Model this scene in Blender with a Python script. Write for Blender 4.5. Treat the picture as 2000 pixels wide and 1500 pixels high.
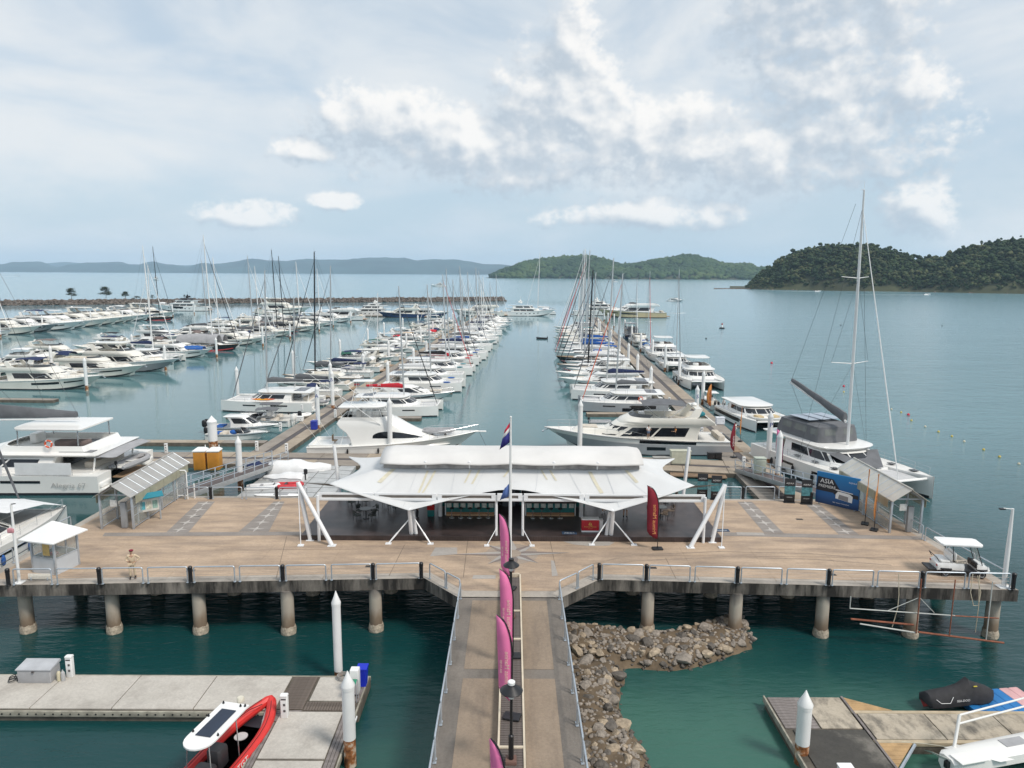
import bpy, bmesh, math, random
import numpy as np
from mathutils import Vector, Matrix, Euler, noise as mnoise
R=math.radians; PI=math.pi
for o in list(bpy.data.objects): bpy.data.objects.remove(o)
SC=bpy.context.scene; COL=SC.collection
random.seed(7); np.random.seed(7)

# ------------------------------------------------------------------ camera
FPX=1387.0; PITCH=R(8.9); ROLL=R(0.3); CAMH=22.0
_f=Vector((0,math.cos(PITCH),-math.sin(PITCH))); _r0=Vector((1,0,0)); _u0=_r0.cross(_f)
_r=_r0*math.cos(ROLL)+_u0*math.sin(ROLL); _u=_r.cross(_f)
CAMP=Vector((0,0,CAMH))
cd=bpy.data.cameras.new('camera'); cam=bpy.data.objects.new('camera',cd); COL.objects.link(cam)
cd.sensor_width=36; cd.lens=36*FPX/2000; cd.clip_start=0.5; cd.clip_end=60000
cam.matrix_world=Matrix(((_r.x,_u.x,-_f.x,0),(_r.y,_u.y,-_f.y,0),(_r.z,_u.z,-_f.z,CAMH),(0,0,0,1)))
SC.camera=cam
def U(x,y,z=0.0):
    """point of the place seen at photograph pixel (x, y), at height z"""
    d=_f+_r*((x-1000)/FPX)-_u*((y-750)/FPX); t=(z-CAMH)/d.z
    return CAMP+d*t
def UD(x,y,dist):
    """point seen at pixel (x, y), at forward distance dist"""
    d=_f+_r*((x-1000)/FPX)-_u*((y-750)/FPX)
    return CAMP+d*(dist/d.y)

# ------------------------------------------------------------------ sky, sun, exposure
SUN_EL=R(52); SUN_AZ=R(128)     # azimuth clockwise from +Y (the view direction)
W=bpy.data.worlds.new('World'); SC.world=W; W.use_nodes=True
def world():
    nt=W.node_tree; N=nt.nodes; L=nt.links; N.clear()
    def nd(t,**k):
        n=N.new(t)
        for a,b in k.items(): setattr(n,a,b)
        return n
    def put(s,v):
        if hasattr(v,'is_output') : L.new(v,s)
        else: s.default_value=v
    def ma(op,a,b=0.0,c=0.0,clamp=False,tree=None):
        n=nd('ShaderNodeMath',operation=op,use_clamp=clamp); put(n.inputs[0],a); put(n.inputs[1],b); put(n.inputs[2],c); return n.outputs[0]
    def mix(f,a,b):
        n=nd('ShaderNodeMix',data_type='RGBA'); put(n.inputs[0],f); put(n.inputs[6],a); put(n.inputs[7],b); return n.outputs[2]
    def sstep(x,lo,hi):
        n=nd('ShaderNodeMapRange',interpolation_type='SMOOTHSTEP'); put(n.inputs[0],x); n.inputs[1].default_value=lo; n.inputs[2].default_value=hi; return n.outputs[0]
    tc=nd('ShaderNodeTexCoord'); sp=nd('ShaderNodeSeparateXYZ'); L.new(tc.outputs['Generated'],sp.inputs[0])
    az=ma('MULTIPLY',ma('ARCTAN2',sp.outputs[0],sp.outputs[1]),57.29578)
    el=ma('MULTIPLY',ma('ARCSINE',sp.outputs[2]),57.29578)
    def noise2(x,y,sc,det=6,ro=.55,off=0.0,dist=0.0):
        cv=nd('ShaderNodeCombineXYZ'); put(cv.inputs[0],x); put(cv.inputs[1],y); cv.inputs[2].default_value=off
        n=nd('ShaderNodeTexNoise'); n.noise_dimensions='3D'; L.new(cv.outputs[0],n.inputs['Vector']); n.inputs['Scale'].default_value=sc
        n.inputs['Detail'].default_value=det; n.inputs['Roughness'].default_value=ro; n.inputs['Distortion'].default_value=dist
        return n.outputs[0]
    # cumulus seen in the photograph: azimuth, elevation, half widths (degrees)
    CL=[(-1,9.4,11.5,3.4),(3.6,12.8,5.6,4.8),(4.6,17.0,2.6,3.6),(-10,11.2,7,2.6),(12,9.6,7,3.8),(20,8.6,10.5,3.6),(24,13,7,6),(22,18.5,8,6),
        (-19.8,4.2,4.4,1.1),(-13,5.4,2.4,.9),(-15.5,8.9,3,1.2),(11,4.6,9,1.4),(29.5,4.6,2.4,2.4),(-26,20,9,2.0),(-60,12,15,5),(62,11,14,6),(-100,14,20,7),(105,13,20,7),(155,14,24,7),(-150,13,20,7)]
    wob=ma('MULTIPLY',ma('SUBTRACT',noise2(az,el,.12,3,.5,4.0),.5),5.0)
    def field(x,y,lst):
        cv=nd('ShaderNodeCombineXYZ'); L.new(x,cv.inputs[0]); L.new(y,cv.inputs[1]); e=None
        for a_,b_,ra,rb in lst:
            m1=nd('ShaderNodeVectorMath',operation='MULTIPLY_ADD'); L.new(cv.outputs[0],m1.inputs[0]); m1.inputs[1].default_value=(1/ra,1/rb,0); m1.inputs[2].default_value=(-a_/ra,-b_/rb,0)
            m2=nd('ShaderNodeVectorMath',operation='DOT_PRODUCT'); L.new(m1.outputs[0],m2.inputs[0]); L.new(m1.outputs[0],m2.inputs[1])
            e=m2.outputs['Value'] if e is None else ma('SMOOTH_MIN',e,m2.outputs['Value'],.5)
        return ma('SUBTRACT',1.0,ma('MINIMUM',e,2.2))
    px_=ma('ADD',az,wob); py_=ma('ADD',el,ma('MULTIPLY',wob,.3))
    e0=field(px_,py_,CL); e1=field(ma('ADD',px_,.8),ma('ADD',py_,1.3),CL)
    el2=ma('MULTIPLY',el,1.25)
    cA=noise2(az,el2,.21,3,.5,1.7,.3); cB=noise2(ma('ADD',az,.8),ma('ADD',el2,1.3),.21,3,.5,1.7,.3)
    fA=noise2(az,el2,.5,5,.52,5.5,.1); fB=noise2(ma('ADD',az,.5),ma('ADD',el2,.75),.5,5,.52,5.5,.1)
    d0=ma('ADD',ma('MULTIPLY',e0,.85),ma('ADD',ma('MULTIPLY',ma('SUBTRACT',cA,.5),1.25),ma('ADD',ma('MULTIPLY',ma('SUBTRACT',fA,.5),1.35),ma('MULTIPLY',ma('SUBTRACT',noise2(az,el2,1.5,5,.6,2.2),.5),1.5))))
    soft=sstep(noise2(az,el,.06,2,.5,8.8),.35,.65)
    cover=ma('MULTIPLY',sstep(ma('SUBTRACT',d0,ma('MULTIPLY',soft,-.12)),-.10,.75),sstep(el,.1,2.0))
    cover=ma('MULTIPLY',cover,.86)
    lit=ma('ADD',ma('MULTIPLY',ma('SUBTRACT',e0,e1),.75),ma('ADD',ma('MULTIPLY',ma('SUBTRACT',cA,cB),1.7),ma('MULTIPLY',ma('SUBTRACT',fA,fB),1.15)))
    lit=sstep(lit,-.35,.6)
    K=10.0
    def c(r,g,b): return (r*K,g*K,b*K,1)
    cum=mix(lit,c(.36,.415,.475),c(.74,.72,.695))
    sky=nd('ShaderNodeTexSky',sky_type='NISHITA'); sky.sun_disc=False; sky.sun_elevation=SUN_EL; sky.sun_rotation=SUN_AZ
    sky.altitude=20; sky.air_density=1.0; sky.dust_density=1.5; sky.ozone_density=2.0
    # a thin high veil with long soft streaks over the blue
    v=noise2(ma('MULTIPLY',az,.40),ma('ADD',el,ma('MULTIPLY',az,.05)),.13,7,.55,9.2,.4)
    veil=ma('ADD',.34,ma('MULTIPLY',sstep(v,.36,.62),.56))
    v2=noise2(ma('MULTIPLY',az,.5),el,.05,4,.5,3.1)
    vc=mix(sstep(v2,.34,.60),c(.455,.52,.58),c(.615,.628,.635))
    hz=sstep(el,14.0,-1.0)
    base=mix(ma('ADD',.55,ma('MULTIPLY',hz,.3)),sky.outputs[0],c(.35,.465,.55))
    base=mix(veil,base,vc)
    fin=mix(cover,base,cum)
    bg=nd('ShaderNodeBackground'); L.new(fin,bg.inputs[0]); bg.inputs[1].default_value=.1
    out=nd('ShaderNodeOutputWorld'); L.new(bg.outputs[0],out.inputs[0])
world()
W.cycles.sampling_method='MANUAL'; W.cycles.sample_map_resolution=512
sd=bpy.data.lights.new('sun','SUN'); sun=bpy.data.objects.new('sun',sd); COL.objects.link(sun)
sd.energy=2.0; sd.angle=R(12); sd.color=(1.0,.93,.84)
_sv=Vector((math.sin(SUN_AZ)*math.cos(SUN_EL),math.cos(SUN_AZ)*math.cos(SUN_EL),math.sin(SUN_EL)))
sun.rotation_euler=_sv.to_track_quat('Z','Y').to_euler()
vs=SC.view_settings; vs.view_transform='Standard'; vs.look='None'; vs.exposure=0.5; vs.gamma=1.0; vs.use_curve_mapping=False
SC.cycles.use_denoising=True; SC.cycles.max_bounces=8; SC.cycles.volume_bounces=1; SC.cycles.transparent_max_bounces=12
SC.cycles.caustics_reflective=False; SC.cycles.caustics_refractive=False; SC.cycles.sample_clamp_indirect=6

# ------------------------------------------------------------------ materials
MATS={}
def mat(name,col,rough=.5,metal=0.0,var=.12,scale=1.5,bump=0.0,bscale=12.0,spec=.5,coat=0.0,col2=None,trans=0.0,alpha=1.0):
    if name in MATS: return MATS[name]
    m=bpy.data.materials.new(name); m.use_nodes=True; nt=m.node_tree; N=nt.nodes; L=nt.links
    b=N['Principled BSDF']; b.inputs['Roughness'].default_value=rough; b.inputs['Metallic'].default_value=metal
    b.inputs['Specular IOR Level'].default_value=spec; b.inputs['Coat Weight'].default_value=coat
    if trans: b.inputs['Transmission Weight'].default_value=trans
    b.inputs['Alpha'].default_value=alpha
    tc=N.new('ShaderNodeTexCoord')
    n=N.new('ShaderNodeTexNoise'); n.inputs['Scale'].default_value=scale; n.inputs['Detail'].default_value=5; n.inputs['Roughness'].default_value=.6
    L.new(tc.outputs['Object'],n.inputs['Vector'])
    cr=N.new('ShaderNodeValToRGB'); L.new(n.outputs[0],cr.inputs[0])
    c0=tuple(x*(1-var) for x in col); c1=col2 or tuple(min(1,x*(1+var)) for x in col)
    cr.color_ramp.elements[0].position=.32; cr.color_ramp.elements[1].position=.68
    cr.color_ramp.elements[0].color=(*c0,1); cr.color_ramp.elements[1].color=(*c1,1)
    L.new(cr.outputs[0],b.inputs['Base Color'])
    if bump:
        n2=N.new('ShaderNodeTexNoise'); n2.inputs['Scale'].default_value=bscale; n2.inputs['Detail'].default_value=4
        L.new(tc.outputs['Object'],n2.inputs['Vector'])
        bp=N.new('ShaderNodeBump'); bp.inputs['Strength'].default_value=bump; bp.inputs['Distance'].default_value=.05
        L.new(n2.outputs[0],bp.inputs['Height']); L.new(bp.outputs[0],b.inputs['Normal'])
    MATS[name]=m; return m

# ------------------------------------------------------------------ mesh helpers
class MB:
    def __init__(s): s.v=[]; s.f=[]
    def add(s,vs,fs):
        k=len(s.v); s.v.extend([tuple(p) for p in vs]); s.f.extend([tuple(i+k for i in f) for f in fs]); return s
    def loft(s,rings,closed=True,cap0=True,cap1=True):
        n=len(rings[0]); vs=[p for r in rings for p in r]; fs=[]
        m=n if closed else n-1
        for i in range(len(rings)-1):
            for j in range(m):
                a=i*n+j; b=i*n+(j+1)%n; fs.append((a,b,b+n,a+n))
        if cap0: fs.append(tuple(range(n-1,-1,-1)))
        if cap1: k=(len(rings)-1)*n; fs.append(tuple(range(k,k+n)))
        return s.add(vs,fs)
    def box(s,c,d,b=0.0,rz=0.0,M=None):
        hx,hy,hz=d[0]/2,d[1]/2,d[2]/2
        if b<=0:
            P=[(x,y,z) for z in(-hz,hz) for x,y in((-hx,-hy),(hx,-hy),(hx,hy),(-hx,hy))]
            F=[(3,2,1,0),(4,5,6,7),(0,1,5,4),(1,2,6,5),(2,3,7,6),(3,0,4,7)]
        else:
            b=min(b,hx*.9,hy*.9,hz*.9)
            def rect(ax,ay,z): return [(-ax+b,-ay,z),(ax-b,-ay,z),(ax,-ay+b,z),(ax,ay-b,z),(ax-b,ay,z),(-ax+b,ay,z),(-ax,ay-b,z),(-ax,-ay+b,z)]
            def rin(ax,ay,z): return [(-ax+b,-ay+b,z),(ax-b,-ay+b,z),(ax-b,-ay+b,z),(ax-b,ay-b,z),(ax-b,ay-b,z),(-ax+b,ay-b,z),(-ax+b,ay-b,z),(-ax+b,-ay+b,z)]
            e=b*.45
            def rr(z,k): return [(x*(1-k/hx if abs(x)>0 else 1),y*(1-k/hy),z) for x,y,z in rect(hx,hy,z)]
            t=MB(); t.loft([rr(-hz,e),rect(hx,hy,-hz+b),rect(hx,hy,hz-b),rr(hz,e)]); P=t.v; F=t.f
        c_,s_=math.cos(rz),math.sin(rz)
        if M is not None: P=[tuple(M@Vector(p)) for p in P]; return s.add(P,F)
        return s.add([(c[0]+x*c_-y*s_,c[1]+x*s_+y*c_,c[2]+z) for x,y,z in P],F)
    def tube(s,p,q,r,r2=None,n=6,cap=True):
        p=Vector(p); q=Vector(q); r2=r if r2 is None else r2; d=(q-p)
        if d.length<1e-6: return s
        d.normalize(); a=d.orthogonal().normalized() if abs(d.z)>.99 else d.cross(Vector((0,0,1))).normalized(); b=d.cross(a)
        A=[p+(a*math.cos(t)+b*math.sin(t))*r for t in [2*PI*i/n for i in range(n)]]
        B=[q+(a*math.cos(t)+b*math.sin(t))*r2 for t in [2*PI*i/n for i in range(n)]]
        return s.loft([A,B],True,cap,cap)
    def path(s,pts,r,n=6):
        pts=[Vector(p) for p in pts]; rings=[]
        pa=None
        for i,p in enumerate(pts):
            d=(pts[min(i+1,len(pts)-1)]-pts[max(i-1,0)]).normalized()
            if pa is None: a=(d.orthogonal() if abs(d.z)>.95 else d.cross(Vector((0,0,1)))).normalized()
            else: a=(pa-d*pa.dot(d)); a=a.normalized() if a.length>1e-4 else d.orthogonal().normalized()
            pa=a; b=d.cross(a)
            rr=r[i] if isinstance(r,(list,tuple)) else r
            rings.append([p+(a*math.cos(2*PI*k/n)+b*math.sin(2*PI*k/n))*rr for k in range(n)])
        return s.loft(rings)
    def lathe(s,prof,n=12,c=(0,0,0)):
        rings=[[(c[0]+r*math.cos(2*PI*k/n),c[1]+r*math.sin(2*PI*k/n),c[2]+z) for k in range(n)] for r,z in prof]
        return s.loft(rings)
    def prism(s,poly,z0,z1):
        return s.loft([[(x,y,z0) for x,y in poly],[(x,y,z1) for x,y in poly]])
    def ell(s,c,r,nu=8,nv=6):
        rings=[]
        for i in range(nv+1):
            t=-PI/2+PI*i/nv; k=max(math.cos(t),.02)
            rings.append([(c[0]+r[0]*k*math.cos(2*PI*j/nu),c[1]+r[1]*k*math.sin(2*PI*j/nu),c[2]+r[2]*math.sin(t)) for j in range(nu)])
        return s.loft(rings)
    def xf(s,M):
        s.v=[tuple(M@Vector(p)) for p in s.v]; return s
    def mesh(s,name,smooth=35.0,fix=True):
        me=bpy.data.meshes.new(name); me.from_pydata(s.v,[],s.f); 
        if fix:
            bm=bmesh.new(); bm.from_mesh(me); bmesh.ops.recalc_face_normals(bm,faces=bm.faces); bm.to_mesh(me); bm.free()
        if smooth:
            me.shade_smooth(); me.set_sharp_from_angle(angle=R(smooth))
        me.materials.append(None)
        return me
    def build(s,name,m,parent=None,loc=(0,0,0),rz=0.0,smooth=35.0,**k):
        return O(name,s.mesh(name,smooth),m,parent,loc,rz,**k)
def O(name,me,m,parent=None,loc=(0,0,0),rz=0.0,sc=None,label=None,cat=None,group=None,kind=None,rot=None):
    o=bpy.data.objects.new(name,me); COL.objects.link(o)
    if me is not None and m is not None:
        if len(me.materials)==0: me.materials.append(m)
        o.material_slots[0].link='OBJECT'; o.material_slots[0].material=m
    o.location=loc; o.rotation_euler=rot if rot else (0,0,rz)
    if sc is not None: o.scale=sc if hasattr(sc,'__len__') else (sc,sc,sc)
    if parent is not None: o.parent=parent
    return tag(o,label,cat,group,kind)
def tag(o,label=None,cat=None,group=None,kind=None):
    if label: o['label']=label
    if cat: o['category']=cat
    if group: o['group']=group
    if kind: o['kind']=kind
    return o
def E(name,label=None,cat=None,loc=(0,0,0),rz=0.0,group=None,sc=None):
    return O(name,None,None,None,loc,rz,sc,label,cat,group)
CACHE={}
def shared(key,fn,smooth=35.0):
    if key not in CACHE: CACHE[key]=fn().mesh(key.split('|')[-1] if '|' in key else key,smooth)
    return CACHE[key]
ORD=['zeroth','first','second','third','fourth','fifth','sixth','seventh','eighth','ninth','tenth','eleventh','twelfth','thirteenth','fourteenth','fifteenth','sixteenth','seventeenth','eighteenth','nineteenth','twentieth']
def ordn(k):
    if k<=20: return ORD[k]
    t={2:'twenty',3:'thirty',4:'forty'}[k//10]
    return {20:'twentieth',30:'thirtieth',40:'fortieth'}[k] if k%10==0 else t+'-'+ORD[k%10]

# ------------------------------------------------------------------ water
def water_mat():
    m=bpy.data.materials.new('sea_water'); m.use_nodes=True; nt=m.node_tree; N=nt.nodes; L=nt.links
    b=N['Principled BSDF']; b.inputs['Roughness'].default_value=.06; b.inputs['IOR'].default_value=1.33; b.inputs['Specular IOR Level'].default_value=.5
    g=N.new('ShaderNodeNewGeometry'); sp=N.new('ShaderNodeSeparateXYZ'); L.new(g.outputs['Position'],sp.inputs[0])
    def ma(op,a,b_=0.0,c=0.0,cl=False):
        n=N.new('ShaderNodeMath'); n.operation=op; n.use_clamp=cl
        for s,v in zip(n.inputs,(a,b_,c)):
            if hasattr(v,'is_output'): L.new(v,s)
            else: s.default_value=v
        return n.outputs[0]
    def rng(x,lo,hi,a=0.0,b_=1.0):
        n=N.new('ShaderNodeMapRange'); n.interpolation_type='SMOOTHSTEP'; L.new(x,n.inputs[0]); n.inputs[1].default_value=lo; n.inputs[2].default_value=hi; n.inputs[3].default_value=a; n.inputs[4].default_value=b_; return n.outputs[0]
    def nz(sc,det=3,sx=1.0,sy=1.0,ro=.5):
        mp=N.new('ShaderNodeMapping'); L.new(g.outputs['Position'],mp.inputs[0]); mp.inputs['Scale'].default_value=(sx,sy,1)
        n=N.new('ShaderNodeTexNoise'); L.new(mp.outputs[0],n.inputs['Vector']); n.inputs['Scale'].default_value=sc; n.inputs['Detail'].default_value=det; n.inputs['Roughness'].default_value=ro; return n.outputs[0]
    def mix(f,a,b_):
        n=N.new('ShaderNodeMix'); n.data_type='RGBA'; L.new(f,n.inputs[0])
        for s,v in((n.inputs[6],a),(n.inputs[7],b_)):
            if hasattr(v,'is_output'): L.new(v,s)
            else: s.default_value=v
        return n.outputs[2]
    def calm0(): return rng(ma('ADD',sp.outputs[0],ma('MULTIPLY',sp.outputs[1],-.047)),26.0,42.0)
    # shallow sand by the rock bank: its own lighter green water
    dx=ma('SUBTRACT',sp.outputs[0],9.0); dy=ma('SUBTRACT',sp.outputs[1],26.0)
    rad=ma('SQRT',ma('ADD',ma('MULTIPLY',ma('MULTIPLY',dx,dx),.55),ma('MULTIPLY',dy,dy)))
    rad=ma('ADD',rad,ma('MULTIPLY',ma('SUBTRACT',nz(.12,4),.5),14.0))
    shallow=rng(rad,17.0,4.0)
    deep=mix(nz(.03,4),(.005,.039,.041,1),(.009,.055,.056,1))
    deep=mix(rng(sp.outputs[1],44.0,110.0),deep,(.08,.175,.19,1))  # body colour paler with distance, partly standing in for reflected sky
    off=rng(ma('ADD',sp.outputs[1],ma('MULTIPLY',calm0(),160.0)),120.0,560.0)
    deep=mix(off,deep,(.19,.335,.395,1))  # open water paler still: missing sky reflection put into the base colour
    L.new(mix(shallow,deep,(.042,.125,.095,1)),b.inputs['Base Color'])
    # ripples: calmer inside the harbour than outside the piers
    calm=rng(ma('ADD',sp.outputs[0],ma('MULTIPLY',sp.outputs[1],-.047)),26.0,42.0)
    near=rng(sp.outputs[1],62.0,46.0)
    far=rng(sp.outputs[1],480.0,620.0)
    rough=ma('MAXIMUM',ma('MAXIMUM',calm,far),ma('MULTIPLY',near,.75))
    h=ma('ADD',ma('MULTIPLY',nz(1.5,5,.45,1.35,.6),.62),ma('MULTIPLY',nz(.35,3,.6,1.2),.9))
    h=ma('ADD',h,ma('MULTIPLY',nz(.05,3,.5,1.5),2.0))
    bp=N.new('ShaderNodeBump'); bp.inputs['Distance'].default_value=.22; L.new(h,bp.inputs['Height'])
    L.new(ma('ADD',.07,ma('MULTIPLY',rough,.55)),bp.inputs['Strength'])
    L.new(bp.outputs[0],b.inputs['Normal'])
    L.new(ma('ADD',.045,ma('MULTIPLY',rough,.10)),b.inputs['Roughness'])
    return m
def water():
    mb=MB(); S=15500
    mb.add([(-S,-2000,0),(S,-2000,0),(S,S,0),(-S,S,0)],[(0,1,2,3)])
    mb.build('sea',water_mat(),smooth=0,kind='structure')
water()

# ------------------------------------------------------------------ hills, islands, breakwater
def interp(pts,x):
    if x<=pts[0][0]: return pts[0][1]
    for (a,b),(c,d) in zip(pts,pts[1:]):
        if x<=c:
            t=(x-a)/(c-a); t=t*t*(3-2*t)*.5+t*.5; return b+(d-b)*t
    return pts[-1][1]
def hill_sheet(name,sil,base,d0,d1,x0,x1,nx,ny,m,bumpy,lower=0.0):
    """ridge whose skyline follows sil (photo pixels) at distance d1, shore at base(px)/d0"""
    vs=[]; fs=[]
    for i in range(nx+1):
        x=x0+(x1-x0)*i/nx
        yr=interp(sil,x); pr=UD(x,yr,d1); sh=UD(x,interp(base,x),d0(x) if callable(d0) else d0); sh.z=-1
        H=max(pr.z-lower,0)
        for j in range(ny+1):
            t=j/ny; p=sh.lerp(Vector((pr.x,pr.y,0)),t)
            h=H*math.sin(min(t,1)*PI/2)**.8
            nn=mnoise.fractal(Vector((p.x,p.y,3))*bumpy[0],1.0,2.0,5)
            h=max(h+nn*bumpy[1]*min(1,t*3)*(1-.75*t)*min(1,H/10),-1 if t==0 else .2)
            vs.append((p.x,p.y,h if t>0 else -1))
        # back slope
        p=Vector((pr.x,pr.y,0))*(1+.35*(d1-(d0(x) if callable(d0) else d0))/d1)
        vs.append((p.x,p.y,-1))
    k=ny+2
    for i in range(nx):
        for j in range(k-1):
            a=i*k+j; fs.append((a,a+k,a+k+1,a+1))
    mb=MB(); mb.add(vs,fs); o=mb.build(name,m,kind='structure',smooth=80)
    return o,vs,k
def forest_mat(name,c0,c1,c2):
    m=bpy.data.materials.new(name); m.use_nodes=True; nt=m.node_tree; N=nt.nodes; L=nt.links; b=N['Principled BSDF']; b.inputs['Roughness'].default_value=.75; b.inputs['Specular IOR Level'].default_value=.2
    at=N.new('ShaderNodeAttribute'); at.attribute_name='tint'
    cr=N.new('ShaderNodeValToRGB'); e=cr.color_ramp.elements; e[0].color=(*c0,1); e[1].color=(*c2,1); x=e.new(.5); x.color=(*c1,1)
    L.new(at.outputs['Fac'],cr.inputs[0])
    g=N.new('ShaderNodeNewGeometry'); n=N.new('ShaderNodeTexNoise'); n.inputs['Scale'].default_value=.45; n.inputs['Detail'].default_value=3; L.new(g.outputs['Position'],n.inputs['Vector'])
    mx=N.new('ShaderNodeMix'); mx.data_type='RGBA'; mx.blend_type='MULTIPLY'; mx.inputs[0].default_value=.7; L.new(cr.outputs[0],mx.inputs[6])
    c2r=N.new('ShaderNodeValToRGB'); c2r.color_ramp.elements[0].position=.35; c2r.color_ramp.elements[0].color=(.35,.35,.35,1); c2r.color_ramp.elements[1].position=.65; c2r.color_ramp.elements[1].color=(1.3,1.3,1.3,1); L.new(n.outputs[0],c2r.inputs[0]); L.new(c2r.outputs[0],mx.inputs[7])
    L.new(mx.outputs[2],b.inputs['Base Color']); return m
def ico(sub):
    bm=bmesh.new(); bmesh.ops.create_icosphere(bm,subdivisions=sub,radius=1); v=np.array([p.co[:] for p in bm.verts]); f=np.array([[q.index for q in p.verts] for p in bm.faces]); bm.free(); return v,f
ICO1=ico(1); ICO2=ico(2)
def blobs(name,pos,rad,m,tint=None,flat=.8,sub=ICO1,jit=.28,kind='stuff',label=None,cat=None,parent=None):
    v,f=sub; n=len(pos); nv=len(v); V=np.empty((n,nv,3)); rng=np.random.RandomState(3)
    j=1+jit*rng.randn(n,nv,1); 
    V=v[None]*j*np.array(rad)[:,None,None]; V[:,:,2]*=flat
    a=rng.rand(n)*6.28; c,s=np.cos(a)[:,None],np.sin(a)[:,None]
    X=V[:,:,0]*c-V[:,:,1]*s; Y=V[:,:,0]*s+V[:,:,1]*c; V[:,:,0]=X; V[:,:,1]=Y
    V+=np.array(pos)[:,None,:]
    F=(f[None]+ (np.arange(n)*nv)[:,None,None]).reshape(-1,3)
    me=bpy.data.meshes.new(name); me.vertices.add(n*nv); me.vertices.foreach_set('co',V.reshape(-1)); me.loops.add(F.size); me.loops.foreach_set('vertex_index',F.reshape(-1).astype(np.int32))
    me.polygons.add(len(F)); me.polygons.foreach_set('loop_start',np.arange(0,F.size,3,dtype=np.int32)); me.polygons.foreach_set('loop_total',np.full(len(F),3,np.int32)); me.update(calc_edges=True)
    at=me.attributes.new('tint','FLOAT','POINT'); t=rng.rand(n) if tint is None else np.array(tint); at.data.foreach_set('value',np.repeat(t,nv).astype(np.float32))
    me.materials.append(None)
    return O(name,me,m,parent,kind=kind,label=label,cat=cat)
M_FAR=mat('far_hill',(.03,.06,.06),.9,var=.35,scale=.002)
M_HILL=mat('island_soil',(.05,.055,.025),.9,var=.4,scale=.02)
def islands():
    far=[(-500,520),(-200,512),(0,516),(35,513),(75,512),(110,521),(150,518),(190,513),(232,511),(268,519),(300,511),(335,517),(368,521),(400,513),(418,516),(450,513),(480,508),(503,506),(525,510),(560,511),(600,507),(622,509),(680,507),(722,504),(790,502),(812,509),(850,506),(880,507),(912,511),(945,516),(980,516),(1010,522),(1100,527),(1180,529)]
    hill_sheet('far_mountains',far,[(-500,529),(1180,536)],8600,10000,-500,1180,220,10,M_FAR,(.0022,75),0)
    far2=[(-500,521),(0,520),(130,512),(210,516),(420,519),(520,508),(640,513),(850,508),(930,514),(1000,520),(1200,527)]
    hill_sheet('far_mountains_beyond',far2,[(-500,529),(1200,536)],12000,13200,-500,1200,140,6,M_FAR,(.0015,55),0)
    # middle islands, about three kilometres out
    fm=forest_mat('island_forest_mid',(.030,.062,.024),(.050,.092,.030),(.085,.125,.038))
    def mid(name,sil,base,d0,d1,x0,x1,nb,rr,fn,lab):
        o,vs,k=hill_sheet(name,sil,base,d0,d1,x0,x1,90,12,M_HILL,(.008,18),10)
        P=np.array(vs).reshape(-1,k,3); pos=[];rad=[];tn=[]
        for _ in range(nb):
            i=random.random()*(len(P)-1.01); j=random.random()**.8*(k-2.02); a=int(i); b=int(j); fi,fj=i-a,j-b
            p=(P[a,b]*(1-fi)+P[a+1,b]*fi)*(1-fj)+(P[a,b+1]*(1-fi)+P[a+1,b+1]*fi)*fj
            if p[2]<1: continue
            r=rr*random.uniform(.6,1.35); pos.append((p[0],p[1],p[2]+r*.35)); rad.append(r)
            tn.append(min(1,max(0,.32+.9*mnoise.noise(Vector((p[0],p[1],0))*.006)+random.gauss(0,.15))))
        blobs(fn,pos,rad,fm,tn,.75,label=lab,cat='forest')
    mid('island_behind_masts',[(950,541),(985,527),(1030,513),(1075,506),(1130,501),(1160,502),(1180,507),(1215,520),(1250,533),(1280,540)],[(950,543),(1500,546)],2900,3250,950,1290,2600,13,'forest_on_island_behind_masts','green wooded island low on the horizon behind the tall masts')
    mid('long_low_island',[(1150,527),(1200,522),(1240,517),(1290,507),(1345,500),(1385,508),(1410,516),(1450,518),(1490,524),(1520,526),(1600,530)],[(1150,543),(1600,547)],2750,3400,1160,1600,3400,13,'forest_on_long_low_island','long wooded island with two humps and a beach at its foot')
    mb=MB(); a=U(1395,545.5); b=U(1475,546.5)
    mb.path([a,a.lerp(b,.3)+Vector((0,0,.5)),a.lerp(b,.7)+Vector((0,0,.5)),b],[.5,6,6,.5],6); mb.build('beach',mat('sand',(.62,.55,.42),.9),kind='structure')
    # near right headland
    fm2=forest_mat('island_forest_near',(.018,.036,.014),(.038,.064,.022),(.095,.10,.042))
    sil=[(1425,566),(1450,558),(1475,544),(1500,527),(1530,506),(1560,490),(1600,484),(1650,482),(1700,481),(1740,490),(1770,501),(1800,507),(1840,506),(1862,500),(1880,488),(1920,480),(1960,474),(2000,470),(2100,468),(2300,480),(2500,500)]
    base=[(1425,564),(1500,566),(1700,569),(2000,574),(2300,579),(2500,583)]
    dd=lambda x:U(x,interp(base,x)).y
    vs=[];nx,ny=150,16;k=ny+1
    for i in range(nx+1):
        x=1425+(2500-1425)*i/nx; s=U(x,interp(base,x)); dr=s.y+70+70*min(1,(x-1425)/150.)
        pr=UD(x,interp(sil,x),dr); H=max(pr.z-6.5,.3)
        for j in range(ny+1):
            t=j/ny; 
            if t<=.7: q=t/.7; p=s.lerp(Vector((pr.x,pr.y,0)),q); h=H*(math.sin(q*PI/2)**.75)
            else: q=(t-.7)/.3; p=Vector((pr.x,pr.y,0))*(1+.14*q); h=H*(1-q)
            h+=mnoise.noise(Vector((p.x,p.y,0))*.03)*4*min(1,t*4)*min(1,H/12)*(1-t)
            vs.append((p.x,p.y,-.6 if j==0 else max(h,.2)))
    fs=[(i*k+j,(i+1)*k+j,(i+1)*k+j+1,i*k+j+1) for i in range(nx) for j in range(ny)]
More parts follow.
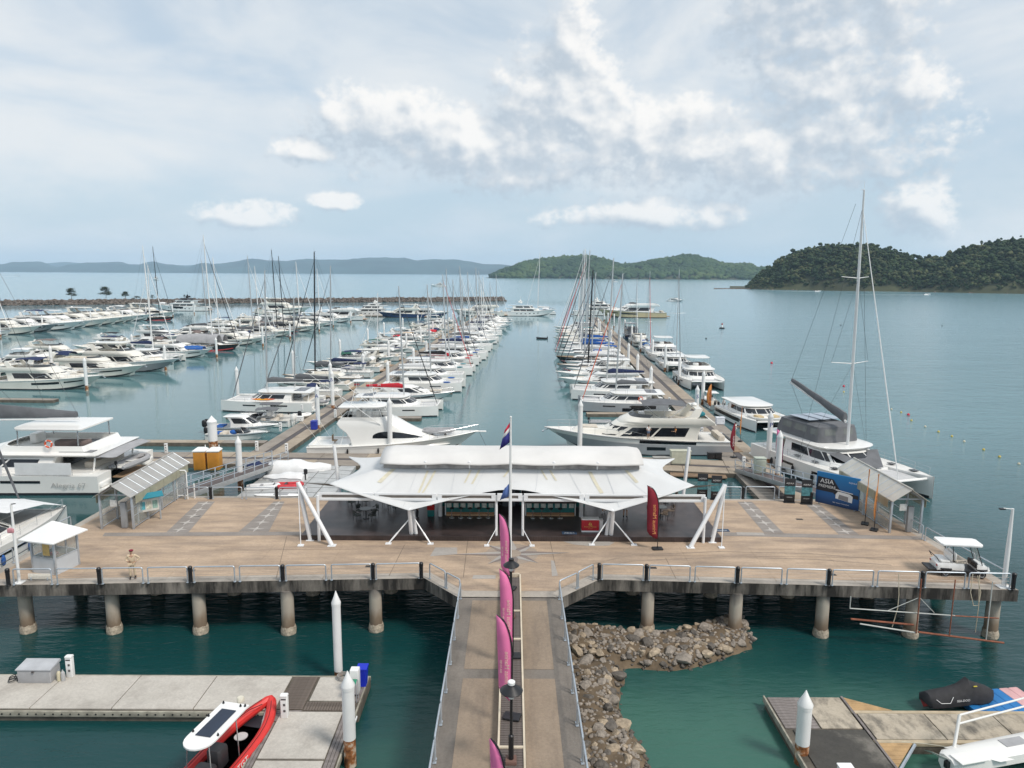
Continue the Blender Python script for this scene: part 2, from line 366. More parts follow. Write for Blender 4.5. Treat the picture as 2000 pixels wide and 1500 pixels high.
    MB().add(vs,fs).build('wooded_headland',M_HILL,kind='structure',smooth=80)
    P=np.array(vs).reshape(-1,k,3); pos=[];rad=[];tn=[]
    for _ in range(9000):
        i=random.random()*(nx-.01); j=(random.random()**.9)*(ny*.78)+.35; a=int(i); b=min(int(j),ny-1); fi,fj=i-a,j-b
        p=(P[a,b]*(1-fi)+P[a+1,b]*fi)*(1-fj)+(P[a,b+1]*(1-fi)+P[a+1,b+1]*fi)*fj
        if p[2]<.9: continue
        big=random.random()**2
        r=min(1.9+4.6*big,1.2+p[2]*.35)
        cx,cy=p[0],p[1]; top=p[2]+r*random.uniform(.5,1.5)
        t0=min(1,max(0,.36+.9*mnoise.noise(Vector((cx,cy,5))*.03)+random.gauss(0,.26)))
        for q in range(5):
            pos.append((cx+random.gauss(0,.5)*r,cy+random.gauss(0,.5)*r,top+random.gauss(0,.34)*r)); rad.append(r*random.uniform(.25,.62)); tn.append(min(1,max(0,t0+random.gauss(0,.12))))
    blobs('forest_on_headland',pos,rad,fm2,tn,.8,label='dense dark forest covering the near headland on the right',cat='forest')
    # shore rocks of the headland
    pos=[];rad=[]
    for _ in range(900):
        x=1395+random.random()**1.3*1000; q=U(x,interp(base,max(x,1425))-random.random()*1.2+ (0 if x>1440 else .5)); r=random.uniform(.5,1.6)*(1 if x>1440 else .8)
        pos.append((q.x,q.y,.3)); rad.append(r)
    blobs('shore_rocks',pos,rad,mat('shore_rock',(.17,.11,.075),.9,var=.4,scale=.4),flat=.55,label='brown rocks along the waterline of the headland',cat='rocks')
islands()
def breakwater():
    pts=[Vector((-460,402,0)),Vector((-319,456,0)),Vector((-240,488,0)),Vector((-150,516,0)),Vector((-60,548,0)),Vector((-8,566,0))]
    m=mat('breakwater_rock',(.125,.105,.09),.95,var=.5,scale=.3,bump=.5,bscale=2)
    rings=[]
    for i,p in enumerate(pts):
        d=(pts[min(i+1,5)]-pts[max(i-1,0)]).normalized(); n=Vector((-d.y,d.x,0))
        e=1 if i<5 else .35
        rings.append([p-n*9*e+Vector((0,0,-1)),p-n*5*e+Vector((0,0,1.2)),p-n*1.8*e+Vector((0,0,2.3*e)),p+n*1.8*e+Vector((0,0,2.3*e)),p+n*9*e+Vector((0,0,-1))])
    mb=MB(); mb.loft(rings); br=mb.build('breakwater',m,label='long brown rubble breakwater beyond the yachts',cat='breakwater')
    pos=[];rad=[]
    for _ in range(7000):
        t=random.random()*(len(pts)-1); i=int(t); p=pts[i].lerp(pts[i+1],t-i); d=(pts[i+1]-pts[i]).normalized(); n=Vector((-d.y,d.x,0)); s=random.uniform(-8.5,4); z=max(0,2.3*(1-max(0,abs(s)-2)/6.5))
        q=p+n*s; pos.append((q.x,q.y,z+random.uniform(-.3,.4))); rad.append(random.choice((.5,.7,.9,1.2))*random.uniform(.7,1.2))
    o=blobs('armour_stone',pos,rad,m,flat=.75,parent=br)
    # trees and bushes on it
    fl=forest_mat('coastal_leaf',(.03,.045,.028),(.045,.065,.038),(.075,.085,.05))
    bk=mat('bark',(.10,.075,.055),.9)
    for x,y,h,w,lab in [(140,583,7.4,7.0,'airy tree on the breakwater, leftmost of the three'),(207,581,8.0,8.4,'tallest bushy tree on the breakwater, between two smaller ones'),(245,582,4.6,5.0,'small sparse tree on the breakwater beside a low bush'),(267,583,2.6,5.5,'low round green bush on the breakwater'),(297,581,2.3,3.5,'small green bush on the breakwater by the large yacht'),(360,580,2,2,'thin scrub on the breakwater behind the large yacht')]:
        b=U(x,y,2.2); t=E('breakwater_tree' if h>4 else 'breakwater_bush',lab,'tree' if h>4 else 'bush',b)
        tr=MB(); tr.path([(0,0,-.6),(.15,0,h*.22),(-.1,.1,h*.5),(0,0,h*.85)],[.22,.17,.12,.03])
        for q in range(7):
            a=q*.9; tr.tube((0,0,h*(.2+.06*q)),(math.cos(a)*w*.4,math.sin(a)*w*.4,h*(.45+.07*q)),.08,.02,5)
        tr.build('trunk',bk,t)
        pos=[];rad=[];n=2200 if h>4 else 500
        cl=[]
        for q in range(26 if h>4 else 6):
            a=random.random()*6.28; zz=random.random(); rr=w*.46*(1-.75*zz**1.6)*random.random()**.4; cl.append((math.cos(a)*rr,math.sin(a)*rr,h*(.30+.66*zz) if h>4 else h*.8*zz,random.uniform(.55,1.0)*w*.14))
        for _ in range(n):
            cx,cy,cz,cr=random.choice(cl); pos.append((random.gauss(cx,cr),random.gauss(cy,cr),random.gauss(cz,cr*.45))); rad.append(random.uniform(.06,.16)*(w/8+.3))
        blobs('crown',pos,rad,fl,flat=.6,kind=None,parent=t)
breakwater()
def haze():
    m=bpy.data.materials.new('haze_air'); m.use_nodes=True; nt=m.node_tree; N=nt.nodes; N.clear()
    out=N.new('ShaderNodeOutputMaterial'); v=N.new('ShaderNodeVolumePrincipled'); v.inputs['Color'].default_value=(.66,.83,1.0,1); v.inputs['Density'].default_value=6.6e-5; v.inputs['Anisotropy'].default_value=.1
    nt.links.new(v.outputs[0],out.inputs['Volume'])
    mb=MB(); mb.box((0,6780,174),(31200,17800,352)); mb.build('haze',m,kind='stuff',smooth=0,label='pale blue sea haze over the distant hills',cat='haze')
haze()

# ------------------------------------------------------------------ the concrete pier
DZ=3.5
def concrete_mat(name,c0,c1,stain,ssc=(.25,1.1,1),smin=.45,smax=.75,rough=.85,scale=.5,samt=.75,crack=True):
    m=bpy.data.materials.new(name); m.use_nodes=True; nt=m.node_tree; N=nt.nodes; L=nt.links; b=N['Principled BSDF']; b.inputs['Roughness'].default_value=rough; b.inputs['Specular IOR Level'].default_value=.3
    g=N.new('ShaderNodeNewGeometry')
    def nz(sc,det,mapsc=(1,1,1),ro=.6,off=0):
        mp=N.new('ShaderNodeMapping'); mp.inputs['Scale'].default_value=mapsc; mp.inputs['Location'].default_value=(off,off,off); L.new(g.outputs['Position'],mp.inputs[0])
        n=N.new('ShaderNodeTexNoise'); n.inputs['Scale'].default_value=sc; n.inputs['Detail'].default_value=det; n.inputs['Roughness'].default_value=ro; L.new(mp.outputs[0],n.inputs['Vector']); return n.outputs[0]
    def ramp(s,a,b_,ca,cb):
        r=N.new('ShaderNodeValToRGB'); r.color_ramp.elements[0].position=a; r.color_ramp.elements[1].position=b_; r.color_ramp.elements[0].color=(*ca,1); r.color_ramp.elements[1].color=(*cb,1); L.new(s,r.inputs[0]); return r.outputs[0]
    def mix(f,a,b_,mode='MIX'):
        n=N.new('ShaderNodeMix'); n.data_type='RGBA'; n.blend_type=mode
        if hasattr(f,'is_output'): L.new(f,n.inputs[0])
        else: n.inputs[0].default_value=f
        for s,v in((n.inputs[6],a),(n.inputs[7],b_)):
            if hasattr(v,'is_output'): L.new(v,s)
            else: s.default_value=(*v,1)
        return n.outputs[2]
    col=ramp(nz(scale,6),.3,.7,c0,c1)
    col=mix(ramp(nz(1.0,7,ssc,.65,3.3),smin,smax,(0,0,0),(samt,samt,samt)),col,stain)
    col=mix(.35,col,ramp(nz(9,4,off=7),.35,.65,(.72,.72,.72),(1.15,1.15,1.15)),'MULTIPLY')
    L.new(col,b.inputs['Base Color'])
    bp=N.new('ShaderNodeBump'); bp.inputs['Strength'].default_value=.25; bp.inputs['Distance'].default_value=.03; L.new(nz(14,4),bp.inputs['Height']); L.new(bp.outputs[0],b.inputs['Normal'])
    return m
M_DECK=concrete_mat('tan_paving',(.42,.312,.222),(.51,.385,.28),(.25,.195,.155),smin=.40,smax=.70,samt=.92)
M_GREYBAND=concrete_mat('grey_paving',(.25,.225,.205),(.31,.28,.255),(.18,.155,.14))
M_KERB=concrete_mat('kerb_concrete',(.36,.32,.28),(.44,.40,.35),(.17,.15,.13),(.4,.4,2))
M_FASCIA=concrete_mat('stained_fascia',(.21,.19,.165),(.30,.27,.235),(.018,.017,.016),(1.1,1.1,.16),.34,.57,.9,.6,.95)
M_WALK=concrete_mat('walkway_tan',(.25,.195,.145),(.31,.245,.185),(.15,.12,.098),(1.0,.18,1),.5,.75)
M_PILLAR=None
def pillar_mat():
    m=bpy.data.materials.new('pier_pillar_concrete'); m.use_nodes=True; nt=m.node_tree; N=nt.nodes; L=nt.links; b=N['Principled BSDF']; b.inputs['Roughness'].default_value=.85
    g=N.new('ShaderNodeNewGeometry'); sp=N.new('ShaderNodeSeparateXYZ'); L.new(g.outputs['Position'],sp.inputs[0])
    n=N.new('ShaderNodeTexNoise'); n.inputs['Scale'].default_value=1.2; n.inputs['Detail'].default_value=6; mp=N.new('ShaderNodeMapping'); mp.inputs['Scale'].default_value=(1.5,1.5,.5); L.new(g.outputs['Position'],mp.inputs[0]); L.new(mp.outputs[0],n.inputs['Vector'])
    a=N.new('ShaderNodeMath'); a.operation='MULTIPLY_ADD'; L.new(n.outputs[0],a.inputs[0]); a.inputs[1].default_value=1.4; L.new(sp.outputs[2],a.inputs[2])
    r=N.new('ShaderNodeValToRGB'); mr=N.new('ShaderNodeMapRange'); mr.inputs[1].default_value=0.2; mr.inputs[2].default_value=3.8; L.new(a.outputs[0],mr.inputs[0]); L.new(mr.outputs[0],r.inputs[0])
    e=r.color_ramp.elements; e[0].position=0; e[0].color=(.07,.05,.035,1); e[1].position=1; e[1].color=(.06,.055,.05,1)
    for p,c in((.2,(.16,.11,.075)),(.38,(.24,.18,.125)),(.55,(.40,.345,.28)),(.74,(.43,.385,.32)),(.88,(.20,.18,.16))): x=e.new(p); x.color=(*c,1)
    L.new(r.outputs[0],b.inputs['Base Color']); bp=N.new('ShaderNodeBump'); bp.inputs['Strength'].default_value=.4; bp.inputs['Distance'].default_value=.05; L.new(n.outputs[0],bp.inputs['Height']); L.new(bp.outputs[0],b.inputs['Normal'])
    return m
DECK=[(-32.1,39.7),(-5.3,41.1),(-3.1,38.6),(2.95,38.6),(5.4,41.05),(30.2,39.85),(29.55,52.6),(29.6,56.9),(-31.9,56.9),(-32.1,52.0)]
def pier():
    mb=MB(); mb.prism(DECK,2.78,DZ); pr=mb.build('pier_deck',M_FASCIA,kind='structure',smooth=0)
    cx,cy=0,48
    inner=[(-31.5,40.6),(-5.0,41.9),(-2.75,39.4),(2.6,39.4),(5.1,41.85),(29.4,40.7),(28.95,52.6),(29.0,56.5),(-31.4,56.5),(-31.5,52.0)]
    MB().prism(DECK,DZ+.004,DZ+.008).build('kerb_strip',M_KERB,pr,smooth=0)
    MB().prism(inner,DZ+.012,DZ+.016).build('paving',M_DECK,pr,smooth=0)
    def sheet(name,px,z,m,**k): 
        P=[U(x,y,DZ) for x,y in px]; return MB().prism([(p.x,p.y) for p in P],DZ+z,DZ+z+.004).build(name,m,pr,smooth=0,**k)
    # grey bands of paving with inlaid stars
    sheet('paving_band',[(205,1041),(590,1039),(590,1046),(200,1048)],.020,M_GREYBAND)
    sheet('paving_band',[(1413,1040),(1805,1048),(1812,1055),(1413,1047)],.020,M_GREYBAND)
    bands=[((388,980),(420,980),(368,1040),(325,1040)),((535,980),(556,980),(525,1039),(466,1039)),((1440,980),(1468,980),(1531,1042),(1492,1041)),((1572,984),(1600,986),(1678,1045),(1638,1044))]
    st=concrete_mat('star_inlay',(.46,.43,.40),(.54,.50,.46),(.3,.28,.26))
    for bd in bands:
        sheet('paving_band',bd,.020,M_GREYBAND)
        a=U(*[(bd[0][i]+bd[1][i])/2 for i in(0,1)],DZ); b=U(*[(bd[2][i]+bd[3][i])/2 for i in(0,1)],DZ)
        for k in range(5):
            c=a.lerp(b,.08+.21*k); mb=MB(); pts=[]
            for q in range(8): rr=.62 if q%2==0 else .15; an=q*PI/4; pts.append((c.x+rr*math.cos(an),c.y+rr*math.sin(an)))
            mb.prism(pts,DZ+.028,DZ+.032); mb.build('star_inlay',st,pr,smooth=0)
    # compass rose in front of the tent
    c=U(1000,1082,DZ); cr=E('compass_rose',None,None,(c.x,c.y,DZ),0); cr.parent=pr
    cA=concrete_mat('rose_dark',(.20,.165,.15),(.26,.215,.195),(.16,.13,.12)); cB=concrete_mat('rose_light',(.35,.33,.31),(.42,.39,.36),(.25,.23,.21)); cC=concrete_mat('rose_ring',(.33,.27,.22),(.38,.31,.25),(.25,.2,.17))
    MB().prism([(1.75*math.cos(t),1.75*math.sin(t)) for t in [i*PI/16 for i in range(32)]],.018,.022).build('rose_disc',cC,cr,smooth=0)
    for k in range(8):
        a=k*PI/4+.05; L_=3.9 if k%4==0 else (3.1 if k%2==0 else 2.3); z=.028 if k%2 else .036
        for s,mm in((1,cA),(-1,cB)):
            MB().prism([(.0,.0),(L_*math.cos(a),L_*math.sin(a)),(.95*math.cos(a+s*PI/8),.95*math.sin(a+s*PI/8))][::s],z,z+.004).build('rose_point',mm,cr,smooth=0)
    MB().prism([(.62*math.cos(t),.62*math.sin(t)) for t in [i*PI/12 for i in range(24)]],.044,.048).build('rose_centre',cC,cr,smooth=0)
    # repaired patches and expansion joints
    pat=concrete_mat('repair_patch',(.36,.33,.30),(.42,.39,.36),(.30,.27,.24))
    for px in ([(1100,1058),(1125,1052),(1170,1055),(1200,1060),(1190,1066),(1150,1067),(1120,1064)],[(850,1070),(893,1070),(893,1083),(840,1087)],[(1438,1040),(1490,1041),(1494,1046),(1440,1045)],[(925,1124),(968,1124),(968,1131),(922,1131)],[(1076,1095),(1082,1096),(1090,1125),(1078,1126)]):
        sheet('repair_patch',px,.024,pat)
    jm=mat('joint_dark',(.16,.125,.095),.9)
    for (x0,y0,x1,y1) in ((915,1045,905,1128),(1072,1045,1088,1122),(790,1065,760,1125),(1300,1090,1320,1130),(420,1075,820,1072),(1240,1085,1760,1090),(560,1048,540,1128)):
        a=U(x0,y0,DZ); b=U(x1,y1,DZ); n=Vector((-(b-a).y,(b-a).x,0)).normalized()*.018
        MB().prism([(q.x,q.y) for q in (a-n,b-n,b+n,a+n)],DZ+.017,DZ+.020).build('joint',jm,pr,smooth=0)
    jl=concrete_mat('joint_line',(.33,.25,.18),(.38,.29,.21),(.22,.17,.13))
    for gx in (-26.5,-21,-16.2,-11.5,11.5,16.2,21,26): MB().box((gx,43.6,DZ+.0175),(.03,5.4,.003)).build('joint',jl,pr,smooth=0)
    for gy in (43.2,46.0): 
        for x0,x1 in((-31,-6),(6,29)): MB().box(((x0+x1)/2,gy,DZ+.0185),(x1-x0,.025,.003)).build('joint',jl,pr,smooth=0)
    dr=mat('drain_grate',(.06,.055,.05),.6,.4)
    for gx,gy in((-20,42.0),(-9,42.8),(9,42.8),(20,41.9),(-24,52),(22,52)): MB().box((gx,gy,DZ+.02),(.5,.3,.012)).build('drain_grate',dr,pr,smooth=0)
    tm=concrete_mat('tyre_mark',(.30,.235,.175),(.36,.28,.21),(.24,.19,.15),(2,2,1),.4,.6)
    for off in(0,.95):
        pts=[(24.5,43.4+off),(20,44.3+off),(14,44.6+off),(8,43.9+off),(4.5,42.4+off*.6)]
        for (ax,ay),(bx,by) in zip(pts,pts[1:]):
            n_=Vector((-(by-ay),bx-ax,0)).normalized()*.07; MB().prism([(ax-n_.x,ay-n_.y),(bx-n_.x,by-n_.y),(bx+n_.x,by+n_.y),(ax+n_.x,ay+n_.y)],DZ+.0165,DZ+.019).build('tyre_mark',tm,pr,smooth=0)
    # pillars
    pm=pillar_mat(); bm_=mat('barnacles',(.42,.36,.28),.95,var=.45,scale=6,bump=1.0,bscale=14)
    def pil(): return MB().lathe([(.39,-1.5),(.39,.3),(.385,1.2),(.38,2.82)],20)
    def bar():
        mb=MB(); rings=[]
        for r,z in((.43,-.2),(.455,.05),(.45,.3),(.41,.48)):
            rings.append([((r+random.uniform(-.025,.03))*math.cos(2*PI*k/28),(r+random.uniform(-.025,.03))*math.sin(2*PI*k/28),z+random.uniform(-.06,.06)) for k in range(28)])
        return mb.loft(rings)
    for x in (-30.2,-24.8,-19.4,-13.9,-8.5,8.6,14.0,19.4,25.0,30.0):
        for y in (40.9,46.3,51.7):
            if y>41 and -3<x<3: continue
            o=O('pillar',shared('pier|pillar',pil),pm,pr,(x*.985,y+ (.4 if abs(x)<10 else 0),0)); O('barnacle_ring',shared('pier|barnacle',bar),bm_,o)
    MB().box((-1,52,2.5),(58,.7,.54)).build('cross_beam',M_FASCIA,pr,smooth=0); MB().box((-1,46.5,2.5),(58,.7,.54)).build('cross_beam',M_FASCIA,pr,smooth=0)
    # approach walkway towards the camera
    wk=MB().box((-.06,22,3.15),(6.0,33.15,.62)).build('approach_walkway',M_FASCIA,kind='structure',smooth=0)
    MB().box((-.06,22,DZ-.034),(5.86,33.1,.012)).build('walkway_edge',concrete_mat('walkway_edge_grey',(.17,.15,.13),(.22,.195,.17),(.10,.09,.08),(1,.3,1)),wk,smooth=0)
    for x0,x1 in((-2.2,-.52),(.62,2.05)):
        for y0,y1 in((31.1,38.2),(24.1,30.3),(17,23.4),(10,16.2)):
            MB().box(((x0+x1)/2,(y0+y1)/2,DZ-.019),(x1-x0,y1-y0,.010)).build('paving_strip',M_WALK,wk,smooth=0)
    for x in (-2.6,2.55):
        for y in (12,22,32): MB().lathe([(.4,-1),(.4,3)],14,(x,y,0)).build('pillar',pm,wk)
    # timber planter strip along the middle
    pl=E('timber_bench_strip','long grey timber bench strip with cream edging along the middle of the walkway','bench',(.05,0,DZ-.02)); wd=mat('grey_timber',(.115,.095,.085),.75,var=.35,scale=2.5,bump=.2); cm=mat('cream_edging',(.60,.52,.40),.6)
    for x in (-.50,.50): MB().box((x,26,.24),(.09,29.6,.48),.015).build('edge_board',cm,pl)
    def slat(): return MB().box((0,0,0),(.90,.125,.04),.008)
    k=0; y=11.5
    while y<40.5:
        O('slat',shared('bench|slat',slat),wd,pl,(0,y,.40+random.uniform(-.004,.004)),random.uniform(-.01,.01)); y+=.145; k+=1
    for y in (24.9,33.1,36.1,40.9): MB().box((0,y,.22),(.93,.12,.5),.01).build('cross_board',cm,pl)
pier()

# ------------------------------------------------------------------ railings and bollards of the pier
M_GALV=mat('galvanised_tube',(.50,.55,.60),.45,.55,var=.12,scale=4)
M_WIRE=mat('rail_wire',(.30,.28,.26),.5,.5)
M_BLACK=mat('black_paint',(.012,.012,.014),.4)
M_WHITE=mat('white_paint',(.80,.80,.79),.4,var=.05,scale=1.0)
M_WHITEM=mat('white_steel',(.78,.79,.80),.35,var=.06,scale=.8,bump=.05)
def hoop(a,b,label,group,h=1.0,post_only=False):
    a=Vector(a); b=Vector(b); d=b-a; L_=d.length; t=O('railing_hoop',None,None,None,a,math.atan2(d.y,d.x),label=label,cat='railing',group=group)
    if abs(d.z)>.01: pass
    k='hoop|%.2f|%.2f|frame'%(L_,d.z)
    dz=d.z; Lh=math.hypot(d.x,d.y)
    def fr():
        r=.09; pts=[(0,0,-.02),(0,0,h-r),(r*.3,0,h-r*.3),(r,0,h+dz*r/Lh),(Lh-r,0,h+dz-dz*r/Lh),(Lh-r*.3,0,h+dz-r*.3),(Lh,0,h+dz-r),(Lh,0,dz-.02)]
        return MB().path(pts,.04,8)
    O('frame',shared(k,fr),M_GALV,t)
    def wr():
        mb=MB()
        for q in (.28,.52,.76): mb.path([(.02,0,h*q),(Lh*.5,0,h*q-.025+dz*.5),(Lh-.02,0,h*q+dz)],.006,4)
        return mb
    O('wires',shared(k+'w',wr),M_WIRE,t,kind='stuff')
    for x,z in((0,0),(Lh,dz)):
        O('foot_plate',shared('hoop|foot',lambda:MB().box((0,0,.0),(.14,.14,.02),.004)),M_GALV,t,(x,0,z+.03))
    return t
def bollard(p,label,group):
    t=O('bollard_light',None,None,None,p,label=label,cat='bollard',group=group)
    O('post',shared('bol|post',lambda:MB().lathe([(.135,0),(.135,.03),(.115,.05),(.115,.78)],14)),M_BLACK,t)
    O('louvre_head',shared('bol|head',lambda:MB().lathe([(.10,.78),(.13,.80),(.13,.84),(.105,.855),(.13,.87),(.13,.91),(.105,.925),(.13,.94),(.13,.99),(.08,1.05)],14)),M_BLACK,t)
def rails():
    by=[(0,1143.5),(17,1143),(195,1141),(373,1138),(553,1135),(729,1132),(823,1130)]; byr=[(1170,1132),(1262,1134),(1440,1139),(1618,1143.5),(1800,1148),(1978,1151.5)]
    dz=DZ+.02
    lh=[(28,102),(113,192),(201,280),(290,367),(380,459),(469,548),(559,637),(648,725),(735,820)]
    for k,(a,b) in enumerate(lh): hoop(U(a,interp(by,a),dz),U(b,interp(by,b),dz),'grey tube railing hoop, %s from the guard booth corner along the front edge'%ordn(k+1),'front railing hoops left of the walkway')
    for k,x in enumerate((17,195,373,553,729,823)): bollard(U(x,interp(by,x),dz),'black bollard light, %s from the guard booth corner on the front edge'%ordn(k+1),'black bollards left of the walkway')
    rh=[(1176,1256),(1268,1347),(1357,1435),(1447,1526),(1536,1613),(1625,1704),(1713,1794),(1806,1883),(1891,1971)]
    n=len(rh)
    for k,(a,b) in enumerate(rh): hoop(U(a,interp(byr,a),dz),U(b,interp(byr,b),dz),'grey tube railing hoop, %s from the golf cart corner along the front edge'%ordn(n-k),'front railing hoops right of the walkway')
    for k,x in enumerate((1170,1262,1440,1618,1800,1978)): bollard(U(x,interp(byr,x),dz),'black bollard light, %s from the golf cart corner on the front edge'%ordn(6-k),'black bollards right of the walkway')
    z=dz
    for lab,P in (('left',[(-4.95,41.0),(-3.9,39.8),(-3.8,39.65),(-2.95,38.7)]),('right',[(5.0,40.95),(4.0,39.85),(3.9,39.7),(2.8,38.6)])):
        for q in (0,2): hoop((*P[q],z),(*P[q+1],z),'grey railing hoop on the %s splayed corner where the walkway meets the pier, %s one'%(lab,'outer' if q==0 else 'inner'),'splayed corner hoops')
    for sx,lab in((-2.88,'left'),(2.78,'right')):
        y=38.35; k=1
        while y>20:
            hoop((sx,y,DZ-.02),(sx,y-2.1,DZ-.02),'grey railing hoop on the %s side of the walkway, %s from the pier'%(lab,ordn(k)),'walkway railing hoops %s'%lab); y-=2.3; k+=1
    for k,(y0,y1) in enumerate(((40.4,42.6),(42.9,45.2),(45.5,47.7),(48.0,49.7))): hoop((29.65-.07*(y0-40),y0,z),(29.65-.07*(y1-40),y1,z),'grey railing hoop on the seaward edge behind the golf cart, %s from the lamp post'%ordn(k+1),'seaward edge hoops')
    for k,(y0,y1) in enumerate(((40.5,43.0),(43.4,46.0),(46.4,49.0))): hoop((-31.75,y0,z),(-31.75,y1,z),'grey railing hoop beside the guard booth on the left edge, %s from the corner'%ordn(k+1),'left edge hoops')
    for k,(a,b) in enumerate(((362,407),(416,473),(481,538),(547,600))): hoop(U(a,975,dz),U(b,974.5,dz),'grey railing hoop on the back edge by the left gangway, %s from the gangway'%ordn(k+1),'back railing hoops left of the tent')
    for k,x in enumerate((412,541)): bollard(U(x,974.5,dz),('black bollard on the back edge by the left gangway','black bollard on the back edge by the dinghy float')[k],'back edge bollards')
    for k,(a,b) in enumerate(((1403,1447),(1456,1512),(1521,1575))): hoop(U(a,973,dz),U(b,974,dz),'grey railing hoop on the back edge right of the tent, %s from the tent'%ordn(k+1),'back railing hoops right of the tent')
    bollard(U(1451,974,dz),'black bollard on the back edge right of the tent',None)
    bollard(U(1584,985,dz),'black bollard between the poster stand and the blue billboard',None)
rails()

# ------------------------------------------------------------------ tensile canopy with its bar deck
M_FABRIC=None
def fabric_mat():
    m=mat('canopy_membrane',(.63,.635,.635),.6,var=.06,scale=.35,bump=.15,bscale=.8)
    nt=m.node_tree; b=nt.nodes['Principled BSDF']; b.inputs['Subsurface Weight'].default_value=0
    return m
def canopy():
    fab=fabric_mat(); wh=M_WHITEM
    T=E('tensile_canopy','large white tensile canopy with raised ridge roof over the bar deck','canopy',(0,0,DZ))
    ctrl=[(-12.7,47.55,4.0),(-9.9,47.0,3.2),(-7,46.6,2.42),(-3.6,47.15,3.15),(0,47.7,3.62),(3.6,47.15,3.15),(7,46.6,2.42),(9.9,47.0,3.2),(12.7,47.55,4.0),(11.6,50.3,3.95),(11.5,52.4,3.95),(13.2,55.9,3.75),(10.6,55.4,3.2),(7,56.4,2.6),(3.6,55.4,3.4),(0,55.0,3.6),(-3.6,55.4,3.4),(-7,56.4,2.6),(-10.6,55.4,3.2),(-13.2,55.9,3.75),(-11.5,52.4,3.95),(-11.6,50.3,3.95)]
    inn=[(-9.1,49.2),(-7.6,49.2),(-5.6,49.2),(-3,49.2),(0,49.2),(3,49.2),(5.6,49.2),(7.6,49.2),(9.1,49.2),(9.2,50.2),(9.2,51.4),(9.1,52.4),(7.6,52.4),(5.6,52.4),(3,52.4),(0,52.4),(-3,52.4),(-5.6,52.4),(-7.6,52.4),(-9.1,52.4),(-9.2,51.4),(-9.2,50.2)]
    n=len(ctrl); sub=4; ring_o=[]; ring_i=[]
    for i in range(n):
        p0,p1,p2,p3=[Vector(ctrl[(i+k)%n]) for k in(-1,0,1,2)]; a,b=Vector((*inn[i],0)),Vector((*inn[(i+1)%n],0))
        sharp=lambda q:abs(q.z-2.42)<.01 or abs(q.z-2.6)<.01 or q.z>3.99
        for k in range(sub):
            t=k/sub
            m1=(p2-p0)*.5 if not sharp(p1) else (p2-p1)*1.05; m2=(p3-p1)*.5 if not sharp(p2) else (p2-p1)*1.05
            h=(2*t**3-3*t*t+1)*p1+(t**3-2*t*t+t)*m1+(-2*t**3+3*t*t)*p2+(t**3-t*t)*m2
            ring_o.append(h); ring_i.append(a.lerp(b,t))
    rings=[]; NV=14
    for j in range(NV+1):
        v=j/NV; rg=[]
        for o,i in zip(ring_o,ring_i):
            q=Vector((i.x,i.y,4.75)).lerp(o,v); zi=4.75; w=(1-v)**1.45; q.z=o.z+(zi-o.z)*w
            rg.append(q)
        rings.append(rg)
    mb=MB(); mb.loft(rings,True,False,False); me=mb.mesh('membrane',80)
    o=O('membrane',me,fab,T); sm=o.modifiers.new('thick','SOLIDIFY'); sm.thickness=.02
    # seams welded along the membrane and yellowed stains
    seam=mat('membrane_seam',(.55,.57,.59),.7); yel=mat('membrane_stain',(.60,.56,.44),.7,var=.10,scale=3)
    def strip(idx,j0,j1,w,mm,name,skew=0.0):
        L_=[]; Rr=[]
        for j in range(j0,j1+1):
            a=idx+skew*(j-j0); i0=int(math.floor(a))%len(ring_o); f=a-math.floor(a); i1=(i0+1)%len(ring_o)
            p=rings[j][i0].lerp(rings[j][i1],f); d=(rings[j][i1]-rings[j][i0]).normalized()*w*.5
            L_.append(p-d+Vector((0,-.012,.028))); Rr.append(p+d+Vector((0,-.012,.028)))
        k=len(L_); MB().add(L_+Rr,[(q,q+k,q+k+1,q+1) for q in range(k-1)]).build(name,mm,T,smooth=60)
    for ix,sk in ((4,.0),(6.0,.1),(10.5,.05),(13.5,-.05),(18.5,-.05),(21.5,.05),(26,-.1),(28,0)): strip(ix,0,NV-1,.03,seam,'seam',sk)
    for ix,j0,j1,w,sk in ((2.4,1,7,.30,.10),(7.5,1,9,.15,.04),(8.4,1,9,.17,-.04),(12.2,1,6,.13,-.05),(13.0,1,7,.17,-.06),(15.8,1,5,.15,-.12),(18.8,1,5,.12,.08),(19.6,1,5,.15,.08),(23.8,1,7,.27,.04),(29.0,1,6,.24,-.10)): strip(ix,j0,j1,w,yel,'stain_streak',sk)
    # raised ridge roof
    rr=[]; prof=[(48.55,5.18),(48.65,5.3),(49.2,5.58),(49.9,5.76),(50.8,5.82),(51.7,5.76),(52.4,5.58),(52.95,5.3),(53.05,5.18)]
    for i in range(25):
        x=-9.35+18.7*i/24; e=abs(i-12)/12.; sag=.10*math.sin(PI*((i%6)/6.0))
        k=1-.10*max(0,e-.93)/.07
        rr.append([(x,50.8+(y-50.8)*k,z-sag*(1 if y<49 or y>52.6 else .25)-(.10*max(0,e-.93)/.07)) for y,z in prof])
    mb=MB(); mb.loft(rr,False,False,False); o=mb.build('ridge_roof',mat('ridge_membrane',(.66,.645,.625),.6,var=.08,scale=.3,bump=.12,bscale=.7),T,smooth=60); o.modifiers.new('t','SOLIDIFY').thickness=.03
    # dirty vent skirt between the two
    vs=[];k=49
    for z,yo in((5.22,.08),(4.95,-.05),(4.72,.05)): vs.append([(-9.1+18.2*i/(k-1),49.05-yo+.06*math.sin(i*2.1)*(1 if z==4.95 else .3),z+.03*math.sin(i*1.3)) for i in range(k)])
    MB().loft(vs,False,False,False).build('vent_skirt',mat('dirty_skirt',(.40,.38,.37),.8,var=.35,scale=1.2),T,smooth=60)
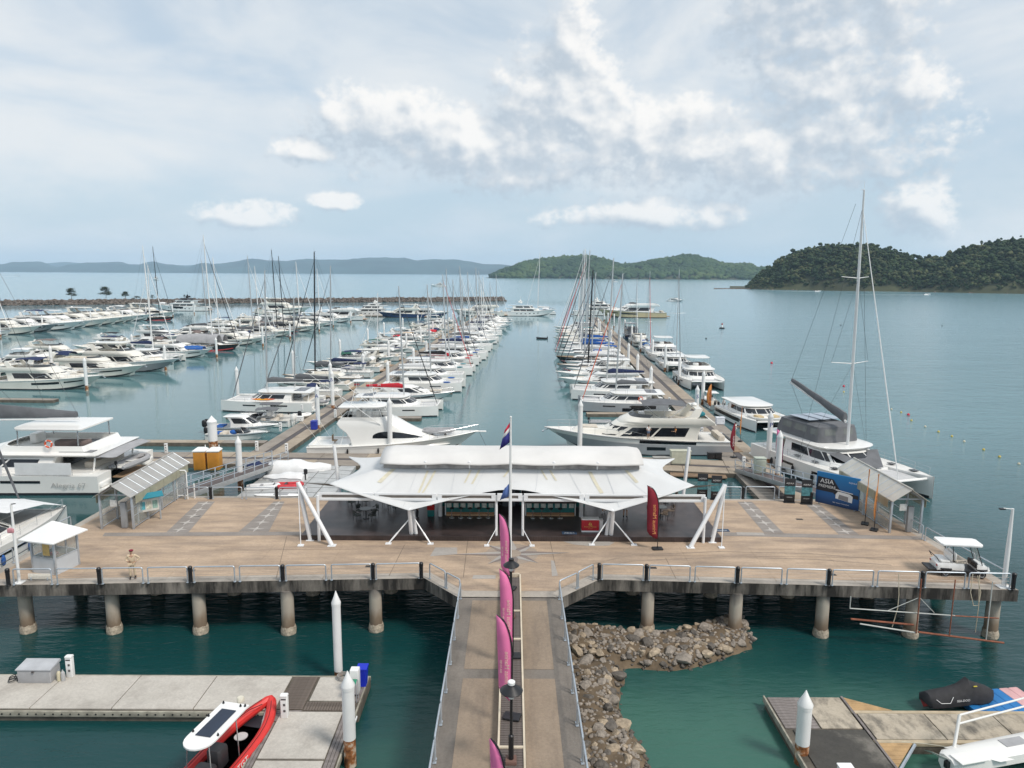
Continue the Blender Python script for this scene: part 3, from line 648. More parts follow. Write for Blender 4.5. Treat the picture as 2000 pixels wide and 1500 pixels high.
    for x in (-6.1,-3.0,0,3.0,6.1): 
        mb=MB(); mb.tube((x,49.1,4.7),(x,48.75,5.3),.06,n=8); mb.ell((x,48.72,5.25),(.12,.08,.1)); mb.build('ridge_bracket',wh,T)
    # masts
    for sx in (-1,1):
        for y,top,lab in((47.75,2.45,'f'),(55.6,2.7,'b')):
            x=7.0*sx; mb=MB(); mb.tube((x,y,0),(x,y-.95 if lab=='f' else y+.3,top+.05),.16,.13,12); mb.box((x,y,.02),(.6,.5,.04),.01); mb.build('mast',wh,T)
            if lab=='f':
                MB().tube((x-.35*sx,y-.1,0),(x-.15*sx,y-.25,2.1),.14,.11,12).build('mast_prop',wh,T)
                for s in(-1,1):
                    foot=(x+s*1.45,y-1.15,.05); mb=MB(); mb.tube((x-.1*sx,y-.25,1.75),foot,.045,.045,8); mid=Vector((x-.1*sx,y-.25,1.75)).lerp(Vector(foot),.62); mb.tube(mid,Vector(foot),.065,.05,8); mb.build('stay_strut',wh,T)
                    MB().box((foot[0],foot[1],.04),(.42,.3,.08),.02).build('stay_foot',wh,T)
        # A-frame at the corners
        tp=Vector((14.75*sx,47.4,4.12))
        for q,(fx,fy) in enumerate(((12.25*sx,46.25),(14.0*sx,47.25))):
            mb=MB(); mb.tube((fx,fy,.02),tp,.155,.14,12); mb.box((fx,fy,.02),(.55,.45,.05),.01); mb.build('corner_strut',wh,T)
        MB().tube((14.35*sx,46.15,.05),tp,.028,n=6).build('corner_stay',wh,T); MB().box((14.35*sx,46.15,.05),(.4,.3,.1),.02).build('stay_foot',wh,T)
        mb=MB(); mb.tube((14.0*sx,56.0,.0),(14.5*sx,56.5,4.5),.15,.13,12); mb.build('corner_strut',wh,T)
        # hanging corner flap
        gm=mat('flap_grey',(.30,.29,.28),.8)
        MB().add([(14.7*sx,47.45,4.1),(12.7*sx,47.6,3.98),(11.6*sx,50.2,3.9),(12.2*sx,49.0,3.3)],[(0,1,2,3)]).build('corner_flap',gm,T,smooth=0)
        mb=MB(); mb.tube((.92*sx-.12,47.4,0),(.92*sx-.12,47.4,3.25),.09,n=10); mb.build('frame_post',wh,T)
        mb=MB(); mb.tube((13.35*sx,47.1,0),(13.35*sx,47.1,3.3),.10,n=10); mb.build('frame_post',wh,T)
        for s2 in (-1,): 
            mb=MB(); mb.tube((.92*sx-.12,47.3,.9),(1.55*sx-.12,46.3,.05),.03,n=6); mb.build('stay_strut',wh,T); MB().box((1.55*sx-.12,46.3,.05),(.36,.26,.1),.02).build('stay_foot',wh,T)
    # louvred box gutters
    dk=mat('louvre_dark',(.22,.19,.165),.7)
    for x0,x1 in ((-13.4,-9.55),(-9.45,-5.2),(-5.1,-1.1),(-.98,.75),(.86,5.0),(5.1,9.4),(9.5,13.4)):
        c=(x0+x1)/2; w=x1-x0; y=47.3
        mb=MB()
        mb.box((c,y,3.36),(w,.12,.14),.01); mb.box((c,y,2.98),(w,.14,.18),.01)
        for e in(x0+.14,x1-.14): mb.box((e,y,3.18),(.28,.13,.26),.0)
        mb.build('box_gutter',wh,T)
        MB().box((c,y+.05,3.17),(w-.6,.03,.26)).build('louvre',dk,T,smooth=0)
    # timber bar deck
    pk=bpy.data.materials.new('dark_decking'); pk.use_nodes=True; nt=pk.node_tree; N=nt.nodes; L=nt.links; b=N['Principled BSDF']; b.inputs['Roughness'].default_value=.38
    g=N.new('ShaderNodeNewGeometry'); mp=N.new('ShaderNodeMapping'); mp.inputs['Rotation'].default_value=(0,0,R(-38)); L.new(g.outputs['Position'],mp.inputs[0])
    wv=N.new('ShaderNodeTexWave'); wv.inputs['Scale'].default_value=2.2; wv.wave_profile='SAW'; wv.inputs['Distortion'].default_value=.15; L.new(mp.outputs[0],wv.inputs['Vector'])
    r=N.new('ShaderNodeValToRGB'); r.color_ramp.elements[0].position=0; r.color_ramp.elements[0].color=(.008,.007,.007,1); r.color_ramp.elements[1].position=.16; r.color_ramp.elements[1].color=(.050,.038,.036,1); L.new(wv.outputs[0],r.inputs[0])
    n=N.new('ShaderNodeTexNoise'); n.inputs['Scale'].default_value=1.2; n.inputs['Detail'].default_value=6; L.new(g.outputs['Position'],n.inputs['Vector'])
    mx=N.new('ShaderNodeMix'); mx.data_type='RGBA'; mx.blend_type='MULTIPLY'; mx.inputs[0].default_value=.8; L.new(r.outputs[0],mx.inputs[6]); rr2=N.new('ShaderNodeValToRGB'); rr2.color_ramp.elements[0].position=.35; rr2.color_ramp.elements[0].color=(.5,.48,.5,1); rr2.color_ramp.elements[1].position=.7; rr2.color_ramp.elements[1].color=(1.5,1.4,1.4,1); L.new(n.outputs[0],rr2.inputs[0]); L.new(rr2.outputs[0],mx.inputs[7]); L.new(mx.outputs[2],b.inputs['Base Color'])
    bd=E('bar_deck','low platform of dark diagonal boards under the white canopy','decking',(0,0,DZ))
    MB().box((0,52,.2),(29.3,9.6,.36),.02).build('boarding',pk,bd,smooth=0)
    MB().box((0,47.25,.17),(29.2,.08,.26),.0).build('kick_board',mat('black_pebble_skirt',(.03,.03,.03),.8,var=.2,scale=9,col2=(.35,.34,.32)),bd,smooth=0)
    bz=DZ+.385
    teal=mat('teal_panel',(.015,.17,.16),.5,var=.15); wdm=mat('bar_wood',(.34,.17,.08),.5,var=.2); wd2=mat('pale_wood',(.55,.36,.20),.5,var=.2); paper=mat('menu_paper',(.62,.64,.58),.7,var=.25,scale=9); steel=mat('chrome',(.6,.6,.6),.25,.9); dark=mat('dark_interior',(.02,.022,.025),.6)
    for bx,lab in((-3.1,'left'),(2.95,'right')):
        k=E('bar_counter','teal fronted bar counter hung with paper menus, %s of the flagpole'%lab,'bar',(bx,51.4,bz))
        MB().box((0,.5,.45),(3.7,.8,.9)).build('front_panel',teal,k,smooth=0)
        MB().box((0,.06,.17),(3.6,.06,.16),.01).build('wood_band',wdm,k); MB().box((0,-.02,.06),(3.6,.14,.1),.01).build('foot_rail',wd2,k)
        MB().box((0,.45,1.05),(3.9,1.1,.06),.015).build('counter_top',mat('bar_top',(.08,.06,.05),.3),k)
        for x in(-1.87,1.87): MB().box((x,.1,.6),(.08,.12,1.2),.01).build('end_post',M_WHITE,k)
        for q in range(7):
            x=-1.6+q*.53; o=MB().box((x,.075,.78),(.36,.012,.34)).build('menu_sheet',paper,k,smooth=0)
        MB().box((0,.7,2.15),(3.8,1.3,.08),.02).build('awning',mat('pale_awning',(.50,.62,.68),.6),k)
        MB().box((0,1.9,1.0),(3.9,.1,2.1)).build('back_wall',dark,k,smooth=0)
        for q in range(5 if bx<0 else 4):
            s=E('bar_stool','black backless bar stool, %s from the near end of the %s teal bar'%(ordn(q+1),lab),'stool',(bx-1.35+q*.68,50.95,bz),0,'stools at the %s bar'%lab)
            O('seat',shared('stool|seat',lambda:MB().lathe([(.02,.70),(.17,.70),(.18,.73),(.16,.76),(.02,.765)],12)),M_BLACK,s); O('stem',shared('stool|stem',lambda:MB().lathe([(.025,.02),(.025,.70)],8)),steel,s); O('base',shared('stool|base',lambda:MB().lathe([(.21,0),(.2,.02),(.05,.05),(.03,.06)],14)),steel,s)
    # kiosk behind, columns, fire cabinet
    kb=E('bar_kiosk','dark bar kiosk with teal corner panels behind the flagpole','kiosk',(0,54.2,bz))
    MB().box((0,.6,1.1),(10.4,1.6,2.2)).build('wall',dark,kb,smooth=0)
    for x in (-5.4,5.4,1.0): MB().box((x,-.25 if abs(x)<2 else -.5,1.05),(.7,.5,2.0)).build('teal_panel',teal,kb,smooth=0)
    mb=MB(); mb.box((1.0,-.53,1.0),(.5,.03,.7)); mb.build('window_frame',M_WHITE,kb,smooth=0); MB().box((1.0,-.55,1.0),(.4,.02,.58)).build('window_pane',dark,kb,smooth=0)
    MB().box((-.2,-.6,.75),(1.0,.05,1.5)).build('door',mat('door_grey',(.12,.13,.15),.5),kb,smooth=0)
    for x in (-5.35,5.25):
        O('white_column',None,None) if False else MB().lathe([(.16,0),(.16,2.6)],14,(x,51.3,bz)).build('canopy_column',M_WHITE,None,label='white round column at the %s end of the bars'%('left' if x<0 else 'right'),cat='column')
    fc=E('fire_cabinet','red fire cabinet on a dark stand left of the bars','cabinet',(-6.05,51.3,bz)); MB().box((0,0,.95),(.55,.3,.9),.02).build('cabinet_body',mat('fire_red',(.55,.02,.02),.4),fc); MB().box((0,-.16,1.0),(.2,.01,.3)).build('white_mark',M_WHITE,fc,smooth=0); MB().box((0,0,.25),(.5,.3,.5),.01).build('stand',teal,fc)
    # promotion counter
    red=mat('promo_red',(.42,.008,.022),.45,var=.06); gold=mat('gold_print',(.62,.38,.09),.5)
    p=U(1152,1037,DZ+.4); pc=E('promo_counter','red promotion counter with gold sail emblem and lettering beside the canopy mast','counter',(p.x,p.y,bz))
    MB().box((0,0,.52),(1.22,.5,.78)).build('front_panel',red,pc,smooth=0); MB().box((0,0,.07),(1.22,.5,.12)).build('base_strip',M_WHITE,pc,smooth=0); MB().box((0,0,.945),(1.28,.58,.06),.02).build('top',M_WHITE,pc)
    text_on(pc,'Primus Marine',.15,gold,(0,-.262,.34)); text_on(pc,'SEA TO SEE',.06,gold,(0,-.262,.24))
    mb=MB(); mb.add([(-.02,-.263,.52),(-.14,-.263,.58),(-.02,-.263,.80)],[(0,1,2)]); mb.add([(.0,-.263,.52),(.13,-.263,.56),(.03,-.263,.74)],[(0,1,2)]); mb.add([(-.16,-.263,.50),(.20,-.263,.50),(.1,-.263,.47),(-.08,-.263,.47)],[(0,1,2,3)]); mb.build('sail_emblem',gold,pc,smooth=0)
    pb=E('white_bin','small white plastic cabinet tucked behind the red counter','cabinet',(p.x+.78,p.y+.1,bz)); MB().box((0,0,.4),(.28,.35,.8),.03).build('cabinet_body',M_WHITE,pb); MB().box((0,0,.82),(.3,.37,.05),.01).build('lid',M_WHITE,pb)
    nv=mat('navy_mat',(.03,.06,.11),.7)
    for px,lab,zz in(((1112,1041),'navy mat with a pale logo on the bar deck by the red counter',bz),((1410,1036),'navy mat with a pale logo lying beside the right end of the bar deck',DZ+.02)):
        q=U(*px,zz); a=E('logo_mat',lab,'mat',(q.x,q.y,zz)); MB().box((0,0,.01),(1.05,.55,.014),.004).build('mat_sheet',nv,a); text_on(a,'AQUILA',.2,M_WHITE,(0,-.14,.021),flat=True)
def text_mesh(s,size,mirror=False,vertical=False):
    cu=bpy.data.curves.new('t','FONT'); cu.body=s; cu.size=size; cu.align_x='CENTER'; cu.align_y='BOTTOM'; cu.resolution_u=2; cu.extrude=.002
    o=bpy.data.objects.new('t',cu); COL.objects.link(o); me=bpy.data.meshes.new_from_object(o); bpy.data.objects.remove(o)
    if not len(me.materials): me.materials.append(None)
    return me
def text_on(parent,s,size,m,loc,flat=False,rot=None,mirror_up=False,name='lettering'):
    me=text_mesh(s,size)
    if mirror_up:  # reads upwards, seen from behind
        me.transform(Matrix(((0,1,0,0),(0,0,1,0),(1,0,0,0),(0,0,0,1))))
    elif not flat: me.transform(Matrix.Rotation(PI/2,4,'X'))
    return O(name,me,m,parent,loc,rot=rot)
canopy()

# ------------------------------------------------------------------ boats: shared builders
GEL=mat('white_gelcoat',(.80,.79,.76),.22,var=.035,scale=.35,coat=.3)
GEL2=mat('cream_gelcoat',(.76,.73,.66),.24,var=.04,scale=.35,coat=.3)
DECKW=mat('boat_deck',(.72,.71,.68),.55,var=.06,scale=.8)
GLASS=mat('dark_boat_glass',(.010,.012,.016),.06,var=.3,spec=.6)
TEAK=mat('teak',(.30,.20,.12),.6,var=.25,scale=3)
CHROME=mat('stainless',(.62,.64,.66),.25,.85,var=.08)
ALU=mat('mast_alloy',(.60,.61,.61),.35,.6,var=.08)
MASTW=mat('mast_white',(.80,.80,.79),.35,var=.04)
MASTB=mat('mast_carbon',(.012,.013,.016),.3,var=.2)
STAY=mat('stay_wire',(.10,.105,.11),.4,.6)
BOOT=mat('antifoul_black',(.012,.016,.022),.5)
BLUEHULL=mat('navy_hull',(.012,.035,.11),.2,coat=.4)
GREYHULL=mat('grey_hull',(.27,.28,.29),.3,coat=.3,var=.05)
BLACKHULL=mat('black_hull',(.014,.015,.018),.2,coat=.4)
BEIGEHULL=mat('champagne_hull',(.56,.45,.27),.25,coat=.3,var=.05)
CREAM=mat('cream_cushion',(.58,.52,.44),.8,var=.12,scale=3)
CANV={'navy':mat('navy_canvas',(.014,.026,.085),.85,var=.2),'grey':mat('grey_canvas',(.13,.135,.145),.85,var=.15,bump=.2,bscale=3),'lightgrey':mat('light_grey_canvas',(.34,.34,.35),.85,var=.12,bump=.25,bscale=2),'beige':mat('beige_canvas',(.55,.41,.27),.85,var=.1),'white':mat('white_canvas',(.72,.72,.72),.8,var=.06,bump=.2,bscale=2),'blue':mat('blue_canvas',(.015,.10,.36),.85,var=.15,bump=.3,bscale=2),'red':mat('red_canvas',(.52,.015,.03),.8,var=.1),'black':mat('black_canvas',(.012,.013,.015),.85),'green':mat('green_canvas',(.02,.10,.07),.85),'brown':mat('taupe_canvas',(.17,.13,.12),.85,var=.2,bump=.3,bscale=2),'teal':mat('teal_canvas',(.02,.20,.24),.8)}
ORANGE=mat('orange_line',(.70,.13,.05),.6); PINKRED=mat('red_line',(.55,.06,.06),.6)

class Hull:
    """planing or sailing hull, bow towards +x, waterline at z=0"""
    def __init__(s,L,B,za,zb,p=2.3,mid=.45,aft=.9,rake=.12,flare=.55,draft=.5,plumb=False,n=13):
        s.__dict__.update(locals()); s.N=n
    def st(s,t):
        L,B=s.L,s.B
        bd=B/2*(s.aft+(1-s.aft)*min(1,t/s.mid)) if t<s.mid else B/2*(1-((t-s.mid)/(1-s.mid))**s.p)
        bd=max(bd,.03*B/2); q=max(0,(t-.5)/.5)
        zs=s.za+(s.zb-s.za)*t**1.7
        bc=bd*(.93-(s.flare if not s.plumb else .12)*q**1.3); zc=.10+(0 if s.plumb else .38*s.zb*q**2.2)
        x=-L/2+L*t; xr=0 if s.plumb else s.rake*L*max(0,(t-.55)/.45)**2
        zk=-s.draft*(1-q**3*.9)
        return x,bd,zs,bc,zc,xr,zk
    def pt(s,t,h,off=0.0):
        x,bd,zs,bc,zc,xr,zk=s.st(t); y=bc+(bd-bc)*(max(h,0)**1.35); z=zc+(zs-zc)*h
        return (x-xr*(1-h),y+off,z)
    def ring(s,t,h0=-1,h1=1.0,side=1):
        x,bd,zs,bc,zc,xr,zk=s.st(t); P=[]
        hs=[h1,.8,.55,.3,.12,0] if h1==1.0 else [h1,h1*.66,h1*.33,0]
        P=[s.pt(t,h) for h in hs]
        P.append((x-xr*1.05,bc*.55,zc*.5+zk*.6)); P.append((x-xr*1.1,0,zk+ (zc*.6)))
        return P
    def shell(s,h1=1.0):
        rings=[]
        for i in range(s.N+1):
            t=(i/s.N)**.9; a=s.ring(t,h1=h1); rings.append([p for p in a]+[(x,-y,z) for x,y,z in a[-2::-1]])
        mb=MB(); mb.loft(rings,False,False,False); k=len(rings[0]); mb.f.append(tuple(range(k-1,-1,-1)))
        return mb
    def band(s,h0,h1,t0,t1,off=.012,n=8,side=1):
        A=[];B_=[]
        for i in range(n+1):
            t=t0+(t1-t0)*i/n; p=s.pt(t,h0,off); q=s.pt(t,h1,off); A.append((p[0],p[1]*side,p[2])); B_.append((q[0],q[1]*side,q[2]))
        return MB().add(A+B_,[(i,i+1,i+n+2,i+n+1) for i in range(n)])
    def deck(s,drop=.06,t0=0.0,t1=.995,inset=.02):
        P=[];Q=[];n=12
        for i in range(n+1):
            t=t0+(t1-t0)*i/n; x,bd,zs,*_=s.st(t); P.append((x,bd-inset,zs-drop)); Q.append((x,-bd+inset,zs-drop))
        return MB().add(P+Q,[(i,i+1,i+n+2,i+n+1) for i in range(n)])
    def rail(s,t0,t1,h=.7,r=.018,n=9):
        mb=MB()
        for sd in(1,-1):
            T=[]
            for i in range(n+1):
                t=t0+(t1-t0)*i/n; x,bd,zs,*_=s.st(t); k=h*min(1,.25+i*.45); T.append((x,sd*max(bd-.08,.05),zs+k)); mb.tube((x,sd*max(bd-.08,.05),zs-.03),T[-1],r*.8,n=4)
            mb.path(T,r,5)
        return mb
    def gunwale(s,r=.05,dz=-.05):
        mb=MB()
        for sd in(1,-1): mb.path([(x,sd*(bd+.015),zs+dz) for x,bd,zs,*_ in [s.st(i/16) for i in range(17)]],r,5)
        return mb
def outline(xa,xf,w,nose,ns=4,nn=9,ca=.12):
    P=[(xa,w-ca),(xa+ca,w)]
    xs=xf-nose
    for i in range(1,ns+1): P.append((xa+ca+(xs-xa-ca)*i/ns,w))
    for i in range(1,nn):
        a=PI/2-PI*i/nn; P.append((xs+nose*math.cos(a)**.85 if math.cos(a)>0 else xs,w*math.copysign(abs(math.sin(a))**.8,math.sin(a))))
    for i in range(ns,0,-1): P.append((xa+ca+(xs-xa-ca)*i/ns,-w))
    P+=[(xa+ca,-w),(xa,-w+ca)]
    return P
def lev(levels,z):
    if z<=levels[0][0]: return levels[0][1:]
    for a,b in zip(levels,levels[1:]):
        if z<=b[0]:
            t=(z-a[0])/(b[0]-a[0]); return tuple(p+(q-p)*t for p,q in zip(a[1:],b[1:]))
    return levels[-1][1:]
def house(levels,cap=True,crown=.08):
    rings=[[(x,y,z) for x,y in outline(*l)] for z,*l in levels]; mb=MB()
    if crown and cap:
        z,xa,xf,w,no=levels[-1]; rings.append([(x,y,z+crown) for x,y in outline(xa+.15*w,xf-.2*w,w*.8,no*.85)])
    mb.loft(rings,True,False,cap); return mb
def tub(levels,th=.10,floor=.1):
    """open coaming: wall with thickness and a floor"""
    o=[[(x,y,z) for x,y in outline(*l)] for z,*l in levels]
    z,xa,xf,w,no=levels[-1]; z0,a0,f0,w0,n0=levels[0]
    i1=[(x,y,z) for x,y in outline(xa+th,xf-th*1.5,w-th,max(no-th,.1))]; i0=[(x,y,z0+floor) for x,y in outline(a0+th,f0-th*1.5,w0-th,max(n0-th,.1))]
    return MB().loft(o+[i1,i0],True,False,True)
def pane(levels,z0,z1,u0,u1,off=.018,n=6,u0t=None,u1t=None):
    """glass strip on a house between perimeter fractions u (0 aft port .. .5 nose .. 1 aft starboard)"""
    def per(z):
        P=outline(*lev(levels,z)); d=[0]
        for a,b in zip(P,P[1:]): d.append(d[-1]+math.dist(a,b))
        return P,d
    def at(Pd,u):
        P,d=Pd; x=u*d[-1]
        for i in range(len(P)-1):
            if x<=d[i+1]+1e-9:
                t=(x-d[i])/max(d[i+1]-d[i],1e-9); a=Vector(P[i]).lerp(Vector(P[i+1]),t); dd=(Vector(P[i+1])-Vector(P[i])).normalized(); nn=Vector((-dd.y,dd.x)); return a+nn*off
        return Vector(P[-1])
    A=per(z0); B=per(z1); u0t=u0 if u0t is None else u0t; u1t=u1 if u1t is None else u1t; lo=[];hi=[]
    for i in range(n+1):
        t=i/n; p=at(A,u0+(u1-u0)*t); q=at(B,u0t+(u1t-u0t)*t); lo.append((p.x,p.y,z0)); hi.append((q.x,q.y,z1))
    return MB().add(lo+hi,[(i,i+1,i+n+2,i+n+1) for i in range(n)])
def part(root,name,key,fn,m,loc=(0,0,0),smooth=40,**k):
    return O(name,shared(key+'|'+name,fn,smooth),m,root,loc,**k)
def windows(root,key,levels,z0,z1,us,name='window',m=None,par=None):
    for q,(a,b) in enumerate(us): part(par or root,name,'%s%d%s'%(key,q,name),lambda a=a,b=b:pane(levels,z0,z1,a,b),m or GLASS)
def fenders(root,key,H,ts,m,sides=(1,),h=.55):
    for q,t in enumerate(ts):
        for sd in sides:
            x,y,z=H.pt(t,.62); part(root,'fender','%sfd%d%d'%(key,q,sd),lambda x=x,y=y,z=z,sd=sd:MB().ell((x,sd*(y+.13),z-.15),(.12,.12,.36),8,6),m)
def sunbed(x,w,l,z): return MB().box((x,0,z),(l,w,.14),.05)

def motor_yacht(root,o):
    """flybridge motor yacht, 20 m"""
    v=o.get('v',0); key='my%d'%v; H=Hull(20,5.3,1.55,2.55)
    two=o.get('hull')
    if two and o.get('twotone',True):
        part(root,'hull',key+'a',lambda:H.shell(),GEL)
        for s in(1,-1): part(root,'hull_band',key+'b%d'%s,lambda s=s:H.band(.0,.68,.0,.985,.02,14,s),two)
    else: part(root,'hull',key+'a',lambda:H.shell(),two or o.get('gel',GEL))
    for s in(1,-1): part(root,'boot_stripe',key+'bs%d'%s,lambda s=s:H.band(-.12,.07,.0,.97,.02,12,s),BOOT)
    part(root,'deck',key,lambda:H.deck(),DECKW); part(root,'rub_rail',key,lambda:H.gunwale(),GEL if not two else CHROME)
    hw=[(.50,.72,.42,.66),(.55,.68,.70,.86)] if v!=1 else [(.48,.72,.34,.44),(.52,.68,.52,.80)]
    if v==2: hw=[(.45,.75,.38,.62)]
    if not (two and o.get('twotone',True)):
        for q,(a,b,c,d) in enumerate(hw):
            for s in(1,-1): part(root,'hull_window',key+'hw%d%d'%(q,s),lambda a=a,b=b,c=c,d=d,s=s:H.band(a,b,c,d,.022,5,s),GLASS)
    lv=[(1.5,-6.2,5.4,2.15,3.6),(2.3,-6.3,4.2,2.1,3.2),(3.05,-6.6,2.6,2.0,2.6),(3.3,-8.2,2.2,2.15,2.4)]
    if v==1: lv=[(1.5,-6.0,6.2,2.15,4.2),(2.3,-6.1,5.0,2.1,3.8),(3.0,-6.4,2.6,2.0,3.0),(3.25,-7.6,2.0,2.1,2.6)]
    hs=part(root,'deckhouse',key,lambda:house(lv,True,.05),o.get('gel',GEL))
    sides=[(.06,.20),(.21,.345),(.655,.79),(.80,.94)]
    windows(root,key,lv,2.02,2.95,sides,par=hs); windows(root,key,lv,2.10,3.0,[(.37,.455),(.462,.538),(.545,.63)],'windscreen',par=hs)
    fly=[(3.3,-8.1,2.1,2.15,2.6),(3.55,-8.0,1.9,2.25,2.5),(4.0,-7.4,.9,2.15,2.2)]
    fb=part(root,'flybridge',key,lambda:tub(fly),o.get('gel',GEL))
    windows(root,key,[(4.0,-7.4,.9,2.1,2.1),(4.4,-7.4,.3,2.0,2.0)],4.02,4.35,[(.33,.49),(.51,.67)],'wind_deflector',mat('smoked_perspex',(.05,.055,.06),.1),fb)
    part(fb,'seat',key,lambda:MB().box((-4.6,.9,3.65),(2.6,.7,.5),.08),CREAM); part(fb,'helm',key,lambda:MB().box((-.6,-.6,3.8),(.7,.9,.8),.12),GEL)
    if o.get('top')!='none':
        ar=part(root,'radar_arch',key+('h' if o.get('top')=='hard' else ''),lambda:arch(-5.2,3.4,5.35 if o.get('top')=='hard' else 4.95,2.1),o.get('gel',GEL))
        part(ar,'radar_dome',key+('h' if o.get('top')=='hard' else ''),lambda:MB().ell((-6.2,.0,5.55 if o.get('top')=='hard' else 5.15),(.34,.34,.22)),GEL)
    if o.get('top')=='hard':
        part(root,'hardtop',key,lambda:house([(5.35,-7.2,-.2,1.9,1.2),(5.47,-7.2,-.2,1.95,1.2)],True,.08),o.get('gel',GEL))
        for s in(1,-1): part(root,'hardtop_post',key+'%d'%s,lambda s=s:MB().tube((.2,1.7*s,4.0),(-.9,1.6*s,5.38),.05,n=6),GEL)
    elif o.get('top') in CANV:
        part(root,'bimini',key,lambda:canvas(-5.0,-.4,1.9,5.25,.35),CANV[o['top']]); part(root,'bimini_frame',key,lambda:bows(-5.0,-.4,1.85,4.0,5.2),CHROME)
    part(root,'foredeck_trunk',key,lambda:house([(2.0,2.0,7.4,1.45,2.4),(2.55,2.4,6.6,1.2,2.0)],True,.08),o.get('gel',GEL))
    part(root,'sun_pad',key,lambda:sunbed(5.1,1.5,1.7,2.66),CREAM if v!=2 else CANV['grey'])
    part(root,'bow_rail',key,lambda:H.rail(.42,.985,.75),CHROME)
    part(root,'swim_platform',key,lambda:MB().box((-10.5,0,.42),(1.2,4.4,.14),.05),TEAK)
    part(root,'aft_bulkhead',key,lambda:MB().box((-6.35,0,2.35),(.06,3.3,1.4)),GLASS); part(root,'cockpit_seat',key,lambda:MB().box((-8.9,0,1.75),(.7,3.2,.55),.1),CREAM)
    part(root,'anchor',key,lambda:MB().tube((9.6,0,2.3),(10.15,0,2.15),.07,.05).box((10.15,0,2.05),(.25,.35,.12),.04),CHROME)
    if o.get('cover') in CANV: part(root,'foredeck_cover',key,lambda:canvas(1.6,7.6,1.55,3.05,.3,drop=.7),CANV[o['cover']])
    if o.get('fend'): fenders(root,key,H,(.2,.35,.5),CANV[o['fend']],(1,-1))
    return H
def arch(x,z0,z1,w):
    mb=MB()
    for s in(1,-1):
        mb.loft([[(x+1.2,s*w,z0+.3),(x-.3,s*w,z0+.2),(x-.3,s*(w-.16),z0+.2),(x+1.2,s*(w-.16),z0+.3)],[(x-.2,s*(w-.05),z0+(z1-z0)*.55),(x-1.1,s*(w-.05),z0+(z1-z0)*.5),(x-1.1,s*(w-.2),z0+(z1-z0)*.5),(x-.2,s*(w-.2),z0+(z1-z0)*.55)],[(x-.75,s*(w-.25),z1),(x-1.45,s*(w-.25),z1-.08),(x-1.45,s*(w-.4),z1-.1),(x-.75,s*(w-.4),z1)]])
    mb.box((x-1.1,0,z1-.03),(.75,2*w-.5,.14),.05); return mb
def canvas(x0,x1,w,z,crown,drop=0.0,n=8):
    rings=[]
    for i in range(n+1):
        t=i/n; x=x0+(x1-x0)*t; zz=z+crown*.6*math.sin(PI*t)-.06*abs(math.sin(PI*t*3)); r=[]
        ww=w*(.86+.14*math.sin(PI*t)) if not drop else w*(1-.55*max(0,t-.4)**1.5)
        for j in range(9): 
            a=-1+2*j/8; r.append((x,a*ww,zz+crown*(1-a*a)*.55-(drop*abs(a)**4)))
        rings.append(r)
    mb=MB(); k=9
    top=[p for r in rings for p in r]; bot=[(x,y,z_-.04) for x,y,z_ in top]; m=len(top)
    F=[]
    for i in range(n):
        for j in range(k-1):
            a=i*k+j; F.append((a,a+1,a+k+1,a+k)); F.append((m+a+k,m+a+k+1,m+a+1,m+a))
    for i in range(n):
        a=i*k; F.append((a,a+k,m+a+k,m+a)); a=i*k+k-1; F.append((a+k,a,m+a,m+a+k))
    for j in range(k-1):
        F.append((j+1,j,m+j,m+j+1)); a=n*k+j; F.append((a,a+1,m+a+1,m+a))
    return mb.add(top+bot,F)
def bows(x0,x1,w,z0,z1):
    mb=MB(); xm=(x0+x1)/2
    for x in (x0+.15,xm,x1-.15):
        for s in(1,-1): mb.tube((xm+(x-xm)*.25,s*w,z0),(x,s*w*.93,z1),.022,n=5)
    return mb
def sport_cruiser(root,o):
    """low hardtop express cruiser, 13 m"""
    key='sc'; H=Hull(13,3.9,1.05,1.75,p=2.2); g=o.get('gel',GEL)
    part(root,'hull',key,lambda:H.shell(),o.get('hull') or g)
    for s in(1,-1):
        part(root,'boot_stripe',key+'bs%d'%s,lambda s=s:H.band(-.15,.08,.0,.97,.02,10,s),BOOT); part(root,'hull_window',key+'%d'%s,lambda s=s:H.band(.5,.74,.46,.78,.02,6,s),GLASS)
    part(root,'deck',key,lambda:H.deck(),DECKW); part(root,'rub_rail',key,lambda:H.gunwale(.04),CHROME)
    lv=[(1.1,-2.6,4.4,1.55,3.4),(1.7,-2.8,3.0,1.5,2.8),(2.35,-3.3,.9,1.3,1.8),(2.5,-3.8,.3,1.25,1.5)]
    hs=part(root,'cabin',key,lambda:house(lv,True,.10),g)
    windows(root,key,lv,1.62,2.3,[(.10,.30),(.70,.90)],par=hs); windows(root,key,lv,1.66,2.32,[(.335,.495),(.505,.665)],'windscreen',par=hs)
    part(root,'cockpit_coaming',key,lambda:tub([(1.0,-6.1,-2.4,1.6,.3),(1.55,-6.0,-2.4,1.6,.3)]),g); part(root,'cockpit_seat',key,lambda:MB().box((-5.3,0,1.25),(.7,2.3,.45),.1),CREAM)
    if o.get('top') in CANV: part(root,'bimini',key,lambda:canvas(-6.0,-2.6,1.5,2.6,.3,drop=.5),CANV[o['top']])
    else: part(root,'radar_arch',key,lambda:arch(-3.0,1.3,2.9,1.5),g)
    if o.get('cover') in CANV: part(root,'foredeck_cover',key,lambda:canvas(-1.5,5.2,1.45,2.2,.35,drop=.6),CANV[o['cover']])
    part(root,'bow_rail',key,lambda:H.rail(.45,.985,.6,.015),CHROME); part(root,'swim_platform',key,lambda:MB().box((-6.9,0,.32),(1.0,3.2,.1),.04),TEAK)
    part(root,'sun_pad',key,lambda:sunbed(3.6,1.3,1.8,1.83),CREAM)
    return H
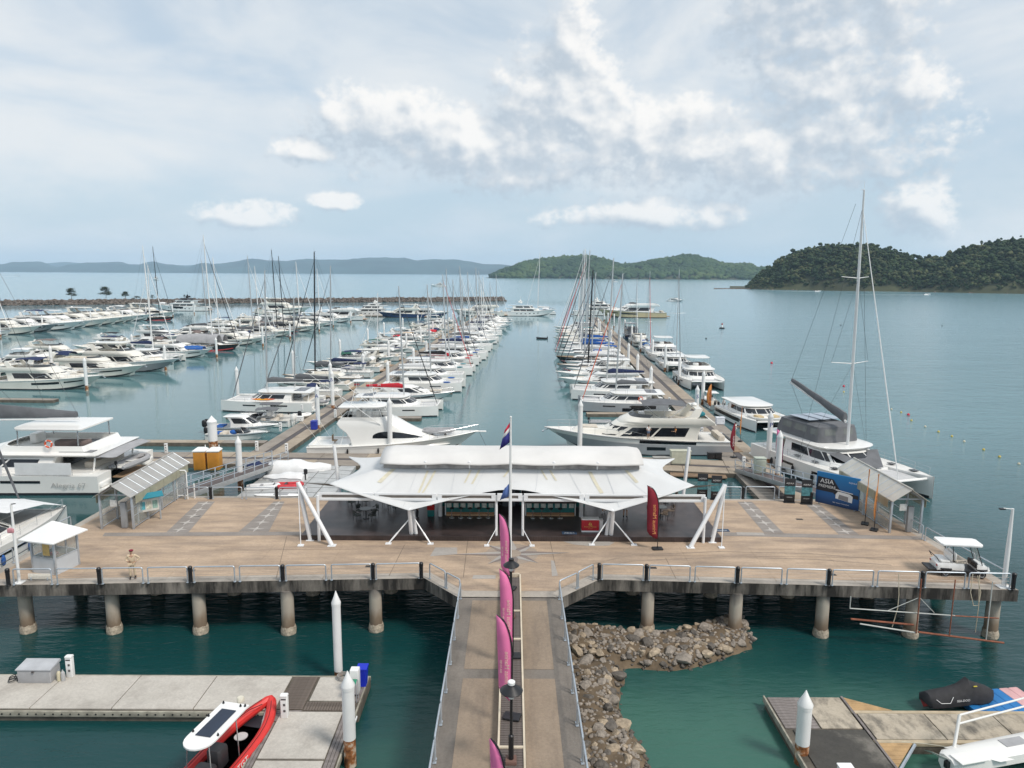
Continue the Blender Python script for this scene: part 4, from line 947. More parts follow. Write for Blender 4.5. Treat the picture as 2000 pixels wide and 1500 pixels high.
def rig(root,key,x,z0,h,o,L,boomz,boomL,bowx,bowz,sternx,sternz,shy,shx,shz,spread=2):
    mm={'alu':ALU,'white':MASTW,'black':MASTB}[o.get('mast','alu')]; rk=o.get('rake',.03); top=(x-rk*h,0,z0+h)
    at=lambda f:(x-rk*h*f,0,z0+h*f)
    def mk():
        mb=MB(); rings=[]
        for f,r in((0,1),(.7,.95),(1,.62)):
            c=at(f); rings.append([(c[0]+.14*r*(1 if 1 else 1)*math.cos(2*PI*k/10),.085*r*math.sin(2*PI*k/10),c[2]) for k in range(10)])
        mb.loft(rings); mb.tube(top,(top[0]-.25,0,top[2]+.06),.03,n=4); mb.tube(top,(top[0],0,top[2]+.6),.012,n=4); return mb
    ms=part(root,'mast',key+'m%.1f%s'%(h,o.get('mast')),mk,mm)
    for q in range(spread):
        f=(q+1)/(spread+1); c=at(f); w=shy*(.52-.14*q)
        part(ms,'spreader',key+'sp%d%.1f'%(q,h),lambda c=c,w=w:MB().path([(c[0]-.35,-w,c[2]+.12),c,(c[0]-.35,w,c[2]+.12)],[.02,.045,.02],5),mm)
    if boomL:
        cc=CANV[o.get('sail','grey')]
        part(root,'boom',key+'bo%.1f'%boomL,lambda:MB().tube((x-.15,0,boomz),(x-boomL,0,boomz+.15),.09,.07,8),MASTW if o.get('mast')!='black' else MASTB)
        def bag():
            rings=[]
            for i in range(9):
                t=i/8; px=x-.2-(boomL-.35)*t; hh=(1.0-.62*t)*(.9 if i else .6)*o.get('bag',1.0); ww=.22*(1-.45*t)
                rings.append([(px,ww*math.cos(a),boomz+.1+.15*t+hh*.5+hh*.5*math.sin(a)) for a in [2*PI*k/10 for k in range(10)]])
            return MB().loft(rings)
        part(root,'sail_cover',key+'bag%.1f%.1f'%(boomL,o.get('bag',1)),bag,cc)
        part(root,'topping_lift',key+'tl%.1f'%h,lambda:MB().tube((x-boomL,0,boomz+.2),at(.98),.014,n=4),STAY)
    # stays: a furled jib on the forestay, shrouds, backstay
    jm={'white':MASTW,'grey':CANV['grey'],'navy':CANV['navy'],'orange':ORANGE,'red':PINKRED,'black':MASTB}[o.get('jib','white')]
    part(root,'furled_jib',key+'fj%.1f'%h,lambda:MB().path([(bowx,0,bowz),Vector((bowx,0,bowz)).lerp(Vector(at(.93)),.12),Vector((bowx,0,bowz)).lerp(Vector(at(.93)),.6),at(.93)],[.04*o.get('jr',1),.085*o.get('jr',1),.065*o.get('jr',1),.025],6),jm)
    def sh():
        mb=MB()
        for s in(1,-1):
            mb.tube((shx,s*shy,shz),at(.94),.012,n=4); c=at(1/(spread+1)); mb.tube((shx+.2,s*shy*.97,shz),c,.010,n=4)
            if spread>1: mb.tube((c[0]-.35,s*shy*.52,c[2]+.12),at(2/(spread+1)),.012,n=4)
        if sternx is not None: mb.tube((sternx,.0,sternz),top,.011,n=4)
        return mb
    part(root,'stays',key+'st%.1f'%h,sh,STAY,kind='stuff')
def sail_cat(root,o):
    """sailing or motor catamaran, 14 m"""
    p=o.get('power',0); key='ct%d'%p; B=7.4; hc=2.78; H=Hull(14,1.95,1.55,1.75,p=2.6,mid=.5,aft=.82,plumb=True,draft=.6)
    g=o.get('gel',GEL); hm=o.get('hull') or g
    for s in(1,-1):
        h=part(root,'hull',key,lambda:H.shell(),hm,(0,hc*s,0)); part(h,'deck',key,lambda:H.deck(.02),DECKW)
        for e in(1,-1):
            part(h,'boot_stripe',key+'bs%d'%e,lambda e=e:H.band(-.1,.07,.0,.985,.015,10,e),BOOT)
            part(h,'hull_window',key+'a%d'%e,lambda e=e:H.band(.60,.74,.26,.44,.018,4,e),GLASS); part(h,'hull_window',key+'b%d'%e,lambda e=e:H.band(.60,.72,.60,.74,.018,4,e),GLASS)
        part(h,'stern_step',key,lambda:MB().box((-7.15,0,.35),(.9,1.2,.3),.08).box((-6.85,0,.75),(.5,1.3,.4),.06),g)
    part(root,'bridge_deck',key,lambda:house([(.75,-5.9,3.4,2.9,.8),(1.0,-6.2,3.9,3.0,1.0),(1.62,-6.3,3.6,3.0,1.2)],True,.0),g)
    part(root,'trampoline',key,lambda:MB().box((5.2,0,1.5),(3.0,4.2,.02)),mat('trampoline_net',(.50,.50,.50),.9)); part(root,'crossbeam',key,lambda:MB().tube((6.5,-hc,1.5),(6.5,hc,1.5),.11,n=8).tube((6.5,0,1.5),(3.3,0,1.5),.08,n=6),g if not p else g)
    lv=[(1.6,-3.6,3.4,2.75,2.6),(2.0,-3.6,3.0,2.7,2.4),(2.6,-3.7,1.9,2.5,2.0),(2.8,-3.9,1.5,2.4,1.8)]
    hs=part(root,'cabin',key,lambda:house(lv,True,.05),g)
    windows(root,key,lv,1.98,2.56,[(.07,.20),(.21,.335),(.665,.79),(.80,.93)],par=hs); windows(root,key,lv,2.0,2.56,[(.35,.445),(.452,.548),(.555,.65)],'windscreen',par=hs)
    rf=part(root,'hardtop',key,lambda:house([(2.82,-6.5,1.9,2.65,1.8),(2.95,-6.6,2.0,2.75,1.9)],True,.09),g)
    for s in(1,-1): part(root,'hardtop_post',key+'%d'%s,lambda s=s:MB().tube((-6.1,2.4*s,1.6),(-6.3,2.4*s,2.85),.06,n=6),g)
    part(root,'cockpit_seat',key,lambda:MB().box((-5.5,0,1.85),(.8,3.6,.5),.1),CREAM); part(root,'cockpit_doors',key,lambda:MB().box((-3.75,0,2.15),(.05,3.4,1.0)),GLASS)
    if o.get('solar',1): 
        for y in(-1.2,0,1.2): part(rf,'solar_panel',key+'%.1f'%y,lambda y=y:MB().box((-4.6,y,3.06),(1.7,.95,.03)),mat('solar_dark',(.05,.06,.085),.12))
    part(root,'lifelines',key,lambda:catrail(H,hc),CHROME)
    if o.get('hatch') in CANV:
        for s in(1,-1): part(root,'hatch_cover',key+'%d'%s,lambda s=s:MB().ell((4.3,hc*s,1.80),(.7,.42,.12)),CANV[o['hatch']])
    if o.get('tender'): part(root,'davit_tender',key,lambda:rib_tubes(2.9,1.5).xf(Matrix.Translation((-7.7,0,1.25))@Matrix.Rotation(PI/2,4,'Z')),CANV['lightgrey'])
    if p and not o.get('coupe'):
        fly=[(2.95,-5.6,1.2,2.2,1.6),(3.5,-5.4,.5,2.15,1.4)]
        fb=part(root,'flybridge',key,lambda:tub(fly),g); part(fb,'seat',key,lambda:MB().box((-3.8,.6,3.35),(2.2,.8,.5),.1),CANV['brown']); part(fb,'helm',key,lambda:MB().box((-.6,-.6,3.5),(.6,1,.8),.1),g)
        part(root,'flybridge_top',key,lambda:house([(4.75,-5.2,-.3,2.0,1.0),(4.86,-5.2,-.3,2.05,1.0)],True,.06),g)
        for s in(1,-1):
            for x in(-4.9,-.9): part(root,'top_post',key+'%d%.0f'%(s,x),lambda s=s,x=x:MB().tube((x,1.85*s,3.4),(x,1.8*s,4.78),.045,n=6),CHROME)
    elif not p:
        rig(root,key,o.get('mx',1.0),2.9,o.get('mh',17.5),o,14,4.0,o.get('bl',6.0),6.4,1.6,None,0,3.5,-.6,1.7,o.get('spr',1))
    if o.get('fend'): 
        for q,t in enumerate((.25,.45,.62)): 
            for s in(1,-1): part(root,'fender',key+'f%d%d'%(q,s),lambda t=t,s=s:MB().ell((-7+14*t,s*(hc+1.1),.75),(.13,.13,.38),8,6),CANV[o['fend']])
    return H
def catrail(H,hc):
    mb=MB()
    for s in(1,-1):
        T=[]
        for i in range(8):
            t=.12+.84*i/7; x,bd,zs,*_=H.st(t); T.append((x,s*(hc+bd*.75),zs+.62)); mb.tube((x,s*(hc+bd*.75),zs),T[-1],.014,n=4)
        mb.path(T,.010,4); mb.path([(x,y,z-.3) for x,y,z in T],.008,4)
    return mb
def rib_tubes(L,B,r=.24):
    mb=MB(); pts=[]
    for i in range(15):
        t=i/14; 
        if t<.32: pts.append((-L/2+L*.72*t/.32,B/2-r,0))
        elif t>.68: pts.append((-L/2+L*.72*(1-t)/.32,-B/2+r,0))
        else: a=PI/2-PI*(t-.32)/.36; pts.append((L*.22+ (L*.28-r)*math.cos(a),(B/2-r)*math.sin(a),.12*math.cos(a)))
    mb.path(pts,[r*.55]+[r]*13+[r*.55],8); return mb
def sail_mono(root,o):
    """sailing monohull, 14 m"""
    key='sm'; H=Hull(14,4.1,1.15,1.45,p=2.0,mid=.42,aft=.78,rake=.06,flare=.35,draft=.7); g=o.get('gel',GEL)
    part(root,'hull',key,lambda:H.shell(),o.get('hull') or g)
    for s in(1,-1): part(root,'boot_stripe',key+'bs%d'%s,lambda s=s:H.band(-.1,.1,.0,.975,.016,10,s),BOOT if not o.get('hull') else PINKRED)
    part(root,'deck',key,lambda:H.deck(.03),o.get('deckm',DECKW)); part(root,'toe_rail',key,lambda:H.gunwale(.035,.0),TEAK if o.get('hull') else CHROME)
    lv=[(1.15,-2.2,3.8,1.25,2.2),(1.6,-2.1,2.9,1.1,1.8)]
    cb=part(root,'coachroof',key,lambda:house(lv,True,.08),g); windows(root,key,lv,1.3,1.52,[(.10,.26),(.28,.42),(.58,.72),(.74,.90)],par=cb)
    part(root,'cockpit_coaming',key,lambda:tub([(1.1,-6.4,-2.2,1.35,.3),(1.5,-6.3,-2.2,1.25,.3)],.2),g); part(root,'wheel',key,lambda:MB().path([(-5.2,.42*math.cos(a),1.75+.42*math.sin(a)) for a in [i*PI/8 for i in range(17)]],.02,5).tube((-5.1,0,1.2),(-5.2,0,1.75),.06,n=6),CHROME)
    part(root,'lifelines',key,lambda:H.rail(.04,.985,.6,.012,10),CHROME)
    cv=CANV[o.get('hood','navy')]
    part(root,'sprayhood',key,lambda:canvas(-2.9,-1.2,1.15,2.05,.35,drop=.35),cv)
    if o.get('bimini',1): part(root,'bimini',key,lambda:canvas(-6.0,-3.6,1.3,2.75,.25),cv); part(root,'bimini_frame',key,lambda:bows(-6.0,-3.6,1.25,1.4,2.75),CHROME)
    rig(root,key,1.2,1.6,o.get('mh',18.5),o,14,2.9,o.get('bl',5.3),6.7,1.5,-6.8,1.3,1.75,.6,1.3,2)
    return H
def super_yacht(root,o):
    """three deck motor yacht, 36 m"""
    v=o.get('v',0); key='sy%d'%v; H=Hull(36,7.4,2.6,4.3,p=2.4,rake=.10); g=o.get('gel',GEL)
    part(root,'hull',key,lambda:H.shell(),o.get('hull') or g)
    for s in(1,-1):
        part(root,'boot_stripe',key+'bs%d'%s,lambda s=s:H.band(-.08,.06,.0,.975,.02,12,s),BOOT)
        for q in range(6): part(root,'porthole',key+'p%d%d'%(q,s),lambda q=q,s=s:H.band(.45,.60,.30+.075*q,.325+.075*q,.03,2,s),GLASS)
        if v==0: part(root,'hull_opening',key+'o%d'%s,lambda s=s:H.band(.5,.92,.42,.62,.03,5,s),GLASS)
    part(root,'deck',key,lambda:H.deck(),DECKW); part(root,'rub_rail',key,lambda:H.gunwale(.07),g)
    l1=[(2.6,-10.5,8.6,3.3,4.5),(4.4,-10.8,7.2,3.2,4.2),(4.8,-14.6,7.0,3.45,4.4)]; l2=[(4.8,-9.5,4.6,3.0,3.6),(6.3,-9.6,3.0,2.85,3.2),(6.7,-12.6,3.4,3.15,3.6)]; l3=[(6.7,-7.0,1.2,2.4,2.4),(7.7,-7.0,-.2,2.2,2.0),(8.0,-8.4,.4,2.5,2.4)]
    a=part(root,'main_deckhouse',key,lambda:house(l1,True,.0),g); b=part(root,'upper_deckhouse',key,lambda:house(l2,True,.0),g)
    windows(root,key+'1',l1,3.3,4.25,[(.05,.14),(.15,.24),(.25,.36),(.64,.75),(.76,.85),(.86,.95)],par=a); windows(root,key+'2',l2,5.25,6.15,[(.07,.22),(.24,.37),(.63,.76),(.78,.93)],par=b); windows(root,key+'2',l2,5.3,6.15,[(.39,.455),(.465,.535),(.545,.61)],'windscreen',par=b)
    if v!=2:
        c=part(root,'sun_deckhouse',key,lambda:house(l3,True,.08),g if v==1 else CANV['grey']); windows(root,key+'3',l3,6.95,7.6,[(.1,.36),(.40,.60),(.64,.9)],par=c)
    mm=MASTB if v==0 else g
    part(root,'radar_mast',key,lambda:MB().loft([[(-3.2,.5,8.0),(-4.6,.5,8.0),(-4.6,-.5,8.0),(-3.2,-.5,8.0)],[(-4.2,.2,10.2),(-4.9,.2,10.2),(-4.9,-.2,10.2),(-4.2,-.2,10.2)]]).box((-4.4,0,9.3),(.5,3.0,.16),.04).tube((-4.5,0,10.2),(-4.5,0,12.4),.06).box((-3.6,0,9.0),(1.9,.3,.12)),mm)
    for y in(-1.1,1.1): part(root,'radome',key+'%.0f'%y,lambda y=y:MB().ell((-5.4,y,8.9),(.55,.55,.6),10,8),mm)
    part(root,'bow_rail',key,lambda:H.rail(.55,.985,.9,.03),CHROME); part(root,'swim_platform',key,lambda:MB().box((-18.6,0,.6),(1.8,6,.2),.06),TEAK)
    part(root,'transom_stairs',key,lambda:MB().box((-17.2,0,1.6),(1.6,5.2,1.4),.1),g); part(root,'tender_cover',key,lambda:canvas(9.5,13.5,1.2,5.0,.4,drop=.7),CANV['white'])
    return H
def small_boat(root,o):
    """outboard day boat, 8 m"""
    key='sb'; H=Hull(8,2.6,.85,1.15,p=2.2); g=o.get('gel',GEL)
    part(root,'hull',key,lambda:H.shell(),o.get('hull') or g)
    for s in(1,-1): part(root,'hull_stripe',key+'%d'%s,lambda s=s:H.band(.66,.74,.03,.96,.012,10,s),o.get('stripe',BOOT))
    part(root,'deck',key,lambda:H.deck(.05,.55),DECKW); part(root,'cockpit_floor',key,lambda:H.deck(.5,.0,.56,.15),DECKW); part(root,'rub_rail',key,lambda:H.gunwale(.035),CHROME if not o.get('hull') else g)
    def ob():
        mb=MB(); mb.loft([[(-4.35+.3*math.cos(a)*k,.2*math.sin(a)*k,z) for a in [2*PI*i/10 for i in range(10)]] for k,z in((.7,.75),(1,.95),(1,1.35),(.6,1.55))]); mb.box((-4.3,0,.4),(.22,.14,.8),.03); return mb
    n=o.get('eng',2)
    for q in range(n): part(root,'outboard_motor',key,ob,M_BLACK if o.get('engc','b')=='b' else GEL,(0,(q-(n-1)/2)*.62,0))
    if o.get('style')=='cabin':
        lv=[(.8,-1.2,2.6,1.0,1.8),(1.5,-1.2,1.4,.95,1.2),(1.95,-1.5,.6,.9,.8)]
        cb=part(root,'cabin',key,lambda:house([*lv,(2.05,-2.0,.5,.95,.8)],True,.06),g); windows(root,key,lv,1.3,1.9,[(.08,.33),(.67,.92)],par=cb); windows(root,key,lv,1.3,1.9,[(.37,.495),(.505,.63)],'windscreen',par=cb)
    elif o.get('style')=='ttop':
        part(root,'console',key,lambda:MB().box((-.3,0,1.0),(.9,.8,1.1),.12),g); part(root,'windscreen',key,lambda:MB().box((.12,0,1.7),(.05,.8,.4),.02),GLASS)
        part(root,'t_top',key,lambda:house([(2.5,-1.8,1.0,1.0,.5),(2.57,-1.8,1.0,1.0,.5)],True,.04),CANV[o['top']] if o.get('top') else g)
        for sx in(-1.0,.5):
            for s in(1,-1): part(root,'t_top_leg',key+'%.1f%d'%(sx,s),lambda sx=sx,s=s:MB().tube((sx*.6-.1,.55*s,.6),(sx,.75*s,2.52),.03,n=6),CHROME)
        part(root,'seat',key,lambda:MB().box((-1.6,0,.75),(.6,1.2,.6),.1),CREAM)
    else:
        part(root,'windscreen',key+'o',lambda:pane([(1.0,-1,1.6,.95,1.1),(1.45,-1.2,1.0,.9,.9)],1.0,1.42,.2,.8,n=12),GLASS); part(root,'seat',key+'o',lambda:MB().box((-1.9,0,.7),(.7,1.7,.55),.12).box((-.6,.5,.7),(.55,.55,.7),.1),CREAM)
        if o.get('top') in CANV: part(root,'bimini',key,lambda:canvas(-2.6,.3,1.05,2.15,.25),CANV[o['top']]); part(root,'bimini_frame',key,lambda:bows(-2.6,.3,1.0,.8,2.15),CHROME)
    if o.get('pad') in CANV: part(root,'deck_cushion',key,lambda:MB().box((-2.6,0,.82),(.9,1.6,.16),.05).ell((-.6,0,.95),(.55,.4,.3)),CANV[o['pad']])
    part(root,'bow_rail',key,lambda:H.rail(.62,.98,.4,.014,6),CHROME)
    return H
def covered_sail(root,o):
    """classic monohull under a full tarpaulin"""
    H=sail_mono(root,dict(o,bimini=0)); 
    part(root,'tarpaulin','cvs',lambda:canvas(-6.2,2.6,1.9,3.1,.5,drop=1.5),CANV[o.get('tarp','lightgrey')]); return H
KIND={'my':(motor_yacht,'motor_yacht','motor yacht',20),'sc':(sport_cruiser,'sport_cruiser','sport cruiser',13),'cat':(sail_cat,'sailing_catamaran','catamaran',14),'pcat':(sail_cat,'power_catamaran','catamaran',14),'sail':(sail_mono,'sailing_yacht','sailing boat',14),'csail':(covered_sail,'covered_sailing_yacht','sailing boat',14),'sy':(super_yacht,'super_yacht','yacht',36),'sb':(small_boat,'motorboat','motorboat',8)}
ALLB=[]
def boat(kind,x,y,hd,L,label,group=None,**o):
    """hd: heading of the bow in degrees, counter-clockwise from +x"""
    fn,name,cat,L0=KIND[kind]
    if kind=='pcat': o['power']=1
    if kind in('my','sc') and 'gel' not in o and random.random()<.35: o['gel']=GEL2
    if kind=='my' and 'hull' not in o and random.random()<.10: o['hull']=random.choice((GREYHULL,BLUEHULL,GREYHULL))
    r=E(name,label,cat,(x,y,0.0),R(hd),group,L/L0*o.get('sx',1)); fn(r,o); ALLB.append(r); return r

# ------------------------------------------------------------------ floating docks
SK=.047
def MX(u,y): return (u+SK*y,y)
M_DOCK=concrete_mat('dock_concrete',(.33,.275,.215),(.42,.355,.28),(.22,.18,.145),(.5,.5,1),.5,.75)
M_DOCK2=concrete_mat('dock_grey',(.26,.23,.20),(.33,.29,.25),(.18,.155,.135),(.5,.5,1),.5,.75)
M_CHAN=mat('service_channel',(.085,.075,.075),.7,var=.2)
M_FLOAT=mat('float_side',(.11,.095,.075),.9,var=.4,scale=1.2,bump=.3)
M_PALE=concrete_mat('pale_dock_slab',(.46,.43,.385),(.54,.505,.455),(.30,.27,.24),(.5,.5,1),.48,.76)
def dock_seg(name,p,q,w,label=None,cat='dock',slab=6.0,chan=.8,z=.55,parent=None,group=None,mats=(M_DOCK,M_DOCK2)):
    p=Vector((*p,0)); q=Vector((*q,0)); d=q-p; L_=d.length; a=math.atan2(d.y,d.x)
    t=E(name,label,cat,p,a,group)
    O('float',shared('dk|%.1f|%.1f|float'%(L_,w),lambda:MB().box((L_/2,0,z/2-.35),(L_,w,z+.5),.04)),M_FLOAT,t)
    n=max(1,round(L_/slab)); s=L_/n
    hw=(w-chan)/2 if chan else w
    for i in range(n):
        for sd in ((1,-1) if chan else (0,)):
            O('slab',shared('dk|%.2f|%.2f|slab'%(s,hw),lambda:MB().box((0,0,0),(s-.05,hw-.04,.05),.012)),random.choice(mats),t,(s*(i+.5),sd*(chan/2+hw/2),z-.075+random.uniform(-.004,.004)))
    if chan: O('service_channel',shared('dk|%.1f|chan'%L_,lambda:MB().box((L_/2,0,z-.085),(L_-.1,chan-.06,.04),.005)),M_CHAN,t)
    return t
M_PILE=mat('pile_sleeve',(.78,.78,.77),.45,var=.05,scale=.7)
def rust_mat():
    m=bpy.data.materials.new('rusty_pile_foot'); m.use_nodes=True; nt=m.node_tree; N=nt.nodes; L=nt.links; b=N['Principled BSDF']; b.inputs['Roughness'].default_value=.85
    tc=N.new('ShaderNodeTexCoord'); n=N.new('ShaderNodeTexNoise'); n.inputs['Scale'].default_value=3; n.inputs['Detail'].default_value=6; L.new(tc.outputs['Object'],n.inputs['Vector'])
    r=N.new('ShaderNodeValToRGB'); e=r.color_ramp.elements; e[0].position=.36; e[0].color=(.10,.035,.012,1); e[1].position=.62; e[1].color=(.58,.50,.40,1); x=e.new(.5); x.color=(.34,.13,.04,1); L.new(n.outputs[0],r.inputs[0]); L.new(r.outputs[0],b.inputs['Base Color']); return m
M_RUST=rust_mat()
def pile(x,y,h,label,group=None,r=.29,rust=1.0,letter=None):
    t=E('mooring_pile',label,'pile',(x,y,0),0,group)
    O('sleeve',shared('pl|%.1f%.1f%.2f|s'%(h,rust,r),lambda:MB().lathe([(r,rust),(r,h-.75),(r*1.06,h-.74),(r*1.06,h-.6)],16)),M_PILE,t)
    O('cone_cap',shared('pl|%.1f%.2f|c'%(h,r),lambda:MB().lathe([(r*1.1,h-.62),(r*1.1,h-.55),(r*.5,h-.2),(.02,h+.1)],16)),M_WHITE,t)
    O('steel_foot',shared('pl|%.1f%.2f|f'%(rust,r),lambda:MB().lathe([(r*.96,-2),(r*.96,rust+.05)],16)),M_RUST,t)
    if letter:
        me=text_mesh(letter,.75); me.transform(Matrix.Rotation(PI/2,4,'X')); O('letter',me,mat('letter_blue',(.02,.05,.25),.5),t,(0,-r-.012,h-1.9))
    return t
def pedestal(x,y,z,label,group='dock pedestals'):
    t=E('power_pedestal',label,'pedestal',(x,y,z),0,group)
    O('body',shared('pd|body',lambda:MB().box((0,0,.55),(.34,.26,1.1),.03)),M_WHITE,t); O('cap',shared('pd|cap',lambda:MB().box((0,0,1.14),(.38,.3,.1),.04)),M_WHITE,t)
    O('vent',shared('pd|vent',lambda:MB().box((0,-.135,1.0),(.24,.012,.07))),M_CHAN,t)
    for q in(.4,.72): O('socket',shared('pd|sock',lambda:MB().box((0,-.14,0),(.11,.03,.11),.02)),M_CHAN,t,(.03,0,q))
    return t
def docks():
    a=[(-70,79.6),(-33,80.6),(14.6,79.3),(29,77.0)]
    for k in range(3): dock_seg('cross_dock',a[k],a[k+1],5.4,('concrete floating dock behind the portable toilets, left of A pier','concrete floating dock crossing behind the white canopy','short concrete floating dock between the canopy and S pier')[k],slab=5.2)
    dock_seg('main_pier',MX(-33.3,83),MX(-33.3,374),4.2,'long floating pier with the A and B posts running out between the boats',slab=8)
    dock_seg('main_pier',MX(23.4,66),MX(23.4,352),5.0,'long floating pier with the S post on the open water side',slab=8)
    dock_seg('main_pier',MX(-107.3,128),MX(-107.3,372),4.0,'floating pier on the left serving the second row of yachts',slab=12)
    dock_seg('main_pier',MX(-203,200),MX(-203,384),4.0,'floating pier on the far left nearest the breakwater',slab=12)
    dock_seg('end_dock',MX(-100,356),MX(-60,358),3.5,'floating end dock behind the long white yacht with a low profile',slab=8,chan=0)
    # left shallow jetty glimpsed at the frame edge
    dock_seg('finger_dock',(-95,118.5),(-77,118.0),1.6,'short empty finger dock at the left edge below the first yacht',slab=5,chan=0)
    k=0
    for y,u0,u1,lab in ((88.6,-35.6,-52,'finger dock in front of the small motorboats on the left of A pier'),(105.5,-35.6,-48,'finger dock between the white motorboats and the kayak catamaran'),(104.6,-31,-18.5,'pale finger dock beside the red sail catamaran'),(122.5,-35.6,-50,'finger dock behind the kayak catamaran'),(108.6,20.4,6.5,'pale finger dock beside the grey catamaran'),(128.5,-31,-17,'finger dock between catamarans on the right of A pier'),(146,20.4,4,'finger dock between white boats on the left of S pier'),(162,-35.6,-51,'finger dock by the motor yacht with navy canvas')):
        p=MX(u0,y); q=MX(u1,y); dock_seg('finger_dock',p,q,1.5,lab,slab=5,chan=0)
docks()
def piles():
    pile(-26.9,96.6,6.6,'white mooring pile marked with the letter A',letter='A'); pile(-28.6,111.5,6.6,'white mooring pile marked with the letter B',letter='B')
    pile(-27.5,69.6,5.6,'white pile with rust streaked foot at the end of the left gangway',rust=1.6); pile(-33.9,78.6,5.8,'thick white pile with a grey collar behind the portable toilets',r=.5,rust=3.0)
    pile(-14.6,83.2,7.2,'tall white pile standing in front of the sport fishing boat'); pile(8.2,83.4,7.0,'tall white pile standing in front of the two-tone motor yacht')
    pile(27.4,70.8,6.2,'white pile with bright orange rusty foot beside the right gangway',rust=1.8); pile(29.6,79.6,6.5,'white pile marked with the letter P beside the magenta banner',letter='P')
    pile(26.2,99.0,6.4,'white pile marked with the letter S on the right-hand pier',letter='S')
    pile(-9.4,35.9,5.0,'tall white pile behind the fire equipment at the corner of the near dock',r=.23,rust=.5); pile(-7.2,29.0,4.5,'white pile with peeling rusty foot in front of the near left dock',r=.28,rust=1.35); pile(13.25,29.3,3.5,'white pile with brown rusty foot on the near right dock',r=.31,rust=1.0)
    n=0
    for u,ys,lab in ((-28.6,range(126,360,24),'right side of A pier'),(-38.4,range(124,360,24),'left side of A pier'),(27.2,range(118,340,21),'open water side of S pier'),(18.8,range(126,340,19),'left side of S pier')):
        for k,y in enumerate(ys):
            x,yy=MX(u+random.uniform(-.4,.4),y+random.uniform(-2,2)); pile(x,yy,5.6+random.uniform(-.4,.8),'white mooring pile, %s from the near end on the %s'%(ordn(k+1),lab),'mooring piles, '+lab)
    for u,ys,lab in ((-84.5,range(131,330,26),'in front of the second row of yachts'),(-51.5,range(118,330,28),'off the left bows of A pier'),(-181,range(215,372,22),'in front of the breakwater row of yachts'),(-104,range(150,350,30),'along the left pier'),):
        for k,y in enumerate(ys):
            x,yy=MX(u+random.uniform(-1,1),y+random.uniform(-3,3)); pile(x,yy,5.6+random.uniform(-.4,.8),'white mooring pile %s, %s from the near end'%(lab,ordn(k+1)),'mooring piles '+lab)
    for k,(px,py,lab) in enumerate(((502,880,'white power pedestal in the water gap by the left gangway dock'),(560,885,'white power pedestal at the root of A pier'),(325,885,'white power pedestal near the portable toilets'),(614,835,'white power pedestal beside the A post'),(548,842,'white power pedestal by the small runabout'),(590,805,'white power pedestal by the white tender'),(655,815,'white power pedestal on the right of A pier'),(1452,912,'pale power pedestal on the dock by the green cabinet'),(1418,880,'white power pedestal near the dark red banner on S pier'),(1370,852,'white power pedestal behind the two-tone yacht'),(1307,790,'white power pedestal beside the grey catamaran stern'))):
        q=U(px,py,.55); pedestal(q.x,q.y,.53,lab)
piles()

